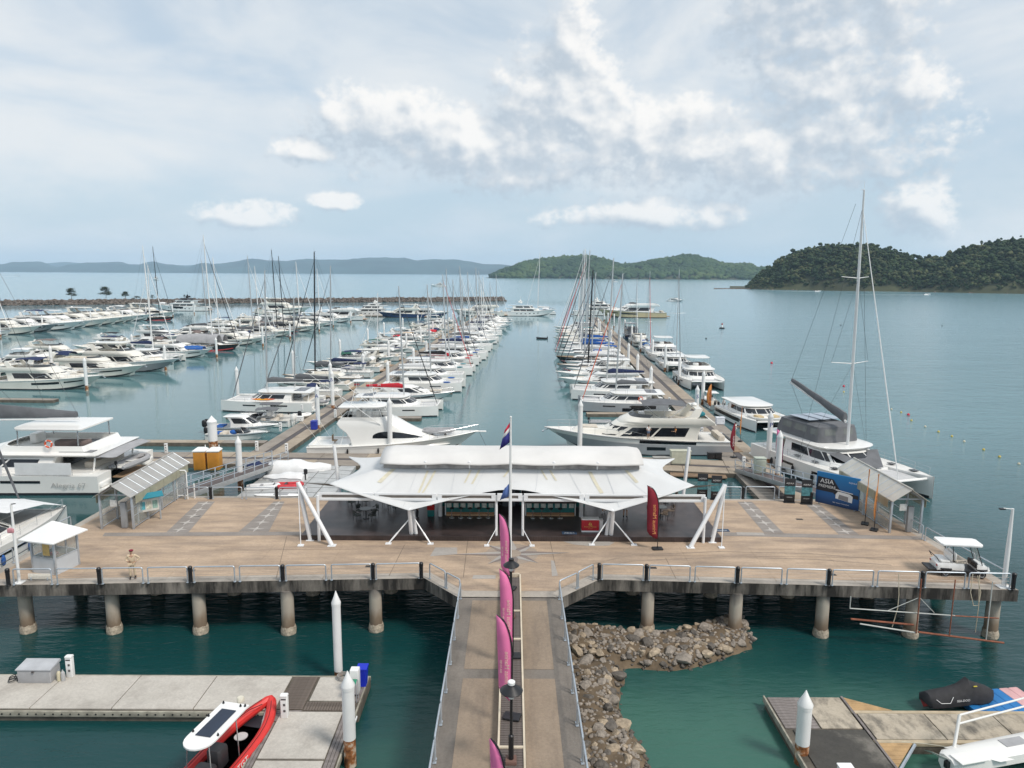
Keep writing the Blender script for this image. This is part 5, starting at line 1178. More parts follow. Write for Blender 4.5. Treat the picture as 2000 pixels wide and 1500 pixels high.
# ------------------------------------------------------------------ the boats in their rows
RIGHT=-2.7; LEFT=177.3; NEARW=-92.7
def side(u_edge,d,L,y,gap=1.0): return MX(u_edge+d*(L/2+gap),y)
def fleet():
    # --- right side of A pier (bows to the right)
    e=-31.0; G='boats on the right side of A pier'
    def ar(kind,y,L,lab,**o): x,yy=side(e,1,L,y); boat(kind,x,yy,RIGHT+random.uniform(-1,1),L,lab,G,**o)
    ar('cat',110.5,13.6,'white catamaran with a bright red sail cover lettered M beside the pale finger dock',sail='red',mast='alu',jib='black',mh=17.5,bl=6.3,spr=1)
    ar('sc',120.5,14.5,'white sports cruiser with sloping dark windows behind the red sail catamaran')
    ar('cat',133.5,14.6,'white catamaran with two blue hatch covers on its bows',hatch='blue',sail='white',mast='alu',jib='white',mh=16)
    ar('pcat',144.5,13.5,'white flybridge catamaran behind the one with blue hatch covers')
    ar('cat',155,14.4,'white catamaran with teal hatch covers and red furled jib',hatch='teal',sail='black',mast='alu',jib='red',mh=18)
    ar('sail',163,13.5,'sailing yacht with dark hull and bright red boom cover on A pier',hull=BLACKHULL,sail='red',mast='alu',mh=22,jib='grey',bag=1.15)
    ar('cat',172,14.2,'white catamaran with an orange buoy bag, seventh out on the right of A pier',hatch='red',sail='white',mast='alu',mh=17,jib='grey')
    ar('cat',183,15,'white catamaran with big blue hatch covers, eighth out on the right of A pier',hatch='blue',sail='navy',mast='alu',mh=19)
    types=[('sail',dict(sail='white',hood='navy',jib='white',mh=20)),('cat',dict(sail='grey',mh=18,jib='white')),('sail',dict(sail='blue',hood='blue',mast='alu',mh=19,jib='navy')),('my',dict(top='hard')),('cat',dict(sail='white',mast='alu',mh=19)),('my',dict(top='none',v=1)),('sail',dict(mast='alu',sail='navy',mh=21,jib='grey')),('sail',dict(mast='white',sail='white',mh=18)),('cat',dict(sail='navy',mh=17,mast='white')),('my',dict(top='white',v=1)),('sc',dict()),('my',dict(top='hard')),('my',dict(top='navy')),('cat',dict(mh=16)),('my',dict(top='hard',v=1)),('sc',dict(top='navy')),('my',dict(top='beige')),('sail',dict(mh=19)),('my',dict(top='grey',v=1))]
    y=192; k=9
    for kd,o in types:
        L={'sail':13.5,'cat':14,'my':15.5,'sc':13}[kd]+random.uniform(-1,1.5); w={'sail':5.6,'cat':8.6,'my':6.4,'sc':5.6}[kd]
        ar(kd,y+w/2,L,'%s, %s boat out on the right side of A pier'%({'sail':'tall masted sailing yacht','cat':'white sailing catamaran','my':'white flybridge motor yacht','sc':'low white sports cruiser'}[kd],ordn(k)),**o); y+=w+.5; k+=1
        if y>345: break
    # --- left side of A pier (bows to the left)
    e=-35.6; G='boats on the left side of A pier'
    def al(kind,y,L,lab,hd=LEFT,**o): x,yy=side(e,-1,L,y); boat(kind,x,yy,hd+random.uniform(-1,1),L,lab,G,**o)
    al('sb',92.0,8.0,'small open white runabout with blue cushions on the left of A pier',style='open',pad='blue',eng=1,hd=RIGHT)
    al('sb',95.6,9.6,'white cabin motorboat with blue cockpit cushions and twin black outboards',style='cabin',pad='blue',hd=RIGHT+2)
    al('sb',100.6,9.0,'white motorboat under a dark grey bimini on the left of A pier',style='open',top='grey',eng=2,engc='w')
    al('sb',103.2,8.6,'white motorboat with grey soft top behind the cabin boats',style='ttop',top='grey',eng=1)
    al('cat',113.5,14.8,'white catamaran carrying an orange kayak on its rail',sail='grey',mast='alu',mh=18,jib='grey',tender=1,bl=5.8)
    al('sail',125.5,14,'white sailing yacht with deep blue canvas behind the kayak catamaran',sail='grey',hood='navy',mast='alu',mh=16,bl=6.2,bag=1.3,jib='grey')
    al('my',133,16,'white motor cruiser with small side windows beside the grey boom cover',top='none',v=1)
    al('sail',140.5,16,'grey hulled sailing yacht with long grey sail cover',hull=GREYHULL,sail='grey',hood='lightgrey',mast='black',mh=21,bag=1.1,jib='black')
    al('sail',149,15,'white sailing yacht with navy boom cover and dark mast',sail='navy',hood='navy',mast='alu',mh=20,jib='black')
    al('my',158,17,'white motor yacht with a rolled navy bimini on the left of A pier',top='navy')
    types=[('my',dict(top='hard',v=1)),('sc',dict(top='green')),('my',dict(v=1,top='none')),('sail',dict(mast='white',mh=17,sail='white')),('my',dict(top='green')),('sc',dict()),('my',dict(top='none')),('my',dict(top='hard')),('my',dict(top='beige')),('sc',dict(top='red')),('my',dict(top='white')),('my',dict(v=1)),('sc',dict(top='red')),('sc',dict(top='navy')),('my',dict()),('my',dict(top='navy',v=1)),('sc',dict()),('sail',dict(mh=17)),('my',dict(top='none')),('sc',dict()),('my',dict(v=1)),('my',dict(top='hard'))]
    y=163; k=11
    for kd,o in types:
        L={'sail':13,'cat':14,'my':15,'sc':12.5}[kd]+random.uniform(-1,1.2); w={'sail':5.2,'cat':8.6,'my':6.0,'sc':5.2}[kd]
        al(kd,y+w/2,L,'%s, %s boat out on the left side of A pier'%({'sail':'sailing yacht with slim mast','my':'white flybridge motor yacht','sc':'low white sports cruiser'}[kd],ordn(k)),hd=LEFT if random.random()<.6 else RIGHT,**o); y+=w+.6; k+=1
        if y>332: break
    # --- left side of S pier (bows to the left)
    e=20.6; G='boats on the left side of S pier'
    def sl(kind,y,L,lab,hd=LEFT,**o): x,yy=side(e,-1,L,y); boat(kind,x,yy,hd+random.uniform(-1,1),L,lab,G,**o)
    sl('cat',114.5,14.0,'light grey hulled catamaran with an orange lifebuoy and dark bow graphic',hull=GREYHULL_L,sail='grey',mast='alu',mh=19,jib='orange',solar=1,bl=5.4)
    sl('cat',125.5,15,'white catamaran with a striped windscreen cover beyond the grey one',sail='navy',mast='alu',mh=20,jib='grey',bl=6.3)
    sl('my',135.5,17,'white motor yacht with black deckhouse windows, third out on the left of S pier',top='none',v=1)
    sl('my',143.5,17.5,'white motor yacht with hardtop and swept white wing, fourth out on S pier',top='hard')
    sl('my',151.5,15,'older white motor yacht with pale teal deck edge, fifth out on S pier',top='none',v=1)
    sl('sail',158.5,17,'big silver grey sailing yacht with lifebuoy and black mast',hull=GREYHULL_L,mast='black',sail='white',mh=17,jib='black',hood='lightgrey')
    sl('sail',166,15,'white sailing yacht with wooden trim beyond the silver grey one',sail='white',mast='alu',mh=19,jib='navy',hood='white')
    sl('sail',174,17,'black hulled sailing yacht pointing its bow left across the fairway',hull=BLACKHULL,sail='white',mast='alu',mh=21,jib='black',hood='white',deckm=TEAK)
    types=[('sail',dict(mast='alu',mh=20,sail='blue',hood='blue',jib='red')),('sail',dict(mast='white',mh=21,sail='blue',hood='blue',jib='grey')),('cat',dict(mh=18,sail='blue',jib='white')),('sail',dict(mast='alu',mh=22,jib='white',sail='navy')),('my',dict(top='hard')),('my',dict(top='white',v=1)),('sail',dict(mast='white',mh=17,jib='red')),('my',dict(top='teal')),('my',dict(top='none')),('my',dict(top='hard')),('sail',dict(mast='alu',mh=16)),('my',dict(top='teal'))]
    y=180; k=9
    for kd,o in types:
        L={'sail':15.5,'cat':15,'my':15.5,'sc':13}[kd]+random.uniform(-1,2); w={'sail':6.4,'cat':9,'my':7,'sc':6}[kd]
        sl(kd,y+w/2,L,'%s, %s boat on the left of S pier'%({'sail':'sailing yacht with red jib' if o.get('jib') in('red','orange') else 'tall masted sailing yacht','cat':'white sailing catamaran','my':'white motor yacht with canopy'}[kd],ordn(k)),**o); y+=w+.8; k+=1
        if y>300: break
    # --- open water side of S pier (bows towards the canopy)
    e=26.2; G='boats on the open water side of S pier'
    def sr(kind,y,L,B,lab,hd=NEARW,**o): x,yy=MX(e+B/2+.6,y); boat(kind,x,yy,hd,L,lab,G,**o)
    sr('sb',118,7.5,2.4,'small white centre console motorboat with T-top behind the orange banner',style='ttop',hd=88)
    sr('pcat',141,15.5,8.2,'large white flybridge power catamaran with black fenders facing the canopy',fend='black')
    sr('cat',165.5,14,7.4,'white sailing catamaran with pale sail cover tied along S pier',sail='white',mast='alu',mh=20,jib='grey')
    sr('pcat',184,16,8.4,'white flybridge power catamaran with brown cushions further out on S pier')
    sr('sail',201,14,4.2,'white sailing yacht with red rigging lines along S pier',mast='alu',mh=21,jib='red',hood='blue')
    sr('my',217,17,4.6,'white motor yacht tied along S pier beyond the power catamaran',top='none',v=1)
    sr('my',240,19,5,'dark navy motor yacht with black hardtop near the end of S pier',hull=BLUEHULL,twotone=False,gel=BLACKHULL,top='hard')
    sr('sail',228,13,4,'white sailing yacht with slim mast near the dark navy yacht',mast='alu',mh=20,jib='white')
    # --- second row on the left (bows to the right)
    e=-105.0; G='second row of yachts on the left'
    def br(kind,y,L,lab,**o): x,yy=side(e,1,L,y); boat(kind,x,yy,RIGHT+random.uniform(-1,1),L,lab,G,**o)
    br('my',132.5,21,'large cream motor yacht with long dark hull windows, nearest of the second row',gel=GEL2,top='navy',v=0)
    br('sc',141,15,'white sports cruiser with folded grey canopy next to the large cream yacht',top='lightgrey')
    br('my',148.5,20,'white enclosed motor yacht with a long band of side windows',top='none',v=1)
    br('my',157,23,'grey banded motor yacht with a tall radar wing in the second row',hull=GREYHULL,gel=GEL2,top='hard')
    br('sb',164,9,'small motorboat with turquoise hull at the end of its berth',hull=mat('turquoise_hull',(.02,.28,.34),.3),style='open',top='white')
    br('cat',172,15,'white catamaran with empty white mast in the second row',sail='navy',mast='white',mh=23,jib='white')
    br('my',182,18.5,'white motor yacht with bright blue cover over its foredeck',cover='blue',top='none',v=0)
    br('sc',190,15,'cream sports cruiser beside the yacht with the blue cover',gel=GEL2)
    br('csail',199,18,'black hulled sailing yacht under a long grey tarpaulin and two white masts',hull=BLACKHULL,mast='white',mh=23,sail='grey',tarp='lightgrey',jib='black')
    br('csail',206,16,'sailing yacht under a grey tarpaulin beyond the black hulled one',mast='white',mh=21,sail='grey',tarp='lightgrey',jib='white')
    types=[('my',dict(top='hard')),('my',dict(top='black',v=1)),('sail',dict(mast='alu',mh=21,hood='black')),('sail',dict(mast='white',mh=20)),('my',dict(top='brown')),('sail',dict(mast='black',mh=24,hull=BLACKHULL,jib='black')),('sail',dict(mast='black',mh=23,hull=GREYHULL,jib='grey')),('my',dict(top='none',v=1)),('sail',dict(mast='white',mh=19)),('my',dict(top='navy')),('sc',dict()),('my',dict(top='hard',v=1)),('sail',dict(mast='white',mh=20)),('sc',dict(top='navy')),('my',dict(top='white'))]
    y=211; k=11
    for kd,o in types:
        L={'sail':16,'cat':15,'my':18.5,'sc':14}[kd]+random.uniform(-1,1.5); w={'sail':6.2,'cat':9,'my':6.8,'sc':6}[kd]
        br(kd,y+w/2,L,'%s, %s boat out in the second row on the left'%({'sail':'sailing yacht with '+('black' if o.get('mast')=='black' else 'pale')+' mast','my':'white motor yacht','sc':'low white sports cruiser'}[kd],ordn(k)),**o); y+=w+.7; k+=1
    # --- other side of that pier, seen over the second row (sterns this way)
    e=-109.6; G='yachts behind the second row'
    types=[('my',dict(top='beige')),('my',dict(top='none',v=1)),('my',dict(top='hard')),('my',dict(top='white')),('sc',dict(top='navy')),('my',dict(top='brown')),('sc',dict(top='black')),('my',dict(top='navy')),('my',dict(v=1,top='black')),('sc',dict(top='brown')),('sail',dict(mast='white',mh=20)),('my',dict(top='hard')),('sc',dict(top='brown')),('my',dict(top='none')),('sail',dict(mast='alu',mh=21)),('my',dict(top='white',v=1)),('sc',dict()),('my',dict(top='navy')),('my',dict(top='none')),('sc',dict(top='grey')),('my',dict(v=1)),('my',dict(top='white')),('sc',dict()),('my',dict(top='hard'))]
    y=128; k=1
    for kd,o in types:
        L={'sail':15,'my':18,'sc':14}[kd]+random.uniform(-1,1.5); w={'sail':6.4,'my':8.2,'sc':6.6}[kd]; x,yy=side(e,-1,L,y+w/2)
        boat(kd,x,yy,LEFT if k%3 else RIGHT,L,'%s behind the second row on the left, %s from the near end'%({'sail':'sailing yacht','my':'white flybridge motor yacht','sc':'sports cruiser'}[kd],ordn(k)),G,**o); y+=w+.6; k+=1
    # --- breakwater row (bows to the right)
    e=-200.5; G='row of yachts nearest the breakwater'
    types=[('my',23,dict(top='navy',v=2,hull=None)),('my',25,dict(top='none',v=0)),('my',23,dict(v=1,top='none')),('sail',20,dict(mast='white',mh=23,sail='white')),('my',24,dict(top='none',v=2)),('my',24,dict(hull=GREYHULL,twotone=False,top='none')),('my',27,dict(top='navy',v=1)),('my',25,dict(top='hard')),('my',26,dict(v=2,top='none')),('my',26,dict(top='hard',v=1)),('my',25,dict(top='none')),('my',23,dict(v=1)),('my',24,dict(top='white')),('my',23,dict(top='none')),('my',25,dict(v=1,top='hard'))]
    y=212; k=1
    for kd,L,o in types:
        x,yy=side(e,1,L,y); boat(kd,x,yy,RIGHT+random.uniform(-1,1),L,'%s in the row nearest the breakwater, %s from the near end'%({'sail':'white masted sailing yacht','my':'large white motor yacht'}[kd],ordn(k)),G,**o); y+=8.9; k+=1
    # --- large yachts along the far end docks
    def px(kind,x0,x1,yy,hd,lab,**o):
        a=U(x0,yy); b=U(x1,yy); c=(a+b)/2; boat(kind,c.x,c.y,hd,(b-a).length,lab,'large yachts at the far end',**o)
    px('sy',296,412,607,180,'large white yacht with black radar mast lying below the breakwater',v=0)
    px('sy',664,775,617,180,'white superyacht with white satellite domes moored below the breakwater',v=1,gel=GEL)
    px('my',598,712,625,180,'long low white motor yacht moored at the end dock',top='none',v=0)
    px('my',500,610,612,0,'white motor yacht moored below the breakwater behind the black masts',top='hard',v=1)
    px('my',735,830,620,180,'blue hulled motor yacht with white wheelhouse at the far end',hull=BLUEHULL,twotone=False,top='hard')
    px('my',880,985,617,180,'white motor yacht with teak cockpit at the far end of A pier',top='none',v=1)
    px('my',800,880,618,0,'white motor yacht partly hidden by masts at the far end of A pier',top='hard',v=0)
    px('sy',975,1085,617,0,'white raised pilothouse yacht with dark windows at the far end dock',v=2)
    px('sy',1120,1240,616,0,'tall white three decked yacht with rows of square windows at the far end',v=1)
    px('my',1165,1297,620,180,'champagne hulled motor yacht with portholes at the right end of the far dock',hull=BEIGEHULL,twotone=False,top='none',v=0)
    px('sail',1025,1085,614,180,'sailing yacht with the tallest white mast at the far end',mast='white',mh=26,sail='white',jib='white',bl=5.5)
    boat('sail',*MX(-176,322),RIGHT,16,'sailing yacht with very tall black mast below the large yacht',None,mast='black',mh=27,jib='black',sail='black',hull=BLACKHULL)
    # --- out at anchor
    def at(kind,x,y,hd,L,lab,**o): q=U(x,y); boat(kind,q.x,q.y,hd,L,lab,None,**o)
    at('sy',304,547.5,-75,38,'white superyacht at anchor far beyond the breakwater',v=1)
    at('sy',856,560,185,26,'white passenger boat under way beyond the breakwater',v=1)
    at('my',1320,589,-35,14,'white motor yacht under way in open water right of the masts',top='none')
    at('sail',1197,551,180,24,'lone white sailing yacht in front of the wooded islands',mast='white',mh=21,sail='white')
    at('sb',1598,569.5,0,9,'tiny speedboat trailing a white wake below the headland'); at('sb',1812,576,0,8,'second tiny speedboat trailing a thin wake below the headland'); at('sb',35,540,0,14,'tiny speedboat with a long white wake on the left horizon')
GREYHULL_L=mat('silver_hull',(.36,.37,.385),.3,coat=.3,var=.05)
fleet()

# ------------------------------------------------------------------ the boats close to the canopy
def lens(levels,z0,h,u0,u1,off=.02,n=14,pw=.6):
    a=pane(levels,z0,z0+.01,u0,u1,off,n).v[:n+1]; P=[];F=[]
    lo=[];hi=[]
    for i in range(n+1):
        t=i/n; zt=z0+.02+h*max(0,math.sin(PI*t))**pw; q=pane(levels,z0,zt,u0,u1,off,n).v[n+1+i]; lo.append(a[i]); hi.append(q)
    return MB().add(lo+hi,[(i,i+1,i+n+2,i+n+1) for i in range(n)])
def lens_windows(root,key,lv,z0,h,us,par):
    for q,(a,b) in enumerate(us): part(par,'window','%s%d'%(key,q),lambda a=a,b=b:lens(lv,z0,h,a,b),GLASS)
CLEAR=mat('clear_vinyl',(.62,.64,.64),.15,var=.1,alpha=.35)
def dinghy(name,label,loc,rz,L,B,m,m2,motor=True,group=None,cover=None,rot=None):
    t=E(name,label,'dinghy',loc,rz,group)
    if rot: t.rotation_euler=rot
    rib_tubes(L,B,.12*B+.05).build('tube',m,t); MB().box((-.12*L,0,-.05),(L*.7,B*.62,.1),.03).build('floor',m2,t); MB().box((-L*.40,0,.05),(.07,B*.6,.4),.02).build('transom',m2,t)
    MB().box((-.05*L,0,.16),(.28,B*.62,.08),.02).build('thwart',m2,t)
    if motor:
        mb=MB(); mb.box((-L*.5,0,.5),(.34,.26,.42),.1); mb.box((-L*.49,0,.05),(.12,.1,.7),.03); mb.build('outboard_motor',M_BLACK,t)
    return t
def near_boats():
    # --- sport fishing boat behind the canopy
    r=E('sport_fishing_boat','white sport fishing boat with tuna tower and grey dinghy on its foredeck','fishing boat',(-14.4,85.6,0),R(1.5)); key='sf'; H=Hull(20.5,5.7,1.25,2.75,p=2.3,flare=.66,rake=.10)
    part(r,'hull',key,lambda:H.shell(),GEL); part(r,'deck',key,lambda:H.deck(.05),GEL); part(r,'rub_rail',key,lambda:H.gunwale(.05),GEL)
    for s in(1,-1): part(r,'boot_stripe',key+'%d'%s,lambda s=s:H.band(-.1,.05,0,.97,.02,12,s),BOOT); part(r,'sheer_line',key+'%d'%s,lambda s=s:H.band(.70,.73,.05,.93,.02,12,s),mat('sheer_grey',(.55,.55,.54),.4))
    lv=[(1.3,-4.9,7.2,2.35,6.4),(2.1,-5.1,5.2,2.25,5.2),(2.9,-5.6,3.0,2.15,4.0),(3.5,-6.4,1.8,2.1,3.2),(4.0,-6.7,.9,2.05,2.6),(4.35,-6.5,.3,1.95,2.2)]
    hs=part(r,'deckhouse',key,lambda:house(lv,True,.05),GEL); lens_windows(r,key,lv,2.25,.78,[(.13,.405),(.595,.87)],hs)
    fly=[(4.3,-6.4,.1,1.95,2.0),(4.75,-6.2,-.4,1.95,1.9)]; part(r,'flybridge',key,lambda:tub(fly),GEL); part(r,'helm',key,lambda:MB().box((-3.2,0,4.85),(.8,1.4,.8),.12),GEL); part(r,'helm_seat',key,lambda:MB().box((-4.3,.5,4.9),(.5,.55,.9),.1).box((-4.3,-.5,4.9),(.5,.55,.9),.1),CREAM)
    for q,(a,b) in enumerate(((.05,.19),(.20,.34),(.36,.495),(.505,.64),(.66,.80),(.81,.95))): part(r,'clear_panel',key+'%d'%q,lambda a=a,b=b:pane([(4.75,-5.4,-.5,1.9,1.9),(5.85,-5.2,-1.2,1.75,1.6)],4.78,5.82,a,b,0),CLEAR)
    part(r,'hardtop',key,lambda:house([(5.85,-6.4,-.9,1.95,1.4),(5.98,-6.5,-.8,2.0,1.4)],True,.10),GEL)
    def tower():
        mb=MB()
        for s in(1,-1):
            for x0,x1 in((-6.3,-4.6),(-1.2,-2.6)): mb.tube((x0,1.9*s,1.4 if x0<-5 else 4.6),(x1,.75*s,8.0),.035,n=5)
            mb.tube((-4.75,.85*s,7.6),(-2.5,.85*s,7.6),.03,n=5); mb.tube((-5.5,1.35*s,5.9),(-1.9,1.35*s,5.9),.03,n=5); mb.tube((-4.6,.75*s,8.0),(-2.6,.75*s,8.0),.03,n=5); mb.tube((-4.6,.75*s,8.0),(-2.2,1.3*s,6.0),.025,n=5)
        for x in(-4.6,-2.6): mb.tube((x,-.75,8.0),(x,.75,8.0),.03,n=5)
        return mb
    part(r,'tuna_tower',key,tower,MASTW); part(r,'tower_top',key,lambda:house([(8.9,-4.9,-2.3,.9,.5),(8.98,-4.9,-2.3,.9,.5)],True,.05),GEL); part(r,'tower_basket',key,lambda:tub([(7.5,-4.6,-2.6,.75,.4),(7.95,-4.6,-2.6,.75,.4)],.06),GEL)
    for s in(1,-1):
        part(r,'tower_top_post',key+'%d'%s,lambda s=s:MB().tube((-4.4,.7*s,8),(-4.4,.7*s,8.95),.025,n=5).tube((-2.8,.7*s,8),(-2.8,.7*s,8.95),.025,n=5),MASTW)
        part(r,'outrigger',key+'%d'%s,lambda s=s:MB().tube((-1.4,2.1*s,3.9),(-9.6,3.4*s,10.4),.045,.015,6).tube((-3.5,2.0*s,6),(-5.0,2.7*s,6.9),.015,n=4),MASTW)
        part(r,'rod',key+'%d'%s,lambda s=s:MB().tube((-6.0,1.6*s,4.8),(-8.2,2.2*s,8.8),.02,.01,4).tube((-8.5,2.2*s,1.4),(-10.6,2.8*s,4.6),.02,.01,4),MASTW)
    part(r,'cockpit',key,lambda:tub([(.75,-10.0,-5.2,2.3,.2),(1.45,-10.1,-5.2,2.35,.2)],.28),GEL); part(r,'fighting_chair',key,lambda:MB().box((-7.4,0,1.5),(.6,.6,.12),.04).box((-7.65,0,1.85),(.12,.6,.7),.04).tube((-7.4,0,.8),(-7.4,0,1.5),.08),TEAK)
    part(r,'cockpit_locker',key,lambda:MB().box((-5.4,1.0,1.3),(.5,1.0,.8),.05),mat('cooler_red',(.45,.02,.03),.5)); part(r,'bow_rail',key,lambda:H.rail(.62,1.0,.75,.022,8),CHROME); part(r,'bow_pulpit',key,lambda:MB().box((10.5,0,2.62),(1.5,.5,.1),.04),GEL)
    part(r,'anchor_line',key,lambda:MB().tube((10.4,0,2.5),(11.6,-.1,0),.02,n=4),STAY); fenders(r,key,H,(.24,.42),M_BLACK,(-1,))
    part(r,'chock',key,lambda:MB().box((4.6,0,2.35),(.2,1.1,.3),.03).box((6.2,0,2.4),(.2,1.1,.3),.03),M_CHAN)
    g=CANV['lightgrey']; d=dinghy('foredeck_dinghy','grey inflatable dinghy chocked on the foredeck of the sport fishing boat',(-14.4+5.4,85.6+.14,2.72),R(1.5),4.0,1.7,g,mat('dinghy_floor',(.3,.3,.31),.7),False)
    # --- two-tone motor yacht
    b=boat('my',15.6,87.2,179.0,23.0,'white and grey two-tone motor yacht with grey bimini behind the canopy',None,hull=GREYHULL_L,top='grey',v=3)
    for s in(1,-1):
        HH=Hull(20,5.3,1.55,2.55); part(b,'bulwark_window','pr%d'%s,lambda s=s:HH.band(.74,.93,.20,.50,.03,6,s),GLASS); part(b,'hull_window','pr2%d'%s,lambda s=s:HH.band(.30,.52,.36,.46,.035,3,s),GLASS); part(b,'porthole','pr3%d'%s,lambda s=s:HH.band(.40,.50,.56,.60,.03,3,s),GLASS); part(b,'porthole','pr4%d'%s,lambda s=s:HH.band(.42,.52,.68,.72,.03,3,s),GLASS)
    part(b,'tender_garage','pr',lambda:MB().box((-9.9,0,1.2),(.3,3.4,.8),.1),M_BLACK); part(b,'flag_cover','pr',lambda:MB().ell((-6.6,.6,4.2),(.7,.4,.35)),CANV['teal'])
    # --- big catamaran on the right
    c=boat('cat',35.7,75.6,-73.5,18.2,'large white catamaran with grey flybridge enclosure beside the right gangway',None,bl=0,mh=20.6,mast='white',jib='white',spr=2,solar=0,rake=.02,fend='black',jr=.6); k='lg'
    lv=[(3.0,-5.5,.2,2.05,.5),(3.5,-5.5,.1,2.05,.5),(4.3,-5.2,-.1,1.9,.45)]
    en=part(c,'flybridge_enclosure',k,lambda:house(lv,True,.12),CANV['grey'])
    windows(c,k,lv,3.65,4.15,[(.05,.13),(.16,.27),(.30,.36),(.40,.47),(.53,.60),(.64,.70),(.73,.84),(.87,.95)],'vinyl_window',mat('vinyl_window',(.16,.17,.16),.2),en); windows(c,k,lv,3.6,4.2,[(.475,.525)],'vinyl_window',mat('pale_vinyl',(.42,.44,.40),.3),en)
    for y in(-1.2,0,1.2): part(en,'solar_panel',k+'%.1f'%y,lambda y=y:MB().box((-3.0,y,4.64),(2.6,1.0,.03),.0),mat('solar_pale',(.30,.36,.44),.08))
    part(c,'boom',k,lambda:MB().tube((.6,0,4.9),(-6.2,-.3,7.2),.12,.10,8),MASTW)
    def bag():
        rings=[]
        for i in range(10):
            t=i/9; p=Vector((.5,0,5.2)).lerp(Vector((-6.0,-.3,7.45)),t); h=.45*(1-.6*t)
            rings.append([(p.x,p.y+.24*(1-.4*t)*math.cos(a),p.z+h*math.sin(a)+.025*math.sin(i*1.9)) for a in [2*PI*q/10 for q in range(10)]])
        return MB().loft(rings)
    part(c,'sail_cover',k,bag,CANV['grey']); part(c,'running_line',k,lambda:MB().tube((-6.2,-.3,7.2),(-.2,0,22.5),.015,n=4).tube((-6.1,-.3,7.1),(-5.8,2.2,1.6),.015,n=4),STAY)
    part(c,'sun_awning',k,lambda:MB().add([(1.6,-2.5,2.65),(3.6,-1.2,1.75),(3.7,1.2,1.75),(1.6,2.5,2.65)],[(0,1,2,3)]),CANV['grey'])
    for s in(1,-1):
        for q in range(4): part(c,'deck_hatch',k+'%d%d'%(s,q),lambda s=s,q=q:MB().box((-1.5+2.2*q,2.78*s,1.72+.02*q),(.55,.5,.05),.02),GLASS)
    # --- small power catamaran showing its open bow
    q=U(1448,838,0); HB=Hull(14,1.95,1.55,1.75,p=2.6,mid=.5,aft=.82,plumb=True,draft=.6)
    c2=boat('pcat',36.2,104.2,-84,13.5,'white coupe catamaran with tinted windows and open bow lounge showing its twin hulls',None,solar=0,coupe=1)
    for s in(1,-1): 
        for e in (1,-1): part(c2,'dark_topside','cpx%d%d'%(s,e),lambda e=e:HB.band(.42,.80,.03,.70,.03,8,e),BLACKHULL,(0,2.78*s,0))
    part(c2,'bow_lounge','cpx',lambda:tub([(1.5,3.0,6.2,2.3,1.4),(1.95,3.0,6.4,2.6,1.6)],.35),GEL); part(c2,'lounge_cushion','cpx',lambda:MB().box((4.2,-1.2,1.85),(1.6,1.0,.35),.1).box((4.2,1.2,1.85),(1.6,1.0,.35),.1),mat('straw_cushion',(.55,.43,.25),.8))
    # --- big catamaran on the left showing its stern
    a=boat('pcat',-51.6,73.2,180,21.5,'large white catamaran with a tender slung across its stern on the left',None,solar=1); a.scale.z*=.82
    rig(a,'al',2.6,2.95,19.0,dict(mast='white',sail='grey',jib='grey',bag=1.5),14,5.1,6.6,6.4,1.6,None,0,3.5,-.4,1.7,2)
    HA=Hull(14,1.95,1.55,1.75,p=2.6,mid=.5,aft=.82,plumb=True,draft=.6)
    part(a,'side_awning','al',lambda:MB().box((-3.6,3.62,2.15),(3.6,.03,.95)).box((1.2,3.55,2.0),(4.2,.03,.7)),CANV['white']); part(a,'aft_awning','al',lambda:canvas(-7.6,-5.4,2.6,2.72,.2),CANV['lightgrey'])
    part(a,'hydraulic_platform','al',lambda:MB().box((-7.5,0,.75),(1.5,3.0,.12),.04),TEAK); part(a,'solar_strip','al',lambda:MB().box((-4.9,1.9,3.07),(2.2,.6,.03)),mat('solar_dark',(.05,.06,.085),.12))
    text_on(a,'Alegria 67',.55,mat('hull_lettering',(.45,.45,.44),.5),(-5.15,3.66,.55),rot=(0,0,PI))
    d=dinghy('stern_tender','white and grey rigid tender lying across the stern of the large left catamaran',(-40.4,73.4,1.95),R(82),5.0,2.1,CANV['lightgrey'],GEL,True)
    # lifebuoy
    lb=E('lifebuoy','red and white lifebuoy on the flybridge of the large left catamaran','lifebuoy',(-46.6,69.6,4.75)); ring_buoy(lb)
    # --- nearest catamaran cut by the left edge
    n=boat('cat',-41.9,50.6,88,16.5,'white catamaran with pale awning moored at the left edge beside the guard booth',None,sail='white',mast='white',mh=17,jib='grey',bl=5.5,solar=0,fend='blue')
    part(n,'bow_awning','nl',lambda:MB().loft([[(1.6,2.6,3.0),(1.6,0,3.2),(1.6,-2.6,3.0)],[(4.6,2.9,2.6),(4.6,0,2.95),(4.6,-2.9,2.6)],[(6.6,3.1,1.85),(6.6,0,2.3),(6.6,-3.1,1.85)]],False,False,False),CANV['white'])
    part(n,'dark_topside','nl',lambda:HA.band(.58,.74,.42,.82,.03,8,-1),BLACKHULL,(0,-2.78,0)); part(n,'mooring_line','nl',lambda:MB().path([(6.6,-3.1,1.9),(2.5,-4.2,.9),(-2.5,-5.0,1.2)],.03,5),STAY)
    # --- kayak, letter M and small tenders
    kb=[o for o in ALLB if 'orange kayak' in o['label']][0]
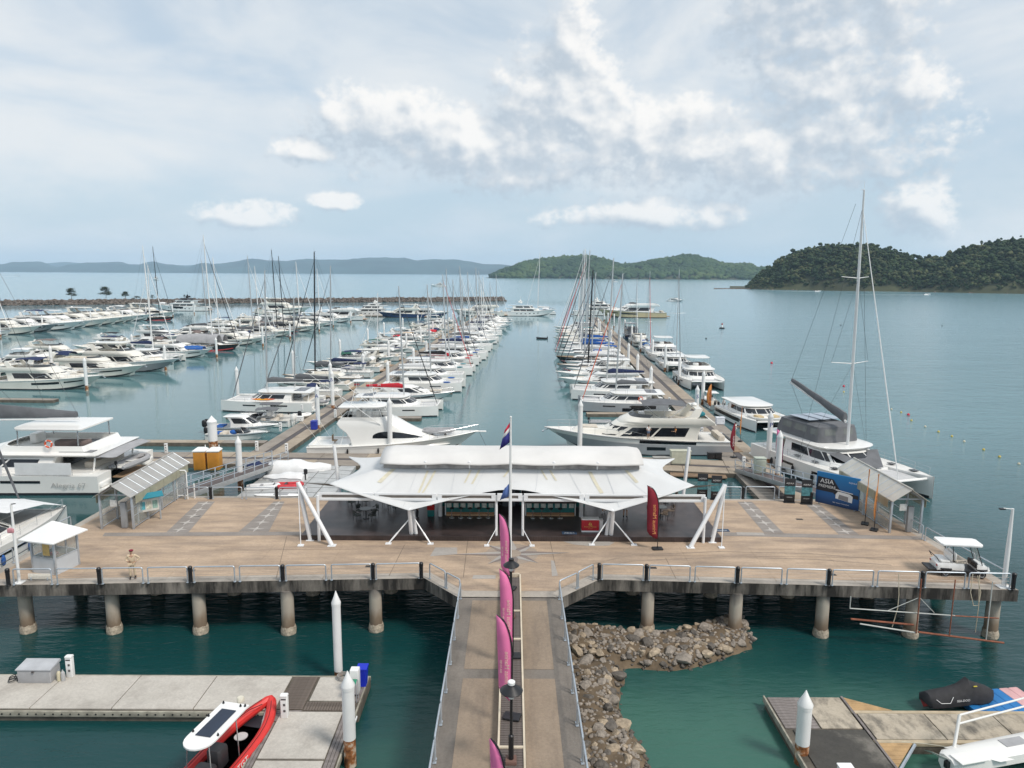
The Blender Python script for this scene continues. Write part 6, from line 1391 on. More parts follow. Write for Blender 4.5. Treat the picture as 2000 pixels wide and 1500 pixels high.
    m=bpy.data.materials.new('kayak_fade'); m.use_nodes=True; nt=m.node_tree; N=nt.nodes; L=nt.links; tc=N.new('ShaderNodeTexCoord'); sp=N.new('ShaderNodeSeparateXYZ'); L.new(tc.outputs['Generated'],sp.inputs[0]); rp=N.new('ShaderNodeValToRGB'); rp.color_ramp.elements[0].color=(.62,.03,.03,1); rp.color_ramp.elements[1].color=(.72,.09,.02,1); x=rp.color_ramp.elements.new(.55); x.color=(.80,.36,.02,1); L.new(sp.outputs[0],rp.inputs[0]); L.new(rp.outputs[0],N['Principled BSDF'].inputs['Base Color']); N['Principled BSDF'].inputs['Roughness'].default_value=.35
    ky=E('kayak','orange and yellow kayak carried on the side rail of the catamaran','kayak',tuple(kb.matrix_basis@Vector((.2,3.72,2.05))),R(LEFT))
    MB().loft([[(x,.36*w*math.cos(t),.16*w*math.sin(t)+.10*abs(x/1.9)**3) for t in [2*PI*q/12 for q in range(12)]] for x,w in((-1.95,.05),(-1.6,.5),(-1.0,.85),(-.3,1),(.4,1),(1.1,.8),(1.6,.45),(1.95,.05))]).build('hull',m,ky); MB().lathe([(.26,0),(.30,.03),(.24,.05)],14).build('cockpit_rim',M_BLACK,ky,(0,0,.15)); MB().lathe([(.12,0),(.10,.03)],10).build('hatch',M_BLACK,ky,(1.1,0,.12))
    mbt=[o for o in ALLB if 'lettered M' in o['label']][0]
    text_on(mbt,'M',.62,M_WHITE,(-3.0,-.21,4.24),name='letter')
    gc=[o for o in ALLB if 'orange lifebuoy' in o['label']][0]
    for q in range(2):
        part(gc,'bow_graphic','gx%d'%q,lambda q=q:Hull(14,1.95,1.55,1.75,p=2.6,mid=.5,aft=.82,plumb=True,draft=.6).band(.15+.3*q,.5+.3*q,.30-.16*q,.52-.1*q,.03,5,1),BLACKHULL,(0,2.78,0))
    l2=E('lifebuoy','orange lifebuoy hung on the cockpit rail of the grey catamaran','lifebuoy',tuple(gc.matrix_basis@Vector((-2.6,3.4,2.3)))); ring_buoy(l2)
    q=U(1172,826); dinghy('moored_dinghy','small grey inflatable with outboard floating beside the grey catamaran',(q.x,q.y,.15),R(-2),3.4,1.6,CANV['lightgrey'],mat('dinghy_floor',(.3,.3,.31),.7))
    q=U(1396,884); dinghy('moored_dinghy','dark inflatable tender beside the stern of the two-tone motor yacht',(q.x+.6,q.y+2.5,.3),R(-70),3.6,1.7,CANV['grey'],mat('tender_dark',(.03,.03,.035),.6))
    q=U(1058,662); dinghy('moored_dinghy','small dark inflatable lying off the bows on the left of S pier',(q.x,q.y,.2),R(160),4,1.8,CANV['black'],BOOT)
    q=U(600,818); dinghy('moored_dinghy','white tender turned on its side on A pier by the motorboats',(q.x-1,q.y,.5),R(30),3.4,1.7,GEL,DECKW)
def ring_buoy(t):
    rd=mat('buoy_orange',(.70,.10,.03),.5); R_=.34
    MB().path([(R_*math.cos(a),0,R_*math.sin(a)) for a in [i*PI/10 for i in range(21)]],.085,8).build('ring',rd,t)
    for k in range(4):
        a0=k*PI/2+.5; MB().path([(R_*math.cos(a0+d),0,R_*math.sin(a0+d)) for d in(-.14,0,.14)],.092,8).build('white_band',M_WHITE,t)
near_boats()

# ------------------------------------------------------------------ people
def skin_mesh(name,J,Ed,sub=1,root=0):
    names=list(J); ix={n:i for i,n in enumerate(names)}
    me=bpy.data.meshes.new(name); me.from_pydata([J[n][0] for n in names],[(ix[a],ix[b]) for a,b in Ed],[]); o=bpy.data.objects.new(name,me); COL.objects.link(o)
    o.modifiers.new('s','SKIN'); sv=me.skin_vertices[0].data
    for i,n in enumerate(names):
        r=J[n][1]; sv[i].radius=r if isinstance(r,tuple) else (r,r); sv[i].use_root=(i==root)
    m=o.modifiers.new('d','SUBSURF'); m.levels=sub; m.render_levels=sub
    dg=bpy.context.evaluated_depsgraph_get(); r=bpy.data.meshes.new_from_object(o.evaluated_get(dg)); bpy.data.objects.remove(o); r.shade_smooth()
    if not len(r.materials): r.materials.append(None)
    return r
SKIN=mat('skin',(.42,.25,.165),.55,var=.06); HAIR=mat('dark_hair',(.02,.015,.012),.5)
def person(label,loc,rz,top,bottom,arms='down',legs='stand',sleeves='short',trousers='long',hat=None,shoes=None,h=1.72):
    """faces -y; feet (or seat) at the origin"""
    t=E('person',label,'person',loc,rz,None,h/1.72); zp=.93; lift=0
    J={'pelvis':((0,0,.94),(.15,.11)),'belly':((0,.01,1.10),(.135,.10)),'chest':((0,.01,1.28),(.155,.11)),'neckb':((0,.015,1.43),.075),'neck':((0,.01,1.49),.052),'jaw':((0,-.012,1.555),(.062,.075)),'head':((0,.0,1.63),(.076,.092)),'crown':((0,.006,1.70),(.06,.07))}
    Ed=[('pelvis','belly'),('belly','chest'),('chest','neckb'),('neckb','neck'),('neck','jaw'),('jaw','head'),('head','crown')]
    for s,n in((1,'l'),(-1,'r')):
        sh=(.185*s,.01,1.40)
        if arms=='down': el=(.25*s,.03,1.12); wr=(.26*s,-.03,.88); hd=(.255*s,-.05,.80)
        elif arms=='hip': el=(.40*s,.08,1.17) if s>0 else (.30*s,.0,1.16); wr=(.20*s,-.02,1.01) if s>0 else (.17*s,-.16,1.10); hd=(.14*s,-.08,1.0) if s>0 else (.08*s,-.17,1.12)
        elif arms=='fwd': el=(.24*s,-.10,1.18); wr=(.17*s,-.34,1.16); hd=(.14*s,-.42,1.17)
        J[n+'sh']=(sh,.062); J[n+'el']=(el,.045); J[n+'wr']=(wr,.032); J[n+'hd']=(hd,(.036,.02)); Ed+=[('chest',n+'sh'),(n+'sh',n+'el'),(n+'el',n+'wr'),(n+'wr',n+'hd')]
        d=(Vector(hd)-Vector(wr)).normalized(); a=d.cross(Vector((s,.3,0))).normalized()
        for q in range(5):
            ln=(.055,.085,.095,.088,.07)[q]; off=a*(.03-.015*q) if q else a*.045; p=Vector(hd)+d*(.03 if q else 0)+off*.8; e=p+(d if q else (d+a).normalized())*ln*.9+Vector((-.01*s,0,-.008))
            J[n+'f%d'%q]=(tuple(e),.009); Ed.append((n+'hd',n+'f%d'%q))
        hp=(.095*s,.01,.90)
        if legs=='stand': kn=(.11*s,-.01+.03*s,.50); an=(.12*s,.03+.03*s,.09); to=(.14*s,-.12+.03*s,.04)
        elif legs=='sit': kn=(.13*s,-.42,.92); an=(.13*s,-.45,.50); to=(.13*s,-.60,.46)
        J[n+'hp']=(hp,.088); J[n+'kn']=(kn,.056); J[n+'ca']=(tuple(Vector(kn).lerp(Vector(an),.3)+Vector((0,.012,0))),.054); J[n+'an']=(an,.038); J[n+'to']=(to,(.04,.03))
        Ed+=[('pelvis',n+'hp'),(n+'hp',n+'kn'),(n+'kn',n+'ca'),(n+'ca',n+'an'),(n+'an',n+'to')]
    if legs=='sit': t.location.z-= .5*h/1.72 if False else .0
    O('body',skin_mesh('body',J,Ed,1),SKIN,t)
    g=lambda n,k:(J[n][0],tuple(x*k for x in (J[n][1] if isinstance(J[n][1],tuple) else (J[n][1],)*2)))
    S={n:g(n,1.14) for n in('pelvis','belly','chest')}; S['neckb']=g('neckb',1.0); SE=[('pelvis','belly'),('belly','chest'),('chest','neckb')]
    for n in 'lr':
        S[n+'sh']=g(n+'sh',1.2); e=Vector(J[n+'sh'][0]).lerp(Vector(J[n+'el'][0]),.65 if sleeves=='short' else 1.0); S[n+'el']=(tuple(e),.062); SE+=[('chest',n+'sh'),(n+'sh',n+'el')]
        if sleeves=='long': S[n+'wr']=(tuple(Vector(J[n+'el'][0]).lerp(Vector(J[n+'wr'][0]),.9)),.045); SE.append((n+'el',n+'wr'))
    O('shirt',skin_mesh('shirt',S,SE,1),top,t)
    T={'pelvis':((0,0,.93),(.165,.125))}; TE=[]
    for n in 'lr':
        T[n+'hp']=g(n+'hp',1.16); TE+=[('pelvis',n+'hp')]; k=Vector(J[n+'hp'][0]).lerp(Vector(J[n+'kn'][0]),.7 if trousers=='short' else 1); T[n+'kn']=(tuple(k),.078 if trousers=='short' else .072); TE.append((n+'hp',n+'kn'))
        if trousers=='long': T[n+'an']=(tuple(Vector(J[n+'kn'][0]).lerp(Vector(J[n+'an'][0]),.85)),.062); TE.append((n+'kn',n+'an'))
    O('trousers',skin_mesh('trousers',T,TE,1),bottom,t)
    for n in 'lr':
        if shoes is not None:
            a,b=J[n+'an'][0],J[n+'to'][0]; O('boot',skin_mesh('boot',{'a':((a[0],a[1],a[2]+.14),.055),'b':(a,.055),'c':(b,(.052,.04))},[('a','b'),('b','c')],1),shoes,t)
    if hat is not None: O('beret',MB().lathe([(.10,0),(.115,.02),(.125,.05),(.06,.085),(.01,.09)],14).mesh('beret'),hat,t,(.015,.0,1.66))
    else: O('hair',MB().ell((0,.02,1.675),(.092,.105,.085),10,8).mesh('hair'),HAIR,t)
    fc=MB(); fc.ell((0,-.098,1.60),(.014,.02,.02),6,4); fc.build('nose',SKIN,t)
    for s in(1,-1): MB().ell((.03*s,-.088,1.625),(.012,.008,.007),6,4).build('eye',HAIR,t); MB().ell((.082*s,.005,1.61),(.012,.02,.03),6,4).build('ear',SKIN,t)
    MB().ell((0,-.088,1.562),(.024,.008,.006),6,4).build('mouth',mat('lips',(.30,.12,.10),.5),t)
    return t

# ------------------------------------------------------------------ gangways, shelters and things on the pier
M_GLASSC=mat('clear_screen',(.55,.60,.58),.08,var=.05,alpha=.22)
M_SHROOF=mat('shelter_roof_sheet',(.40,.39,.37),.45,.2,var=.12,scale=.8)
M_SHROOF2=mat('shelter_roof_cream',(.52,.50,.45),.5,.1,var=.12,scale=.8)
def shelter(x0,x1,y0,y1,label,roofm):
    t=E('gangway_shelter',label,'shelter',((x0+x1)/2,y0,DZ+.016)); w=x1-x0; L_=y1-y0; he=2.55; hr=3.3
    n=5
    for s in(-1,1):
        for i in range(n): MB().box((s*w/2,L_*i/(n-1),he/2),(.14,.14,he),.01).build('post',M_GALV,t)
        MB().box((s*w/2,L_/2,he+.03),(.12,L_+.2,.12),.01).build('eave_beam',M_GALV,t)
        MB().box((s*w/2,L_/2,.95),(.05,L_,.05),.01).build('mid_rail',M_GALV,t); MB().box((s*w/2,L_/2,.12),(.05,L_,.05),.01).build('bottom_rail',M_GALV,t)
        for i in range(n-1):
            MB().box((s*w/2,L_*(i+.5)/(n-1),1.3),(.02,L_/(n-1)-.16,2.2)).build('glass_panel',M_GLASSC,t,smooth=0)
            MB().box((s*(w/2+.28),L_*(i+.5)/(n-1),2.2),(.02,L_/(n-1)-.05,.6)).build('weather_screen',mat('weather_vinyl',(.42,.41,.30),.35,alpha=.75),t,smooth=0)
        # roof sheets
        k=9
        for i in range(k):
            ya=-.5+(L_+1.0)*i/k; yb=-.5+(L_+1.0)*(i+1)/k-.03; ov=.22; xe=s*(w/2+ov); ze=he+.05-.18
            MB().loft([[(0,ya,hr+.06),(0,yb,hr+.06),(0,yb,hr+.10),(0,ya,hr+.10)],[(xe,ya,ze+.06),(xe,yb,ze+.06),(xe,yb,ze+.10),(xe,ya,ze+.10)]]).build('roof_sheet',roofm,t,smooth=0)
            MB().tube((0,yb+.015,hr+.11),(xe,yb+.015,ze+.11),.025,n=4).build('roof_rib',M_GALV,t)
    MB().tube((0,-.5,hr+.11),(0,L_+.5,hr+.11),.07,n=8).build('ridge_cap',roofm,t)
    for y in(0,L_*.5,L_):
        mb=MB(); mb.tube((-w/2,y,he),(w/2,y,he),.05,n=6); mb.tube((-w/2,y,he),(0,y,hr),.05,n=6); mb.tube((w/2,y,he),(0,y,hr),.05,n=6); mb.tube((0,y,he),(0,y,hr),.04,n=6); mb.build('truss',M_GALV,t)
    mb=MB(); mb.box((w*.18,.2,1.0),(.4,.25,1.9),.02); mb.build('card_reader_post',mat('grey_cabinet',(.30,.31,.32),.5),t); MB().box((-w*.1,.1,1.9),(.5,.05,.5),.01).build('notice',mat('notice_white',(.7,.7,.68),.6,var=.2,scale=6),t)
    return t
def gangway(p,q,w,label):
    p=Vector(p); q=Vector(q); d=q-p; L_=d.length; rz=math.atan2(d.y,d.x); sl=math.asin(d.z/L_)
    t=E('gangway',label,'gangway',p); t.rotation_euler=Euler((0,-sl,rz),'XYZ')
    MB().box((L_/2,0,.02),(L_,w,.06)).build('ramp',mat('ramp_brown',(.11,.085,.08),.7,var=.25,scale=1.5),t,smooth=0)
    n=int(L_/2.1)
    for s in(-1,1):
        MB().box((L_/2,s*w/2,-.12),(L_,.1,.45),.02).build('side_girder',mat('girder_grey',(.36,.37,.37),.5,.3,var=.1),t)
        for h in(.55,1.05): MB().tube((0,s*w/2,h),(L_,s*w/2,h),.035,n=6).build('rail',M_GALV,t)
        for i in range(n+1): MB().box((L_*i/n,s*w/2,.55),(.12,.07,1.05),.01).build('rail_post',M_GALV,t)
    return t
def feather(label,p,rz,h,w,fab,text=None,textm=None,group=None,small=None,straight=False,base='bag',tilt=0.0):
    t=E('feather_banner',label,'banner',p,rz,group); b0=.75
    n=14; pole=[(0,0,.02),(0,0,h*.62)]
    for i in range(1,8): a=PI/2*i/7; pole.append((-(1-math.cos(a))*w*(.15 if straight else .98),0,h*.62+(h*.38)*math.sin(a)*.98))
    MB().path(pole,[.028]*2+[.022-.002*i for i in range(7)],6).build('pole',M_BLACK,t)
    def px(z):
        if z<=h*.62: return 0
        a=math.asin(min(1,(z-h*.62)/(h*.38*.98))); return -(1-math.cos(a))*w*(.15 if straight else .98)
    A=[];B=[]
    for i in range(n+1):
        f=i/n; z=b0+(h-b0-.02)*f; l=-w*(.86+.14*f) if not straight else -w*math.sin(PI*min(1,max(.04,.08+.9*f)))**.6
        if f<.10: l*=(.25+.75*(f/.10))
        bulge=.05*math.sin(f*5); A.append((px(z)-.02,.0,z)); B.append((min(l,px(z)-.03),bulge,z))
    m=len(A); vs=A+B; mb=MB(); mb.add(vs,[(i,i+1,m+i+1,m+i) for i in range(n)]); o=mb.build('flag',fab,t,smooth=60); sd=o.modifiers.new('t','SOLIDIFY'); sd.thickness=.012
    MB().path([(x,-.002,z) for x,y,z in A if z>b0],.03,5).build('pole_sleeve',M_BLACK if not straight else fab,t)
    if text: text_on(t,text,w*(.42 if not straight else .5),textm,(-w*.55,-.03,h*.47),mirror_up=True)
    if small: text_on(t,small,w*.17,textm,(-w*.80,-.04,h*.50),mirror_up=True)
    if base=='bag':
        MB().box((0,0,.05),(.72,.52,.09),.04).build('weight_base',M_BLACK,t)
    return t
def pier_things():
    shelter(-29.65,-27.35,49.2,57.6,'grey roofed glass shelter over the left gangway entrance',M_SHROOF); shelter(27.4,29.6,49.2,57.0,'cream roofed glass shelter over the right gangway entrance',M_SHROOF2)
    gangway((-28.1,57.0,DZ),(-26.4,78.6,.75),1.9,'steel gangway with grey rails sloping down to the left dock'); gangway((27.9,57.0,DZ),(25.6,76.0,.75),1.9,'steel gangway with grey rails sloping down to the right-hand pier')
    # portable toilets
    og=mat('toilet_orange',(.55,.24,.03),.5,var=.08)
    for k,px in enumerate((390,417)):
        q=U(px,919,.55); t=E('portable_toilet','orange portable toilet, %s of the pair on the left dock'%('left' if k==0 else 'right'),'toilet',(q.x,q.y+.5,.55),R(4),'orange portable toilets')
        O('cabin',shared('wc|cab',lambda:MB().box((0,0,1.08),(1.25,1.25,2.05),.05)),og,t); O('door',shared('wc|door',lambda:MB().box((0,-.64,1.05),(.8,.04,1.8),.01)),mat('toilet_door',(.50,.21,.025),.5),t); O('roof',shared('wc|roof',lambda:MB().loft([[(-.68,-.68,2.1),(.68,-.68,2.1),(.68,.68,2.1),(-.68,.68,2.1)],[(-.68,-.68,2.2),(.68,-.68,2.2),(.68,.68,2.2),(-.68,.68,2.2)],[(-.4,-.45,2.42),(.4,-.45,2.42),(.4,.45,2.42),(-.4,.45,2.42)]])),M_WHITE,t); O('vent_pipe',shared('wc|vent',lambda:MB().tube((.4,.4,2.2),(.4,.4,2.65),.05,n=8)),M_WHITE,t)
    # guard booth
    q=U(93,1122,DZ); t=E('guard_booth','small grey guard booth with pyramid roof at the left corner','booth',(q.x,q.y+.9,DZ+.016),R(-14)); gp=mat('booth_panel',(.50,.53,.56),.5,var=.06)
    for c in((-.85,-.85),(.85,-.85),(.85,.85),(-.85,.85)): MB().box((*c,1.1),(.12,.12,2.2),.01).build('corner_post',M_GALV,t)
    for k in range(4):
        M=Matrix.Rotation(k*PI/2,4,'Z')
        MB().box((0,-.85,.5),(1.58,.06,1.0)).xf(M).build('lower_panel',gp,t,smooth=0); MB().box((0,-.85,1.02),(1.66,.09,.06)).xf(M).build('window_sill',M_GALV,t,smooth=0); MB().box((0,-.85,1.6),(.05,.06,1.1)).xf(M).build('mullion',M_GALV,t,smooth=0)
        for s in(-1,1): MB().box((.4*s,-.85,1.6),(.72,.02,1.06)).xf(M).build('window_pane',M_GLASSC,t,smooth=0)
    MB().loft([[(-1.3,-1.3,2.15),(1.3,-1.3,2.15),(1.3,1.3,2.15),(-1.3,1.3,2.15)],[(-1.3,-1.3,2.22),(1.3,-1.3,2.22),(1.3,1.3,2.22),(-1.3,1.3,2.22)],[(-.04,-.04,3.1),(.04,-.04,3.1),(.04,.04,3.1),(-.04,.04,3.1)]]).build('pyramid_roof',M_WHITE,t,smooth=0)
    MB().box((.3,-.9,1.6),(.5,.02,.75)).build('yellow_notice',mat('yellow_poster',(.60,.42,.16),.6,var=.2,scale=5),t,smooth=0); MB().box((0,.2,.8),(1.2,.5,.08),.02).build('desk',TEAK,t); MB().box((-.2,.1,.92),(.5,.3,.16),.03).build('papers',mat('red_folder',(.5,.12,.12),.7),t)
    q=U(78,1134,DZ); t=E('low_sign','low white sign panel standing in front of the guard booth','sign',(q.x,q.y,DZ+.016)); MB().box((0,0,.25),(1.35,.06,.34),.01).build('panel',mat('sign_cream',(.72,.68,.60),.6,var=.12,scale=8),t); 
    for x in(-.5,.5): MB().box((x,.03,.1),(.06,.2,.2),.01).build('foot',M_GALV,t)
    q=U(38,1139,DZ); t=E('flag_post','white post with a small pink box at the left front corner','post',(q.x,q.y,DZ+.016)); MB().lathe([(.09,0),(.085,2.4),(.06,4.9)],12).build('pole',M_WHITE,t); MB().box((0,0,.03),(.5,.5,.05),.01).build('base_plate',M_WHITE,t); MB().box((-.12,-.05,3.3),(.35,.25,.25),.03).build('junction_box',mat('pink_box',(.55,.25,.28),.6),t); MB().tube((0,0,4.9),(.3,-.05,4.95),.03,n=6).build('lamp_arm',M_BLACK,t)
    q=U(1960,1147,DZ); t=E('lamp_post','white lamp post with short arm at the seaward corner behind the golf cart','lamp post',(q.x,q.y,DZ+.016)); MB().lathe([(.14,0),(.13,2.4),(.07,4.9)],12).build('pole',M_WHITE,t); MB().box((0,0,.03),(.75,.55,.05),.01).build('base_plate',M_WHITE,t); MB().tube((0,0,4.86),(-.55,0,4.92),.03,n=6).build('arm',M_WHITE,t); MB().box((-.62,0,4.88),(.35,.2,.08),.03).build('lamp_head',M_BLACK,t)
    # power pedestals on the pier
    q=U(111,1052,DZ); t=E('service_box','white service box on a stand near the left railing','box',(q.x,q.y,DZ+.016),R(10)); MB().box((0,0,.75),(.6,.35,.7),.03).build('cabinet_body',M_WHITE,t); MB().box((0,-.18,.9),(.4,.01,.12)).build('vent',M_CHAN,t,smooth=0); MB().tube((0,0,0),(0,0,.45),.06).build('stand',M_GALV,t); MB().path([(-.2,-.2,.5),(-.3,-.25,.2),(-.2,-.3,.05)],.03).build('hose',M_BLACK,t)
    # notice board with teal roof
    q=U(293,1018,DZ); t=E('notice_board','notice board with a teal sloping roof beside the left shelter','notice board',(q.x,q.y,DZ+.016),R(38))
    for x in(-.75,.75): MB().box((x,0,.95),(.1,.1,1.9),.01).build('post',M_GALV,t)
    MB().box((0,0,1.25),(1.4,.06,.95),.01).build('board',mat('board_white',(.66,.66,.62),.6),t); 
    for x,c in((-.42,(.08,.35,.42)),(0,(.6,.6,.5)),(.42,(.25,.4,.35))): MB().box((x,-.036,1.25),(.34,.01,.6)).build('poster',mat('poster%d'%int(c[0]*100),c,.6,var=.4,scale=7),t,smooth=0)
    for s in(-1,1): MB().loft([[(-.95,0,2.15),(.95,0,2.15),(.95,0,2.2),(-.95,0,2.2)],[(-.95,s*.55,1.9),(.95,s*.55,1.9),(.95,s*.55,1.95),(-.95,s*.55,1.95)]]).build('roof_panel',mat('teal_roof',(.02,.20,.26),.4),t,smooth=0)
    q=U(357,975,DZ); t=E('tube_gate','tall white tube gate frame at the head of the left gangway','gate',(q.x,q.y,DZ+.016)); MB().path([(-.42,0,0),(-.42,0,2.3),(-.32,0,2.42),(.32,0,2.42),(.42,0,2.3),(.42,0,0)],.05,8).build('frame',M_WHITE,t); MB().tube((-.42,0,.3),(.42,0,.3),.04).build('cross_bar',M_WHITE,t); MB().box((0,0,1.3),(.72,.015,1.9)).build('mesh_infill',mat('mesh_grey',(.45,.46,.46),.6,alpha=.35),t,smooth=0); MB().tube((.9,.2,0),(.9,.2,1.25),.06).build('bollard_tube',M_WHITE,t)
    # flagpole with two flags
    q=U(996,1128,DZ); t=E('flagpole','tall white flagpole with a red white and blue flag in front of the canopy','flagpole',(q.x,q.y,DZ+.4)); MB().lathe([(.10,0),(.095,4),(.05,9.6)],12).build('pole',M_WHITE,t); MB().ell((0,0,9.65),(.07,.07,.07)).build('finial',M_WHITE,t); MB().box((0,0,.0),(.5,.5,.5),.03).build('base_block',mat('brick_base',(.16,.09,.07),.8),t)
    def drape(z0,z1,w,cols,nm):
        k=len(cols); n=8
        for c,(mm,a,b) in enumerate(cols):
            vs=[]
            for f in(a,(a+b)/2,b):
                for i in range(n+1):
                    s=i/n; x=-w*(.5+.5*f)*s-.04; y=.10*math.sin(s*7+f*2)*(s); z=z1-(z1-z0)*(f*.72+.28*s); vs.append((x,y,z))
            m=n+1; mb=MB(); mb.add(vs,[(r*m+i,r*m+i+1,(r+1)*m+i+1,(r+1)*m+i) for r in(0,1) for i in range(n)]); o=mb.build(nm,mm,t,smooth=60); o.modifiers.new('t','SOLIDIFY').thickness=.01
    rd=mat('flag_red',(.62,.03,.07),.7); bl=mat('flag_blue',(.03,.03,.22),.7); wt=mat('flag_white',(.78,.77,.76),.7)
    drape(7.65,9.35,.62,[(rd,0,.18),(wt,.18,.34),(bl,.34,.66),(wt,.66,.83),(rd,.83,1)][::-1][:0]+[(rd,0,.22),(wt,.22,.45),(bl,.45,1)],'flag_stripe'); drape(4.5,5.6,.6,[(mat('flag_steel_blue',(.10,.17,.42),.7),0,1)],'pennant')
    # walkway lamps
    for k,(px,py) in enumerate(((998,1205),(998,1488))):
        q=U(px,py,DZ+.4); t=E('walkway_lamp','black walkway lamp with conical shade, %s the camera'%('farther from' if k==0 else 'nearest'),'lamp',(q.x,q.y,DZ+.38),0,'walkway lamps')
        O('pole',shared('wl|pole',lambda:MB().lathe([(.10,0),(.10,1.1),(.055,1.15),(.05,2.7)],12)),M_BLACK,t); O('lamp_body',shared('wl|body',lambda:MB().lathe([(.10,2.62),(.12,2.66),(.12,2.86),(.09,2.9)],14)),M_WHITE,t); O('shade',shared('wl|shade',lambda:MB().lathe([(.42,2.90),(.43,2.93),(.30,3.03),(.15,3.14),(.13,3.2)],20)),M_BLACK,t); O('top_cap',shared('wl|cap',lambda:MB().lathe([(.135,3.14),(.14,3.28),(.10,3.31)],14)),M_WHITE if k else M_BLACK,t); O('base_block',shared('wl|base',lambda:MB().box((0,0,.08),(.42,.42,.16),.02)),mat('brick_base',(.16,.09,.07),.8),t)
    # feather banners
    mg=mat('magenta_flag',(.82,.20,.42),.7,var=.08,scale=1.2); gp=mat('flag_gold_text',(.78,.60,.50),.7); dr=mat('maroon_flag',(.20,.008,.022),.7,var=.15,scale=1.2); g2=mat('flag_orange_text',(.72,.33,.12),.7); og=mat('orange_flag',(.55,.22,.06),.75,var=.1); bk=mat('flag_black_text',(.03,.02,.02),.7)
    for k,(px,py) in enumerate(((997,1150),(1003,1283),(1001,1402))):
        q=U(px,py,DZ+.4); feather('tall magenta feather banner on the walkway, %s from the camera'%('farthest','second','nearest full one')[k],(q.x-.02,q.y,DZ+.41),R((-20,3,-14)[k]),4.45,.66,mg,'Primus Marine',gp,'magenta banners on the walkway','SEA TO SEE')
    q=U(990,1700,DZ+.4); feather('magenta feather banner cut off by the bottom edge of the picture',(q.x,q.y,DZ+.41),R(-35),4.2,.62,mg,'Primus Marine',gp,'magenta banners on the walkway')
    q=U(1284,1073,DZ); feather('maroon feather banner standing in front of the canopy deck',(q.x,q.y,DZ+.016),R(3),4.5,.85,dr,'Primus Marine',g2)
    for k,(px,py,rz) in enumerate(((1689,1024,60),(1707,1036,55))): q=U(px,py,DZ); feather('slender orange feather banner beside the right shelter, the %s one'%('left','right')[k],(q.x,q.y,DZ+.016),R(rz),4.3,.75,og,'AQUILA',bk,'orange banners by the right shelter',None,True)
    q=U(1388,803,.55); feather('orange feather banner on the S pier beside the centre console boat',(q.x,q.y,.55),R(12),4.4,.8,og,'ASIA PREMIERE',mat('flag_maroon_text',(.2,.02,.03),.7),None,None,True)
    q=U(1497,862,.55); feather('thin orange banner next to the coupe catamaran',(q.x-3.4,q.y,.55),R(60),4.6,.5,og,None,None,None,None,True)
    q=U(1433,893,.55); feather('dark red feather banner on the dock behind the two-tone yacht',(q.x,q.y,.55),R(30),4.2,.7,dr,'AQUILA',M_WHITE,None,None,True)
    q=U(1527,917,.55); feather('magenta feather banner behind the pile with the orange foot',(q.x,q.y,.55),R(-10),4.6,.8,mg)
    # billboard
    a=U(1592,982,DZ); b=U(1676,1001,DZ); d=b-a; t=E('billboard','blue billboard reading ASIA PREMIERE beside the right shelter','billboard',(a.x,a.y,DZ+.016),math.atan2(d.y,d.x)); w=d.length; hb=2.6
    blu=bpy.data.materials.new('billboard_blue'); blu.use_nodes=True; N=blu.node_tree.nodes; L=blu.node_tree.links; tc=N.new('ShaderNodeTexCoord'); sp=N.new('ShaderNodeSeparateXYZ'); L.new(tc.outputs['Generated'],sp.inputs[0]); rp=N.new('ShaderNodeValToRGB'); e=rp.color_ramp.elements; e[0].color=(.005,.03,.10,1); e[1].color=(.012,.20,.48,1); x=e.new(.28); x.color=(.01,.09,.27,1); x=e.new(.5); x.color=(.01,.11,.30,1); L.new(sp.outputs[2],rp.inputs[0]); L.new(rp.outputs[0],N['Principled BSDF'].inputs['Base Color'])
    MB().box((w/2,0,.1+hb/2),(w,.10,hb),.02).build('printed_panel',blu,t,smooth=0)
    for x in(.3,w-.3): MB().box((x,.35,.05),(.1,.8,.08),.01).build('foot',M_GALV,t); MB().tube((x,.06,1.8),(x,.7,.08),.03).build('brace',M_GALV,t)
    dkb=mat('print_dark',(.012,.015,.022),.5); y=-.056
    def poly(nm,pts,m,dy=0.0): MB().add([(x,y-dy,z) for x,z in pts],[tuple(range(len(pts)))]).build(nm,m,t,smooth=0)
    poly('dark_print',[(.02,1.15),(w*.42,1.15),(w*.60,1.30),(w*.40,2.25),(.10,2.30)],dkb); poly('hill_print',[(w*.42,1.05),(w-.05,1.0),(w-.05,1.3),(w*.75,1.38),(w*.42,1.25)],dkb)
    poly('boat_print',[(w*.47,.75),(w*.85,.62),(w*.86,1.15),(w*.78,1.3),(w*.52,1.35),(w*.47,1.1)],M_WHITE,.004); poly('boat_shade_print',[(w*.53,.75),(w*.76,.66),(w*.76,1.05),(w*.55,1.12)],mat('print_grey',(.25,.24,.24),.5),.008); poly('roof_print',[(w*.46,1.42),(w*.86,1.34),(w*.86,1.40),(w*.47,1.50)],M_WHITE,.004)
    text_on(t,'ASIA',.52,M_WHITE,(w*.25,y-.006,1.72)); text_on(t,'PREMIERE',.32,M_WHITE,(w*.26,y-.006,1.40)); text_on(t,'AQUILA',.17,M_WHITE,(w*.84,y-.006,2.15)); text_on(t,'MEET AQUILA CATAMARAN',.10,M_WHITE,(w*.6,y-.006,.34))
    # poster stands
    pbk=mat('poster_black',(.014,.015,.018),.5); pteal=mat('poster_teal',(.02,.13,.16),.5,var=.5,scale=3,col2=(.12,.34,.38))
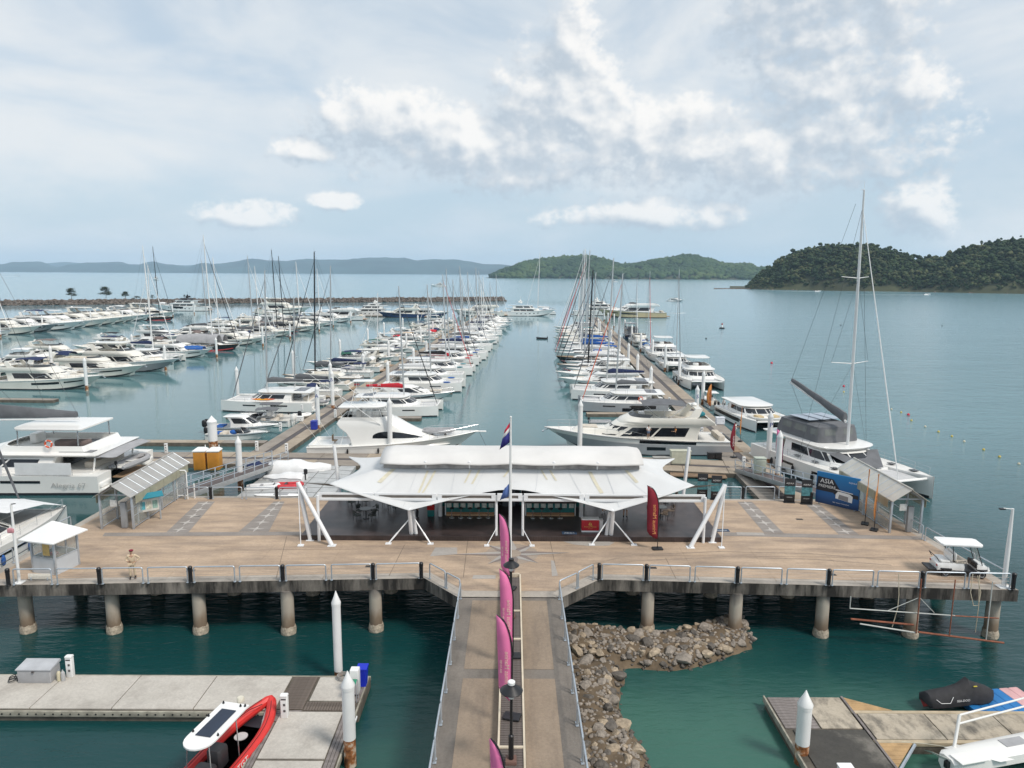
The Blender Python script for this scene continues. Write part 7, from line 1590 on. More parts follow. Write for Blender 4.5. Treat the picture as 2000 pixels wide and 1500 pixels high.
    for k,(px,py,lab) in enumerate(((1541,982,'black poster stand left of the blue billboard, by the gangway'),(1574,985,'black poster stand directly beside the blue billboard'),(1398,976,'black poster stand behind the canopy corner strut'),(1371,972,'black poster stand half hidden by the canopy corner'))):
        q=U(px,py,DZ); t=E('poster_stand',lab,'poster',(q.x,q.y,DZ+.016),R(-6),'black poster stands'); O('panel',shared('ps|p',lambda:MB().box((0,0,1.05),(.85,.03,2.0),.005)),pbk,t); O('picture',shared('ps|pic',lambda:MB().box((0,-.02,1.05),(.84,.01,.7))),pteal,t); O('foot',shared('ps|f',lambda:MB().box((0,0,.03),(.9,.35,.06),.02)),pbk,t); text_on(t,'AQUILA',.17,M_WHITE,(0,-.022,1.55)); text_on(t,'47 MOLOKAI',.08,M_WHITE,(0,-.022,.42))
    # seats under the canopy
    bz=DZ+.385; ch=mat('rattan_dark',(.045,.05,.045),.7); tb=mat('table_dark',(.05,.055,.055),.3)
    def chair(x,y,rz,lab,g,m=ch):
        t=E('cafe_chair',lab,'chair',(x,y,bz),rz,g)
        O('seat',shared('cc|seat',lambda:MB().box((0,0,.44),(.48,.46,.06),.02)),m,t); O('backrest',shared('cc|back',lambda:MB().path([(-.24,.0,.62),(-.24,.2,.66),(-.15,.26,.82),(0,.28,.86),(.15,.26,.82),(.24,.2,.66),(.24,0,.62)],.025,6).box((0,.25,.66),(.36,.03,.28),.01)),m,t)
        for sx in(-.2,.2):
            for sy in(-.2,.2): O('leg',shared('cc|leg',lambda:MB().tube((0,0,0),(0,0,.42),.016,n=6)),M_BLACK,t,(sx,sy,0))
    def table(x,y,lab,g):
        t=E('cafe_table',lab,'table',(x,y,bz),0,g); O('top',shared('ct|top',lambda:MB().lathe([(.45,.71),(.46,.73),(.45,.75)],20)),tb,t); O('stem',shared('ct|stem',lambda:MB().lathe([(.04,.02),(.04,.71)],8)),M_BLACK,t); O('base',shared('ct|base',lambda:MB().lathe([(.25,0),(.24,.03),(.05,.05)],14)),M_BLACK,t)
    n=0
    for px,py,sd in((715,1012,'left'),(700,985,'left'),(772,990,'left'),(1290,1008,'right'),(1300,982,'right')):
        q=U(px,py,bz); n+=1; table(q.x,q.y,'round dark cafe table under the %s half of the canopy, %s'%(sd,{715:'front one',700:'back one',772:'middle one',1290:'front one',1300:'back one'}[px]),'cafe tables')
        for k in range(4):
            a=k*PI/2+.5+n*.3; chair(q.x+.78*math.cos(a),q.y+.78*math.sin(a),a-PI/2,'cafe chair on the %s side of the %s table, %s half of the canopy'%(('right' if math.cos(a)>0 else 'left') if abs(math.cos(a))>abs(math.sin(a)) else ('rear' if math.sin(a)>0 else 'near'),{715:'front',700:'back',772:'middle',1290:'front',1300:'back'}[px],sd),'chairs at the %s %s table'%({715:'front',700:'back',772:'middle',1290:'front',1300:'back'}[px],sd),ch if sd=='left' else mat('rattan_brown',(.16,.12,.09),.8))
    # golf cart
    q=U(1870,1121,DZ); t=E('golf_cart','white golf cart with black trim parked by the seaward railing','golf cart',(q.x,q.y,DZ+.016),R(-8),None,1.1); wg=mat('cart_white',(.80,.79,.77),.25,coat=.4); bkp=mat('cart_black',(.018,.019,.022),.45)
    MB().loft([[(x,yy,z) for yy,z in((-.58,.42),(-.6,.62),(-.52,.80),(.52,.80),(.6,.62),(.58,.42))] if x>-1.3 else [(x,yy*.9,z-.05) for yy,z in((-.58,.42),(-.6,.62),(-.52,.74),(.52,.74),(.6,.62),(.58,.42))] for x in(-1.32,-1.1,-.3,.05)]).build('rear_body',wg,t)
    MB().box((0,0,.34),(2.5,1.05,.14),.04).build('floor_pan',bkp,t); MB().loft([[(.75,-.56,.35),(.75,.56,.35),(.72,.54,.78),(.72,-.54,.78)],[(1.25,-.54,.38),(1.25,.54,.38),(1.15,.5,.72),(1.15,-.5,.72)],[(1.48,-.42,.42),(1.48,.42,.42),(1.42,.38,.58),(1.42,-.38,.58)]]).build('front_cowl',wg,t)
    MB().box((.72,0,.72),(.14,1.0,.3),.05).build('dashboard',bkp,t); MB().path([(.48+.14*math.cos(a)*.5,-.26+.17*math.sin(a),.92+.14*math.cos(a)) for a in [i*PI/8 for i in range(17)]],.016,6).tube((.7,-.26,.75),(.5,-.26,.92),.02).build('steering_wheel',bkp,t)
    MB().box((-.12,0,.86),(.5,1.0,.12),.05).build('seat',CREAM,t); MB().box((-.40,0,1.15),(.12,1.0,.44),.05).build('backrest',wg,t); MB().box((-.58,0,1.1),(.12,1.0,.4),.05).build('rear_backrest',wg,t); MB().box((-.9,0,.86),(.5,1.0,.1),.05).build('rear_seat',wg,t); MB().box((-1.55,0,.36),(.45,.95,.08),.03).build('rear_footrest',bkp,t)
    MB().path([(-1.25,-.5,.85),(-1.4,-.5,1.1),(-1.4,.5,1.1),(-1.25,.5,.85)],.022,6).build('grab_rail',bkp,t)
    for s in(-1,1): MB().tube((1.0,.5*s,.75),(.62,.5*s,1.83),.022).build('front_strut',bkp,t); MB().tube((-.5,.52*s,.85),(-.62,.5*s,1.83),.022).build('rear_strut',bkp,t); MB().path([(-.30,.56*s,.92),(.1,.58*s,.98),(.12,.58*s,.82)],.02,6).build('armrest',bkp,t)
    MB().loft([[(1.04,-.5,.76),(1.04,.5,.76),(1.03,.5,.78),(1.03,-.5,.78)],[(.66,-.5,1.8),(.66,.5,1.8),(.65,.5,1.8),(.65,-.5,1.8)]]).build('windscreen',M_GLASSC,t,smooth=0)
    MB().loft([[(x,yy*k,z) for x,yy in((-1.15,-.6),(.8,-.6),(.95,-.45),(.95,.45),(.8,.6),(-1.15,.6),(-1.25,.45),(-1.25,-.45))] for k,z in((1,1.83),(1.02,1.87),(1,1.92),(.9,1.95))]).build('roof',M_WHITE,t)
    for x in(-.88,1.0):
        for s in(-1,1):
            w_=O('wheel',shared('gc|tyre',lambda:MB().lathe([(.12,-.09),(.20,-.10),(.23,-.06),(.23,.06),(.20,.10),(.12,.09)],18).xf(Matrix.Rotation(PI/2,4,'X'))),bkp,t,(x,.50*s,.23)); O('rim',shared('gc|rim',lambda:MB().lathe([(.02,-.07),(.12,-.095),(.125,.095),(.02,.07)],14).xf(Matrix.Rotation(PI/2,4,'X'))),CHROME,w_); MB().lathe([(.02,0)],3) if False else None
            if x<0: MB().box((x,.57*s,.48),(.62,.10,.10),.04).build('wheel_arch',bkp,t)
            else: MB().box((x,.50*s,.50),(.55,.22,.07),.03).build('wheel_arch',bkp,t)
    for s in(-1,1): MB().box((1.44,.28*s,.56),(.05,.16,.08),.02).build('headlight',mat('lens_clear',(.6,.62,.62),.1),t); MB().box((-1.33,.42*s,.62),(.03,.14,.10),.01).build('tail_light',mat('lens_red',(.35,.01,.02),.2),t)
    # cabinets and bits on the docks behind the canopy
    def cab(px,py,w,d,h,m,lab,nm='dock_cabinet',z=.55):
        q=U(px,py,z); t=E(nm,lab,'cabinet',(q.x,q.y,z)); MB().box((0,0,h/2),(w,d,h),.03).build('cabinet_body',m,t); MB().box((0,0,h+.03),(w*1.08,d*1.1,.08),.02).build('lid',m,t); MB().box((0,-d/2-.006,h*.5),(w*.86,.012,h*.8)).build('door',m,t,smooth=0); MB().box((w*.3,-d/2-.02,h*.5),(.03,.03,.15)).build('handle',M_CHAN,t,smooth=0)
    gr=mat('cabinet_green',(.46,.50,.42),.5)
    cab(1482,936,1.1,.8,2.3,gr,'tall pale green cabinet on the dock by the right gangway'); cab(1328,905,2.2,.9,1.5,mat('cabinet_cream',(.50,.50,.40),.5),'wide cream cabinet on the dock behind the canopy'); cab(1292,906,1.9,.8,.75,mat('cabinet_grey',(.33,.32,.30),.6),'low grey locker on the dock behind the canopy'); cab(614,838,.8,.8,1.1,mat('bin_blue',(.02,.04,.35),.5),'blue bin beside the A post','dock_bin'); cab(1365,840,.9,.8,.8,mat('bin_blue',(.02,.04,.35),.5),'blue locker behind the two-tone yacht','dock_locker'); cab(1377,860,1.1,.8,1.0,mat('cabinet_grey',(.33,.32,.30),.6),'grey dock box behind the two-tone yacht','dock_box'); cab(1406,828,1.2,.7,.95,mat('booth_white',(.75,.77,.82),.6),'white promotion table with blue print on S pier','promo_table'); cab(583,822,1.4,.8,.6,M_WHITE,'low white dock box by the small motorboats','dock_box')
    for k,(px,py) in enumerate(((1388,896),(1402,896))): cab(px,py,.8,.5,.7,M_BLACK,'black equipment case on the dock, %s of the pair'%('left','right')[k],'equipment_case')
    q=U(1345,932,.2); t=E('timber_raft','small brown timber raft floating behind the canopy','raft',(q.x+1.2,q.y+.8,.15),R(-8))
    for i in range(6): MB().box((0,-.75+.3*i,.08),(6,.26,.14),.02).build('plank',mat('raft_wood',(.24,.16,.10),.8,var=.3),t)
    # people
    kh=mat('khaki_cloth',(.58,.46,.32),.8,var=.1); wtc=mat('white_cloth',(.72,.72,.72),.8); dkc=mat('dark_cloth',(.02,.02,.025),.8); den=mat('denim',(.12,.17,.26),.8); orr=mat('orange_cloth',(.60,.22,.04),.8)
    q=U(260,1131,DZ); person('guard in khaki uniform and maroon beret standing with hand on hip',(q.x,q.y,DZ+.016),R(18),kh,kh,'hip','stand','long','long',mat('beret_maroon',(.20,.012,.03),.8),M_BLACK,1.84)
    q=U(1221,1012,bz); person('person in white shorts and top standing under the canopy',(q.x,q.y,bz),R(160),wtc,wtc,'fwd','stand','short','short',None,M_BLACK)
    q=U(815,1012,bz); person('person in black standing behind the left canopy mast',(q.x,q.y,bz),R(100),dkc,dkc,'down','stand','long','long',None,M_BLACK)
    q=U(1181,1008,bz); person('person with bare legs standing beside the red counter',(q.x,q.y+.6,bz),R(200),den,den,'fwd','stand','short','short',None,wtc)
    q=U(1266,858,2.2); person('woman in white top standing on the side deck of the two-tone yacht',(q.x,q.y,2.25),R(20),wtc,den,'hip','stand','short','short',None,None,1.7)
    q=U(1322,862,2.0); person('person in orange shirt in the cockpit of the two-tone yacht',(q.x,q.y+1.2,1.85),R(-60),orr,dkc,'fwd','stand','short','long',None,None); person('person in white shirt in the cockpit of the two-tone yacht',(q.x-1.2,q.y+1.6,1.85),R(80),wtc,dkc,'fwd','stand','short','long',None,None)
    q=U(1436,850,.55); person('person in white shirt standing on the dock by the dark red banner',(q.x,q.y,.57),R(60),wtc,wtc,'fwd','stand','short','short',None,None); q=U(1413,800,.55); person('person in white standing on S pier behind the coupe catamaran',(q.x,q.y,.57),R(0),wtc,dkc,'down','stand','short','long')
    # dinghy float on the left
    pts=[U(x,y,.45) for x,y in((440,986),(640,982),(700,905),(560,892))]; t=E('dinghy_float','grey modular float crowded with covered dinghies left of the canopy','float',(0,0,0)); c=sum((p for p in pts),Vector())/4
    gy=mat('float_grey',(.42,.43,.43),.7,var=.12)
    a,b,cc,d=pts
    for i in range(9):
        for j in range(5):
            f0,f1=i/9+.004,(i+1)/9-.004; g0,g1=j/5+.006,(j+1)/5-.006
            P=[a.lerp(d,f).lerp(b.lerp(cc,f),g) for f,g in((f0,g0),(f0,g1),(f1,g1),(f1,g0))]; MB().prism([(p.x,p.y) for p in P],.02,.45+random.uniform(-.01,.01)).build('float_block',gy,t,smooth=0)
    def tarp(nm,lab,px,py,rz,L_,B_,H_,m,z=.46,ob=None):
        q=U(px,py,z); t=E(nm,lab,'covered boat',(q.x,q.y,z),R(rz)); rings=[]
        for i in range(11):
            f=i/10; x=-L_/2+L_*f; w=B_/2*(1-.75*max(0,f-.55)**1.6/.45**1.6*.9) ; hh=H_*(.75+.25*math.sin(f*5)+.1*math.sin(f*17)) 
            rings.append([(x,w,.0),(x,w*1.02,hh*.45),(x,w*.6,hh*.85),(x,0,hh),(x,-w*.6,hh*.85),(x,-w*1.02,hh*.45),(x,-w,0)])
        MB().loft(rings,False,True,True).build('cover',m,t,smooth=50); MB().path([(x,y,z+.03) for x,y,z in [r[1] for r in rings]],.02,4).build('tie_rope',M_CHAN,t); MB().box((0,0,.03),(L_*.8,B_*.7,.08),.02).build('hull_bottom',GEL,t)
        if ob: mb=MB(); mb.box((-L_/2-.1,0,.9),(.4,.32,.55),.12); mb.box((-L_/2-.05,0,.35),(.14,.12,.8),.03); mb.build('outboard_motor',M_BLACK,t)
        return t
    tarp('covered_dinghy','boat under a pale grey cover at the back of the dinghy float',587,918,8,6.6,2.3,1.25,CANV['white']); tarp('covered_dinghy','smaller dinghy under a pale cover with black outboard on the dinghy float',556,936,175,4.4,1.9,.8,CANV['white'],ob=1); tarp('covered_jet_ski','jet ski under a navy cover beside the left gangway',506,921,60,3.0,1.3,1.3,CANV['navy'])
    q=U(562,950,.5); dinghy('red_dinghy','small red inflatable on the dinghy float',(q.x,q.y,.62),R(5),3.3,1.4,mat('inflatable_red',(.55,.04,.05),.5),M_BLACK,False)
    q=U(545,968,.5); t=E('paddle_board','long white paddle board lying on the front of the dinghy float','board',(q.x,q.y,.5),R(0)); MB().loft([[(x,w*math.cos(a),.08+.07*math.sin(a)) for a in [2*PI*k/10 for k in range(10)]] for x,w in((-2.4,.05),(-2.0,.3),(-.8,.42),(.8,.42),(2.0,.28),(2.5,.04))]).build('board_body',M_WHITE,t); MB().box((.2,0,.16),(1.4,.5,.012),.004).build('deck_pad',CANV['lightgrey'],t)
    q=U(535,955,.5); dinghy('white_dinghy','pale grey deflated dinghy on the front of the dinghy float',(q.x-1.2,q.y+.4,.58),R(10),3.4,1.5,CANV['white'],CANV['lightgrey'],False)
pier_things()

# ------------------------------------------------------------------ docks in the foreground
BOARD=mat('weathered_board',(.13,.105,.088),.8,var=.35,scale=2.5,bump=.3); BOARD2=mat('honey_board',(.42,.27,.13),.75,var=.2,scale=2,bump=.2); BOARDG=mat('grey_board',(.20,.175,.165),.8,var=.3,scale=2.5,bump=.3)
WALER=mat('dock_waler',(.32,.30,.245),.85,var=.3,scale=2,bump=.3)
def boards(parent,x0,x1,y0,y1,z,n,along,m):
    """separate boards filling a rectangle; along='x' boards run in x"""
    for i in range(n):
        if along=='x': w=(y1-y0)/n; c=((x0+x1)/2,y0+w*(i+.5),z); d=(x1-x0,w-.02,.05)
        else: w=(x1-x0)/n; c=(x0+w*(i+.5),(y0+y1)/2,z); d=(w-.02,y1-y0,.05)
        O('board',shared('bd|%.2f%.2f|board'%(d[0],d[1]),lambda:MB().box((0,0,0),d,.008)),m,parent,(c[0],c[1],c[2]+random.uniform(-.005,.005)))
def front_docks():
    t=E('near_left_dock','pale concrete floating dock at the lower left with a timber corner','dock',(0,0,0))
    MB().box((-24,33.65,.15),(33,3.1,.8),.04).build('float',M_FLOAT,t); MB().box((-9.65,27,.15),(4.0,10.2,.8),.04).build('float',M_FLOAT,t)
    x=-40.0
    k=0
    while x<-14: 
        w=4.05; MB().box((x+w/2,33.65,.58),(w-.05,2.9,.06),.012).build('slab',M_PALE,t); x+=w; k+=1
    MB().box((-10.05+.9,34.0,.58),(2.0,2.1,.06),.012).build('slab',M_PALE,t)
    boards(t,-11.55,-10.3,32.25,35.1,.575,22,'x',BOARD); boards(t,-10.25,-7.75,32.15,32.85,.575,18,'y',BOARD); boards(t,-12.0,-10.3,31.3,32.15,.575,6,'x',BOARDG); boards(t,-8.05,-7.65,32.9,35.1,.57,3,'y',BOARDG)
    for y0,y1 in((28.6,32.05),(25.0,28.5),(21.5,24.9)): MB().box((-9.75,(y0+y1)/2,.58),(3.0,y1-y0-.05,.06),.012).build('slab',M_PALE,t)
    boards(t,-11.6,-11.3,21.5,31.2,.575,2,'y',BOARDG); boards(t,-8.2,-7.7,21.5,32.0,.575,3,'y',BOARDG)
    MB().box((-26.2,32.05,.42),(28.2,.10,.28),.01).build('waler',WALER,t); MB().box((-23.8,35.22,.45),(32.6,.08,.22),.01).build('waler',WALER,t)
    def hole(): return MB().lathe([(.045,-.01),(.045,.01)],10).xf(Matrix.Rotation(PI/2,4,'X'))
    xx=-33.0
    while xx<-12.4: O('bolt_hole',shared('wl|hole',hole),M_BLACK,t,(xx,31.996,.42)); xx+=.42
    for x,y0,y1 in((-7.6,21.5,35.2),(-11.68,21.5,31.3)): MB().box((x,(y0+y1)/2,.45),(.08,y1-y0,.3),.01).build('waler',WALER,t)
    MB().box((-7.5,30.5,.5),(.05,2.6,.12),.01).build('fender_strip',M_WHITE,t); mb=MB(); mb.tube((-12.05,32.1,.58),(-11.7,30.0,.5),.06,n=6); mb.build('corner_fender',mat('pale_fender',(.5,.48,.47),.6),t)
    # things on it
    b=E('dock_box','grey lidded dock box with gas bottles beside it on the near left dock','box',(-24.95,34.75,.61)); g=mat('grp_grey',(.36,.36,.37),.55,var=.1); MB().box((0,0,.36),(1.75,.85,.72),.04).build('box_body',g,b); MB().loft([[(-.92,-.46,.72),(.92,-.46,.72),(.92,.46,.80),(-.92,.46,.80)],[(-.92,-.46,.78),(.92,-.46,.78),(.9,.44,.92),(-.9,.44,.92)]]).build('lid',mat('grp_lid',(.44,.45,.47),.5),b); MB().box((0,-.48,.66),(.12,.04,.1),.01).build('latch',M_CHAN,b)
    for k,(x,c,lab) in enumerate(((-23.82,(.55,.50,.36),'cream gas bottle'),(-23.6,(.40,.40,.40),'grey gas bottle'))): q=E('gas_bottle',lab+' beside the dock box','bottle',(x,34.6,.61)); MB().lathe([(.10,0),(.105,.05),(.105,.42),(.06,.52),(.03,.54)],12).build('cylinder_body',mat('bottle%d'%k,c,.45),q); MB().lathe([(.03,.54),(.035,.6),(.02,.62)],8).build('valve',CHROME,q)
    q=E('mooring_rope','coil of dark mooring rope beside the dock box','rope',(-26.2,34.5,.62)); MB().path([(.22*math.cos(a)*(1-.02*i),.22*math.sin(a),.02+.008*i) for i,a in enumerate([j*.5 for j in range(36)])],.025,5).build('coil',mat('rope_dark',(.05,.05,.05),.9),q)
    pedestal(-23.45,35.0,.61,'white power pedestal beside the dock box on the near left dock'); pedestal(-10.95,31.6,.61,'white power pedestal at the timber corner of the near left dock')
    f=E('fire_point','fire equipment rack with white cabinet and red extinguisher behind the front pile','fire point',(-7.95,33.2,.6)); MB().box((0,.35,.75),(.45,.45,1.3),.03).build('hose_cabinet',M_WHITE,f); MB().path([(-.22,-.4,0),(-.22,-.4,1.0),(.22,-.4,1.0),(.22,-.4,0)],.02).build('rack_frame',M_GALV,f); MB().path([(-.22,0,0),(-.22,0,1.0),(.22,0,1.0),(.22,0,0)],.02).build('rack_frame',M_GALV,f); MB().lathe([(.08,.15),(.08,.6),(.03,.68),(.03,.75)],10,(0,-.2,0)).build('extinguisher',mat('fire_red',(.55,.02,.02),.4),f); MB().box((0,-.2,1.02),(.4,.4,.04),.01).build('green_sign',mat('sign_green',(.02,.25,.14),.5),f)
    w=E('wheelie_bin','blue plastic bin at the outer corner of the near left dock','bin',(-7.75,34.4,.6)); MB().loft([[(-.2,-.22,0),(.2,-.22,0),(.2,.22,0),(-.2,.22,0)],[(-.26,-.28,.95),(.26,-.28,.95),(.26,.28,.95),(-.26,.28,.95)]]).build('bin_body',mat('bin_bright_blue',(.01,.03,.55),.45),w); MB().box((0,0,.99),(.58,.62,.08),.03).build('lid',mat('bin_bright_blue',(.01,.03,.55),.45),w)
    q=E('hose_reel','coiled grey hose lying behind the front pile','hose',(-8.9,34.9,.62)); MB().path([(.3*math.cos(a),.3*math.sin(a),.03+.006*i) for i,a in enumerate([j*.5 for j in range(40)])],.03,5).build('coil',mat('hose_grey',(.30,.28,.26),.8),q)
    # red rigid inflatable with a canopy roof
    r=E('red_inflatable','red rigid inflatable with white solar canopy roof moored by the near left dock','inflatable boat',(-12.7,29.4,.35),R(78)); rd=mat('rib_red',(.62,.035,.03),.45,var=.08,scale=2); L_=7.0; B=2.35
    half=[(-3.5,.95,.10),(-3.0,.96,.12),(-2.4,.97,.12),(-1.6,.97,.13),(-.8,.97,.14),(0,.95,.15),(.8,.90,.17),(1.5,.80,.21),(2.1,.64,.27),(2.6,.45,.34),(3.0,.25,.41),(3.25,.10,.46)]
    pts=half+[(3.32,0,.48)]+[(x,-y,z) for x,y,z in half[::-1]]
    MB().path(pts,[.10,.20]+[.25]*8+[.24]*5+[.25]*8+[.20,.10],10).build('tube',rd,r); MB().loft([[(x,w,.05),(x,w*.6,-.35*k),(x,-w*.6,-.35*k),(x,-w,.05)] for x,w,k in((-3.3,.95,1),(0,.95,1),(1.7,.85,.9),(2.8,.45,.6),(3.2,.1,.1))]).build('hull_bottom',BOOT,r); MB().box((-.7,0,.02),(4.9,1.45,.06),.02).build('floor',mat('rib_floor_dark',(.03,.032,.036),.8),r)
    for s in(1,-1): MB().path([(x,y*1.27 if abs(y)>.3 else y,z-.02) for x,y,z in (pts[1:12] if s>0 else pts[13:24])],.06,6).build('rubbing_strake',mat('strake_black',(.03,.03,.035),.6),r); MB().path([(x,y*1.02,z+.26) for x,y,z in (pts[2:11] if s>0 else pts[14:23])],.014,5).build('grab_line',M_BLACK,r)
    MB().lathe([(.02,.10),(.30,.10),(.31,.14),(.02,.15)],20,(.9,.1,0)).build('hatch',mat('hatch_grey',(.45,.43,.42),.6),r); MB().box((-1.0,0,.5),(.7,.7,.9),.1).build('console',mat('console_black',(.03,.03,.033),.5),r); MB().box((-1.9,0,.35),(.6,.9,.6),.1).build('seat',mat('console_black',(.03,.03,.033),.5),r); MB().path([(2.6,0,.7),(2.0,.3,.75),(1.2,.75,.55)],.02,5).build('mooring_line',M_BLACK,r); text_on(r,'TGT',.42,M_WHITE,(-1.0,-1.22,.10))
    for sx in(-.35,-2.3):
        for s in(1,-1): MB().tube((sx,.62*s,.1),(sx+.05,.52*s,2.0),.028,n=6).build('roof_post',CHROME,r)
    MB().loft([[(x,y,z) for x,y in [(.55,-.66),(.55,.66)]+[(-2.0-.75*math.sin(a),.68*math.cos(a)) for a in [PI*i/10 for i in range(11)]]] for z in(2.0,2.07)]).build('canopy_roof',M_WHITE,r); MB().box((-.95,0,2.09),(1.9,.72,.03),.004).build('solar_panel',mat('solar_navy',(.02,.028,.05),.15),r)
    for x,y in((.4,-.55),(.4,.55),(.35,-.35),(-1.7,.6),(-1.7,-.6),(-.6,.62)): MB().lathe([(.05,2.06),(.05,2.12),(.02,2.2)],8,(x,y,0)).build('roof_fitting',M_BLACK,r)
    MB().lathe([(.02,2.05),(.17,2.05),(.17,2.2),(.14,2.25)],14,(.75,-.1,0)).build('searchlight',mat('lamp_cream',(.62,.58,.48),.5),r)
    for y in(-.35,.35): MB().loft([[(-3.75+.28*math.cos(a)*k,y+.2*math.sin(a)*k,z) for a in [2*PI*i/10 for i in range(10)]] for k,z in((.7,.45),(1,.6),(1,1.0),(.6,1.15))]).build('outboard_motor',M_BLACK,r)
    # --- right dock
    t=E('near_right_dock','weathered floating dock at the lower right with honey timber gussets','dock',(0,0,0)); cw=concrete_mat('weathered_slab',(.40,.345,.27),(.48,.42,.335),(.085,.08,.07),(1.6,.9,1),.46,.66); cd_=concrete_mat('blackened_slab',(.05,.048,.045),(.09,.085,.075),(.34,.31,.27),(.35,.35,1),.52,.72)
    MB().box((15.0,26.9,.15),(3.9,13.2,.8),.04).build('float',M_FLOAT,t); MB().box((28.5,31.15,.15),(23.4,2.4,.8),.04).build('float',M_FLOAT,t)
    MB().box((15.85,32.2,.58),(1.95,2.5,.06),.012).build('slab',cw,t); MB().box((15.15,28.6,.58),(3.4,4.5,.06),.012).build('slab',cd_,t); MB().box((15.15,24.0,.58),(3.4,4.4,.06),.012).build('slab',cw,t)
    boards(t,13.15,14.8,30.95,33.45,.575,11,'x',BOARDG); 
    for k in range(7): MB().box((18.75+3.3*k,31.15,.58),(3.25,1.95,.06),.012).build('slab',cw,t)
    for y in(30.03,32.27): MB().box((28.5,y,.5),(23.2,.22,.2),.01).build('waler',mat('pale_waler',(.44,.36,.25),.8,var=.2),t)
    MB().box((13.02,27,.45),(.09,13.2,.3),.01).build('waler',WALER,t); MB().box((16.98,27,.58),(.12,13.1,.08),.01).build('edge_strip',BOARDG,t)
    for tri in([(17.0,32.4),(19.0,32.4),(17.0,33.5)],[(17.0,29.9),(18.6,29.9),(17.0,28.2)]):
        n=6
        for i in range(n):
            (ax,ay),(bx,by),(cx,cy)=tri; f0=i/n; f1=(i+1)/n-.01; y0=ay+(cy-ay)*f0; y1=ay+(cy-ay)*f1
            MB().prism([(ax,y0),(bx+(cx-bx)*f0,y0),(bx+(cx-bx)*f1,y1),(ax,y1)][::1 if cy>ay else -1],.54,.60).build('gusset_board',BOARD2,t,smooth=0)
    mb=MB(); mb.tube((18.7,29.85,.55),(17.05,28.1,.55),.07,n=6); mb.build('gusset_edge',M_GALV,t)
    j=E('covered_jet_ski','jet ski under a black fitted cover on a blue float at the lower right','jet ski',(23.1,33.6,.35),R(8)); bc=mat('jetski_cover',(.022,.022,.025),.8,var=.3,scale=3,bump=.4,bscale=4); rings=[]
    prof=[(-2.0,.35,.45),(-1.9,.50,.62),(-1.4,.55,.70),(-.7,.52,.80),(-.1,.50,.98),(.25,.46,1.28),(.42,.42,1.10),(.9,.50,.92),(1.4,.42,.74),(1.75,.22,.55),(1.9,.06,.45)]
    for x,w,h in prof: rings.append([(x,w,.05),(x,w*1.05,.30),(x,w*.75,h*.72),(x,w*.22,h),(x,-w*.22,h),(x,-w*.75,h*.72),(x,-w*1.05,.30),(x,-w,.05)])
    MB().loft(rings,False,True,True).build('cover',bc,j,smooth=50); MB().loft([[(x,w*.9,.12),(x,0,-.15),(x,-w*.9,.12)] for x,w,h in prof],False,True,True).build('hull',mat('ski_hull_red',(.30,.03,.03),.4),j); MB().path([(-1.7,-.46,.5),(-1.5,-.58,.35),(-1.0,-.58,.32),(-.8,-.5,.6)],.015,5).build('cover_piping',M_WHITE,j); text_on(j,'SEA-DOO',.17,M_WHITE,(-.3,-.60,.33)); MB().box((.55,-.3,.95),(.2,.05,.04),.01).build('yellow_strap',mat('strap_yellow',(.6,.5,.05),.6),j)
    fl=E('jet_ski_float','blue and pink inflatable float beneath the covered jet ski','float',(24.6,33.5,.02),R(8))
    for k in range(7): MB().box((-1.0+.55*k,0,.16),(.56,2.2,.3),.05).build('air_cell',mat('float_blue',(.015,.16,.42),.5) if k<5 else mat('float_pink',(.62,.36,.36),.6),fl)
    # white trimaran stern cut by the frame
    m=E('white_trimaran','white trimaran stern with tilted rudder blade at the lower right corner','boat',(20.9,28.75,.55),R(13)); gl=GEL
    MB().loft([[(x,w,.0+z0),(x,w*.95,.38+z0),(x,w*.5,.5+z0),(x,-w*.5,.5+z0),(x,-w*.95,.38+z0),(x,-w,.0+z0),(x,0,-.5)] for x,w,z0 in((-1.7,.42,.0),(-1.5,.55,.05),(0,.62,.1),(3,.66,.15),(6,.6,.2))]).build('hull',gl,m)
    MB().loft([[(-2.95,.04,1.0),(-2.85,-.04,1.02),(-2.7,-.05,.98),(-2.8,.04,.95)],[(-2.4,.12,.70),(-2.2,-.05,.72),(-2.0,-.16,.62),(-2.2,.06,.58)],[(-1.95,.10,.40),(-1.7,-.05,.42),(-1.5,-.15,.34),(-1.7,.06,.30)]]).build('rudder_blade',gl,m); MB().box((-1.75,-.1,.22),(.28,.2,.3),.04).build('rudder_stock',M_BLACK,m)
    MB().tube((-.9,.45,.4),(-.35,.85,1.75),.07,n=8).build('gantry_leg',gl,m); MB().tube((-.35,.85,1.75),(4.5,1.2,1.9),.045,n=8).build('gantry_rail',gl,m); MB().tube((-.5,.75,1.4),(4.5,1.1,1.55),.045,n=8).build('gantry_rail',gl,m); MB().loft([[(-1.3,.6,.45),(-.6,.6,.5),(-.6,.5,.55),(-1.3,.5,.5)],[(.3,-.75,.45),(1.0,-.8,.5),(1.0,-.85,.55),(.3,-.8,.5)]]).build('crossbeam',gl,m)
    MB().box((-.9,-.35,.58),(1.4,.7,.05),.03).build('stern_cover',gl,m); MB().box((1.9,.05,.64),(1.2,.5,.02),.005).build('name_plate',CANV['lightgrey'],m); MB().lathe([(.06,.62),(.05,.72),(.08,.75)],10,(2.8,.1,0)).build('cleat',M_BLACK,m); MB().path([(-.8,.55,.4),(-1.6,1.3,.2),(-2.6,1.6,.25)],.014,5).build('mooring_line',mat('line_pale',(.55,.52,.42),.8),m)
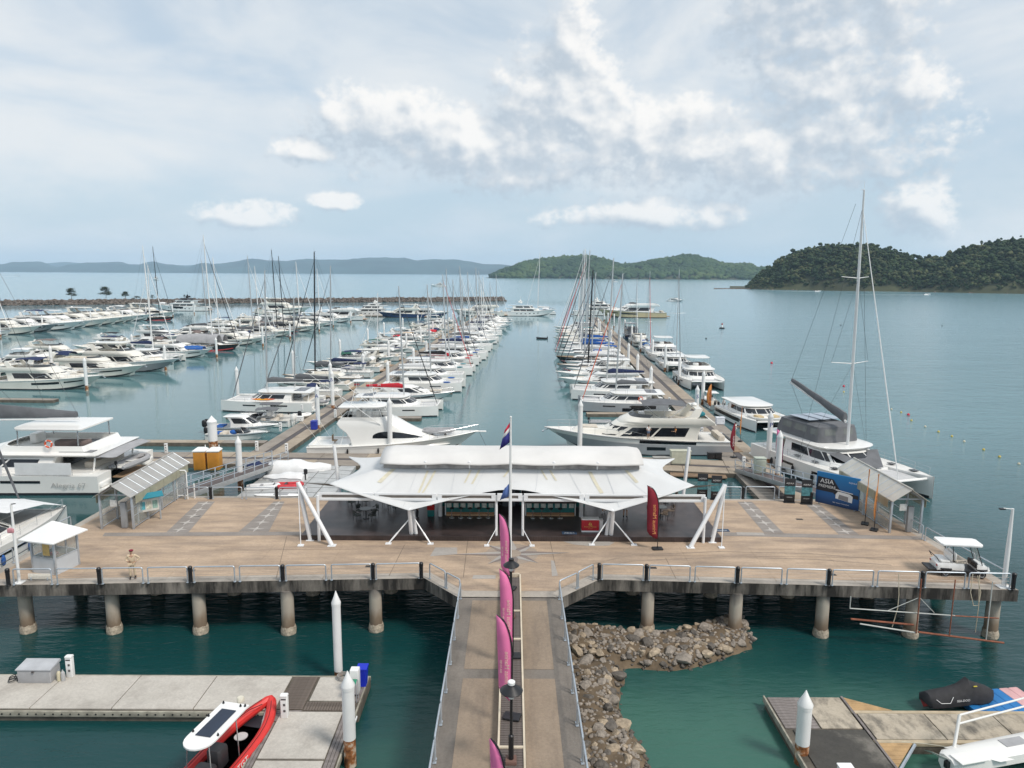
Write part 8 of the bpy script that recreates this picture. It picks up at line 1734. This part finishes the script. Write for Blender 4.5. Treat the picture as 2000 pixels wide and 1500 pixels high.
    # white locker peeking at the bottom edge
    q=E('white_locker','white locker top peeking above the bottom edge on the near right dock','locker',(14.35,27.4,.61)); MB().box((0,0,.3),(.6,.5,.6),.05).build('locker_body',M_WHITE,q); MB().box((0,0,.62),(.64,.54,.06),.02).build('lid',M_WHITE,q)
front_docks()

# ------------------------------------------------------------------ rock bank beside the walkway
def rock_bank():
    P=[]; 
    def inside(x,y):
        d1=max(0,abs(x-4.2)-(1.0+.35*math.sin(y*.9))) if 20<y<37 else 9
        # arc under the pier
        cx=3.2+ (y*0); yy=38.0+max(0,(x-4))*.16+.9*math.sin(x*.5); d2=abs(y-yy-1.0)-1.35 if 3.2<x<14.6 else 9
        return min(d1,max(d2,0))
    n=60; vs=[];fs=[]; X0,X1,Y0,Y1=2.6,17,18,45
    for i in range(n+1):
        for j in range(n+1):
            x=X0+(X1-X0)*i/n; y=Y0+(Y1-Y0)*j/n; d=inside(x,y); h=.55-.75*min(d,2.2)+.18*mnoise.noise(Vector((x*1.3,y*1.3,0)))
            vs.append((x,y,max(h,-1.0)))
    for i in range(n):
        for j in range(n): a=i*(n+1)+j; fs.append((a,a+n+1,a+n+2,a+1))
    mud=mat('bank_mud',(.13,.095,.06),.95,var=.4,scale=1.2,bump=.6,bscale=5)
    bank=MB().add(vs,fs).build('rock_bank',mud,kind='structure',smooth=80)
    rm=[mat('rock_grey',(.26,.225,.19),.9,var=.35,scale=2.2,bump=.5,bscale=6),mat('rock_tan',(.36,.29,.21),.9,var=.35,scale=2.2,bump=.5,bscale=6),mat('rock_dark',(.12,.105,.09),.9,var=.35,scale=2.2,bump=.5,bscale=6)]
    for m_ in rm:
        nt=m_.node_tree; N=nt.nodes; L=nt.links; b_=N['Principled BSDF']; src=b_.inputs['Base Color'].links[0].from_socket
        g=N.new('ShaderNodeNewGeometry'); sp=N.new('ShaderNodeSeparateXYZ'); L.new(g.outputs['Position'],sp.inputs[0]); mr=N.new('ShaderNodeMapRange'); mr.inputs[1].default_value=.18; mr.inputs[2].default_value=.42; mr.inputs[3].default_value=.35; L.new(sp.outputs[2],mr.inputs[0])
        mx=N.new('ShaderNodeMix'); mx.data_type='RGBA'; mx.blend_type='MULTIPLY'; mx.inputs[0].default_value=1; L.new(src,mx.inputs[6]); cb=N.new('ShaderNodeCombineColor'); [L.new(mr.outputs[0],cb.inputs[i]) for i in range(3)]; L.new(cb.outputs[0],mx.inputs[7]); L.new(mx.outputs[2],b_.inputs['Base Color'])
    def rk(seed):
        rnd=random.Random(seed); v,f=ICO2; k=rnd.random()*50; out=[]
        cuts=[(Vector((rnd.gauss(0,1),rnd.gauss(0,1),rnd.gauss(0,1))).normalized(),rnd.uniform(.45,.8)) for _ in range(7)]
        for p in v:
            q=Vector(p)*(1+.22*mnoise.noise(Vector(p)*1.6+Vector((k,k,k))))
            for nn,dd in cuts:
                e=q.dot(nn)-dd
                if e>0: q-=nn*e*.9
            out.append((q.x*1.15,q.y*.9,q.z*.75))
        return MB().add(out,[tuple(int(a) for a in t) for t in f])
    cnt=0; small=[]; tries=0; done=[]
    while cnt<300 and tries<20000:
        tries+=1; x=random.uniform(3.05,14.8); y=random.uniform(24,42)
        d=inside(x,y)
        if d>.45: continue
        r=random.choice((.15,.18,.2,.24,.28,.34,.44))*random.uniform(.85,1.2)
        if any((x-a)**2+(y-b)**2<(.66*(r+c))**2 for a,b,c in done): continue
        done.append((x,y,r)); z=.42-.5*d+.12*random.random()+r*.12
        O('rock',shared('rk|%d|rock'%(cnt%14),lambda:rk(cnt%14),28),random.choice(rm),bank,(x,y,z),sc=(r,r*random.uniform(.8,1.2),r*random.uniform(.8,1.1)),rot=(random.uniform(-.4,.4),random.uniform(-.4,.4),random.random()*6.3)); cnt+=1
    pos=[];rad=[]
    for _ in range(5200):
        x=random.uniform(3.0,15.6); y=random.uniform(20,43.5); d=inside(x,y)
        if d>.9+random.random()*.6: continue
        pos.append((x,y,.48-.7*d+.05)); rad.append(random.uniform(.05,.15))
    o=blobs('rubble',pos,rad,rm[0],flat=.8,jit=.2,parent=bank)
rock_bank()

# ------------------------------------------------------------------ pipes under the pier, buoys, wakes
def bits():
    t=E('hanging_pipe_frame','rusty pipe frame hanging under the seaward corner of the pier','pipe frame',(0,0,0)); ru=mat('pipe_rust',(.26,.09,.05),.8,var=.35,scale=4); gp=mat('pipe_pale',(.52,.53,.50),.5)
    for a,b,r,m in (((20.2,39.75,2.35),(26.2,39.3,2.15),.035,gp),((20.2,39.75,2.35),(20.2,39.75,3.1),.03,gp),((20.4,39.9,1.6),(24.0,39.6,1.4),.06,ru),((20.8,39.6,1.45),(24.1,39.4,1.0),.045,gp),((24.2,39.4,1.05),(29.2,39.2,.5),.06,ru),((24.05,39.35,1.0),(24.05,39.35,4.4),.04,ru),((26.0,39.3,.9),(26.0,39.3,4.4),.035,ru),((28.2,39.3,.6),(28.2,39.3,4.3),.035,gp),((26.0,39.3,2.15),(28.8,39.3,2.0),.035,ru),((22.4,39.6,2.3),(24.0,39.4,3.2),.02,gp),((24.1,39.4,3.2),(25.0,39.35,2.3),.02,gp)): MB().tube(a,b,r,n=7).build('pipe',m,t)
    rp=mat('rope_beige',(.55,.48,.36),.9)
    for k,(x,pts) in enumerate(((23.0,[(0,0,4.5),(.05,-.15,3.2),(.02,-.2,2.4),(-.2,-.2,1.2)]),(27.4,[(0,0,4.5),(-.1,-.12,3.4),(.1,-.2,2.6),(.4,-.2,2.6),(.5,-.12,3.4),(.25,-.05,4.4)]),(27.8,[(0,0,4.4),(.02,-.2,2.6),(0,-.2,.9)]))):
        q=E('hanging_rope',('beige rope hanging over the front edge left of the golf cart','looped beige rope hanging over the railing by the golf cart','long rope hanging straight to the water below the golf cart')[k],'rope',(x,39.9,0)); MB().path(pts,.025,5).build('line',rp,q)
    ye=mat('buoy_yellow',(.60,.46,.10),.6); rd=mat('buoy_red',(.60,.02,.05),.6); wt=mat('buoy_cream',(.62,.56,.42),.6)
    def buoy(x,y,m,lab,r=.16,flag=False):
        q=U(x,y); b=E('marker_float',lab,'buoy',(q.x,q.y,0)); O('ball',shared('by|%.2f|b'%r,lambda:MB().ell((0,0,r*.35),(r,r,r),10,8)),m,b); O('eyelet',shared('by|%.2f|e'%r,lambda:MB().tube((0,0,r*1.2),(0,0,r*1.6),r*.2,n=6)),m,b)
    for k,(x,y) in enumerate(((1741,800),(1760,806),(1780,822),(1807,834),(1833,844),(1859,853),(1883,863),(1921,879),(1952,893),(1990,907))): buoy(x,y,ye if k%3 else wt,'small yellowish float in the swim line on the right, %s from the catamaran mast'%ordn(k+1))
    buoy(1774,811,rd,'red marker float near the swim line, the lower one',.22); buoy(1648,755,rd,'red marker float seen behind the catamaran rigging',.22); buoy(1648,766,ye,'orange float below the red one behind the rigging',.16)
    for k,(x,y) in enumerate(((1642,636),(1507,710),(1840,637),(1379,662))): buoy(x,y,M_BLACK if k!=1 else rd,'tiny dark crab pot float out in the open water, %s'%('behind the mast','nearer the pier','by the headland side','close to S pier')[k],.3)
    q=U(1410,642); b=E('channel_buoy','black and white channel buoy in the open water right of S pier','buoy',(q.x,q.y,0)); MB().lathe([(1.0,-.3),(1.1,.1),(1.05,.4),(.5,.6)],18).build('hull',BOOT,b); MB().lathe([(.42,.6),(.28,1.6)],12).build('tower',M_WHITE,b); MB().lathe([(.34,1.6),(.34,1.95),(.05,2.3)],12).build('topmark',mat('topmark_red',(.3,.04,.04),.6),b)
    # thin foam wakes
    fm=mat('foam',(.78,.82,.84),.8,var=.15,scale=.3)
    for pts,w,lab in ((((1440,566.5),(1500,567.8),(1560,569),(1600,569.6)),(.5,3.0),'white wake of the speedboat below the headland'),(((1650,575.5),(1740,575.8),(1812,576)),(.4,1.8),'thin wake of the second speedboat'),(((-60,540),(0,540),(36,540.2)),(3,14),'long white wake on the left horizon'),(((840,559),(850,559.5),(862,560)),(2,6),'short wake of the passenger boat'),(((1230,583),(1290,588),(1322,589.5)),(.4,1.2),'wake of the motor yacht right of the masts')):
        L_=[];Rr=[]; n=len(pts)
        for i,(x,y) in enumerate(pts):
            p=U(x,y); ww=w[0]+(w[1]-w[0])*i/(n-1); L_.append((p.x,p.y-ww,.02)); Rr.append((p.x,p.y+ww,.02))
        MB().add(L_+Rr,[(i,i+1,n+i+1,n+i) for i in range(n-1)]).build('wake_foam',fm,kind='stuff',smooth=0,label=lab,cat='wake')
bits()
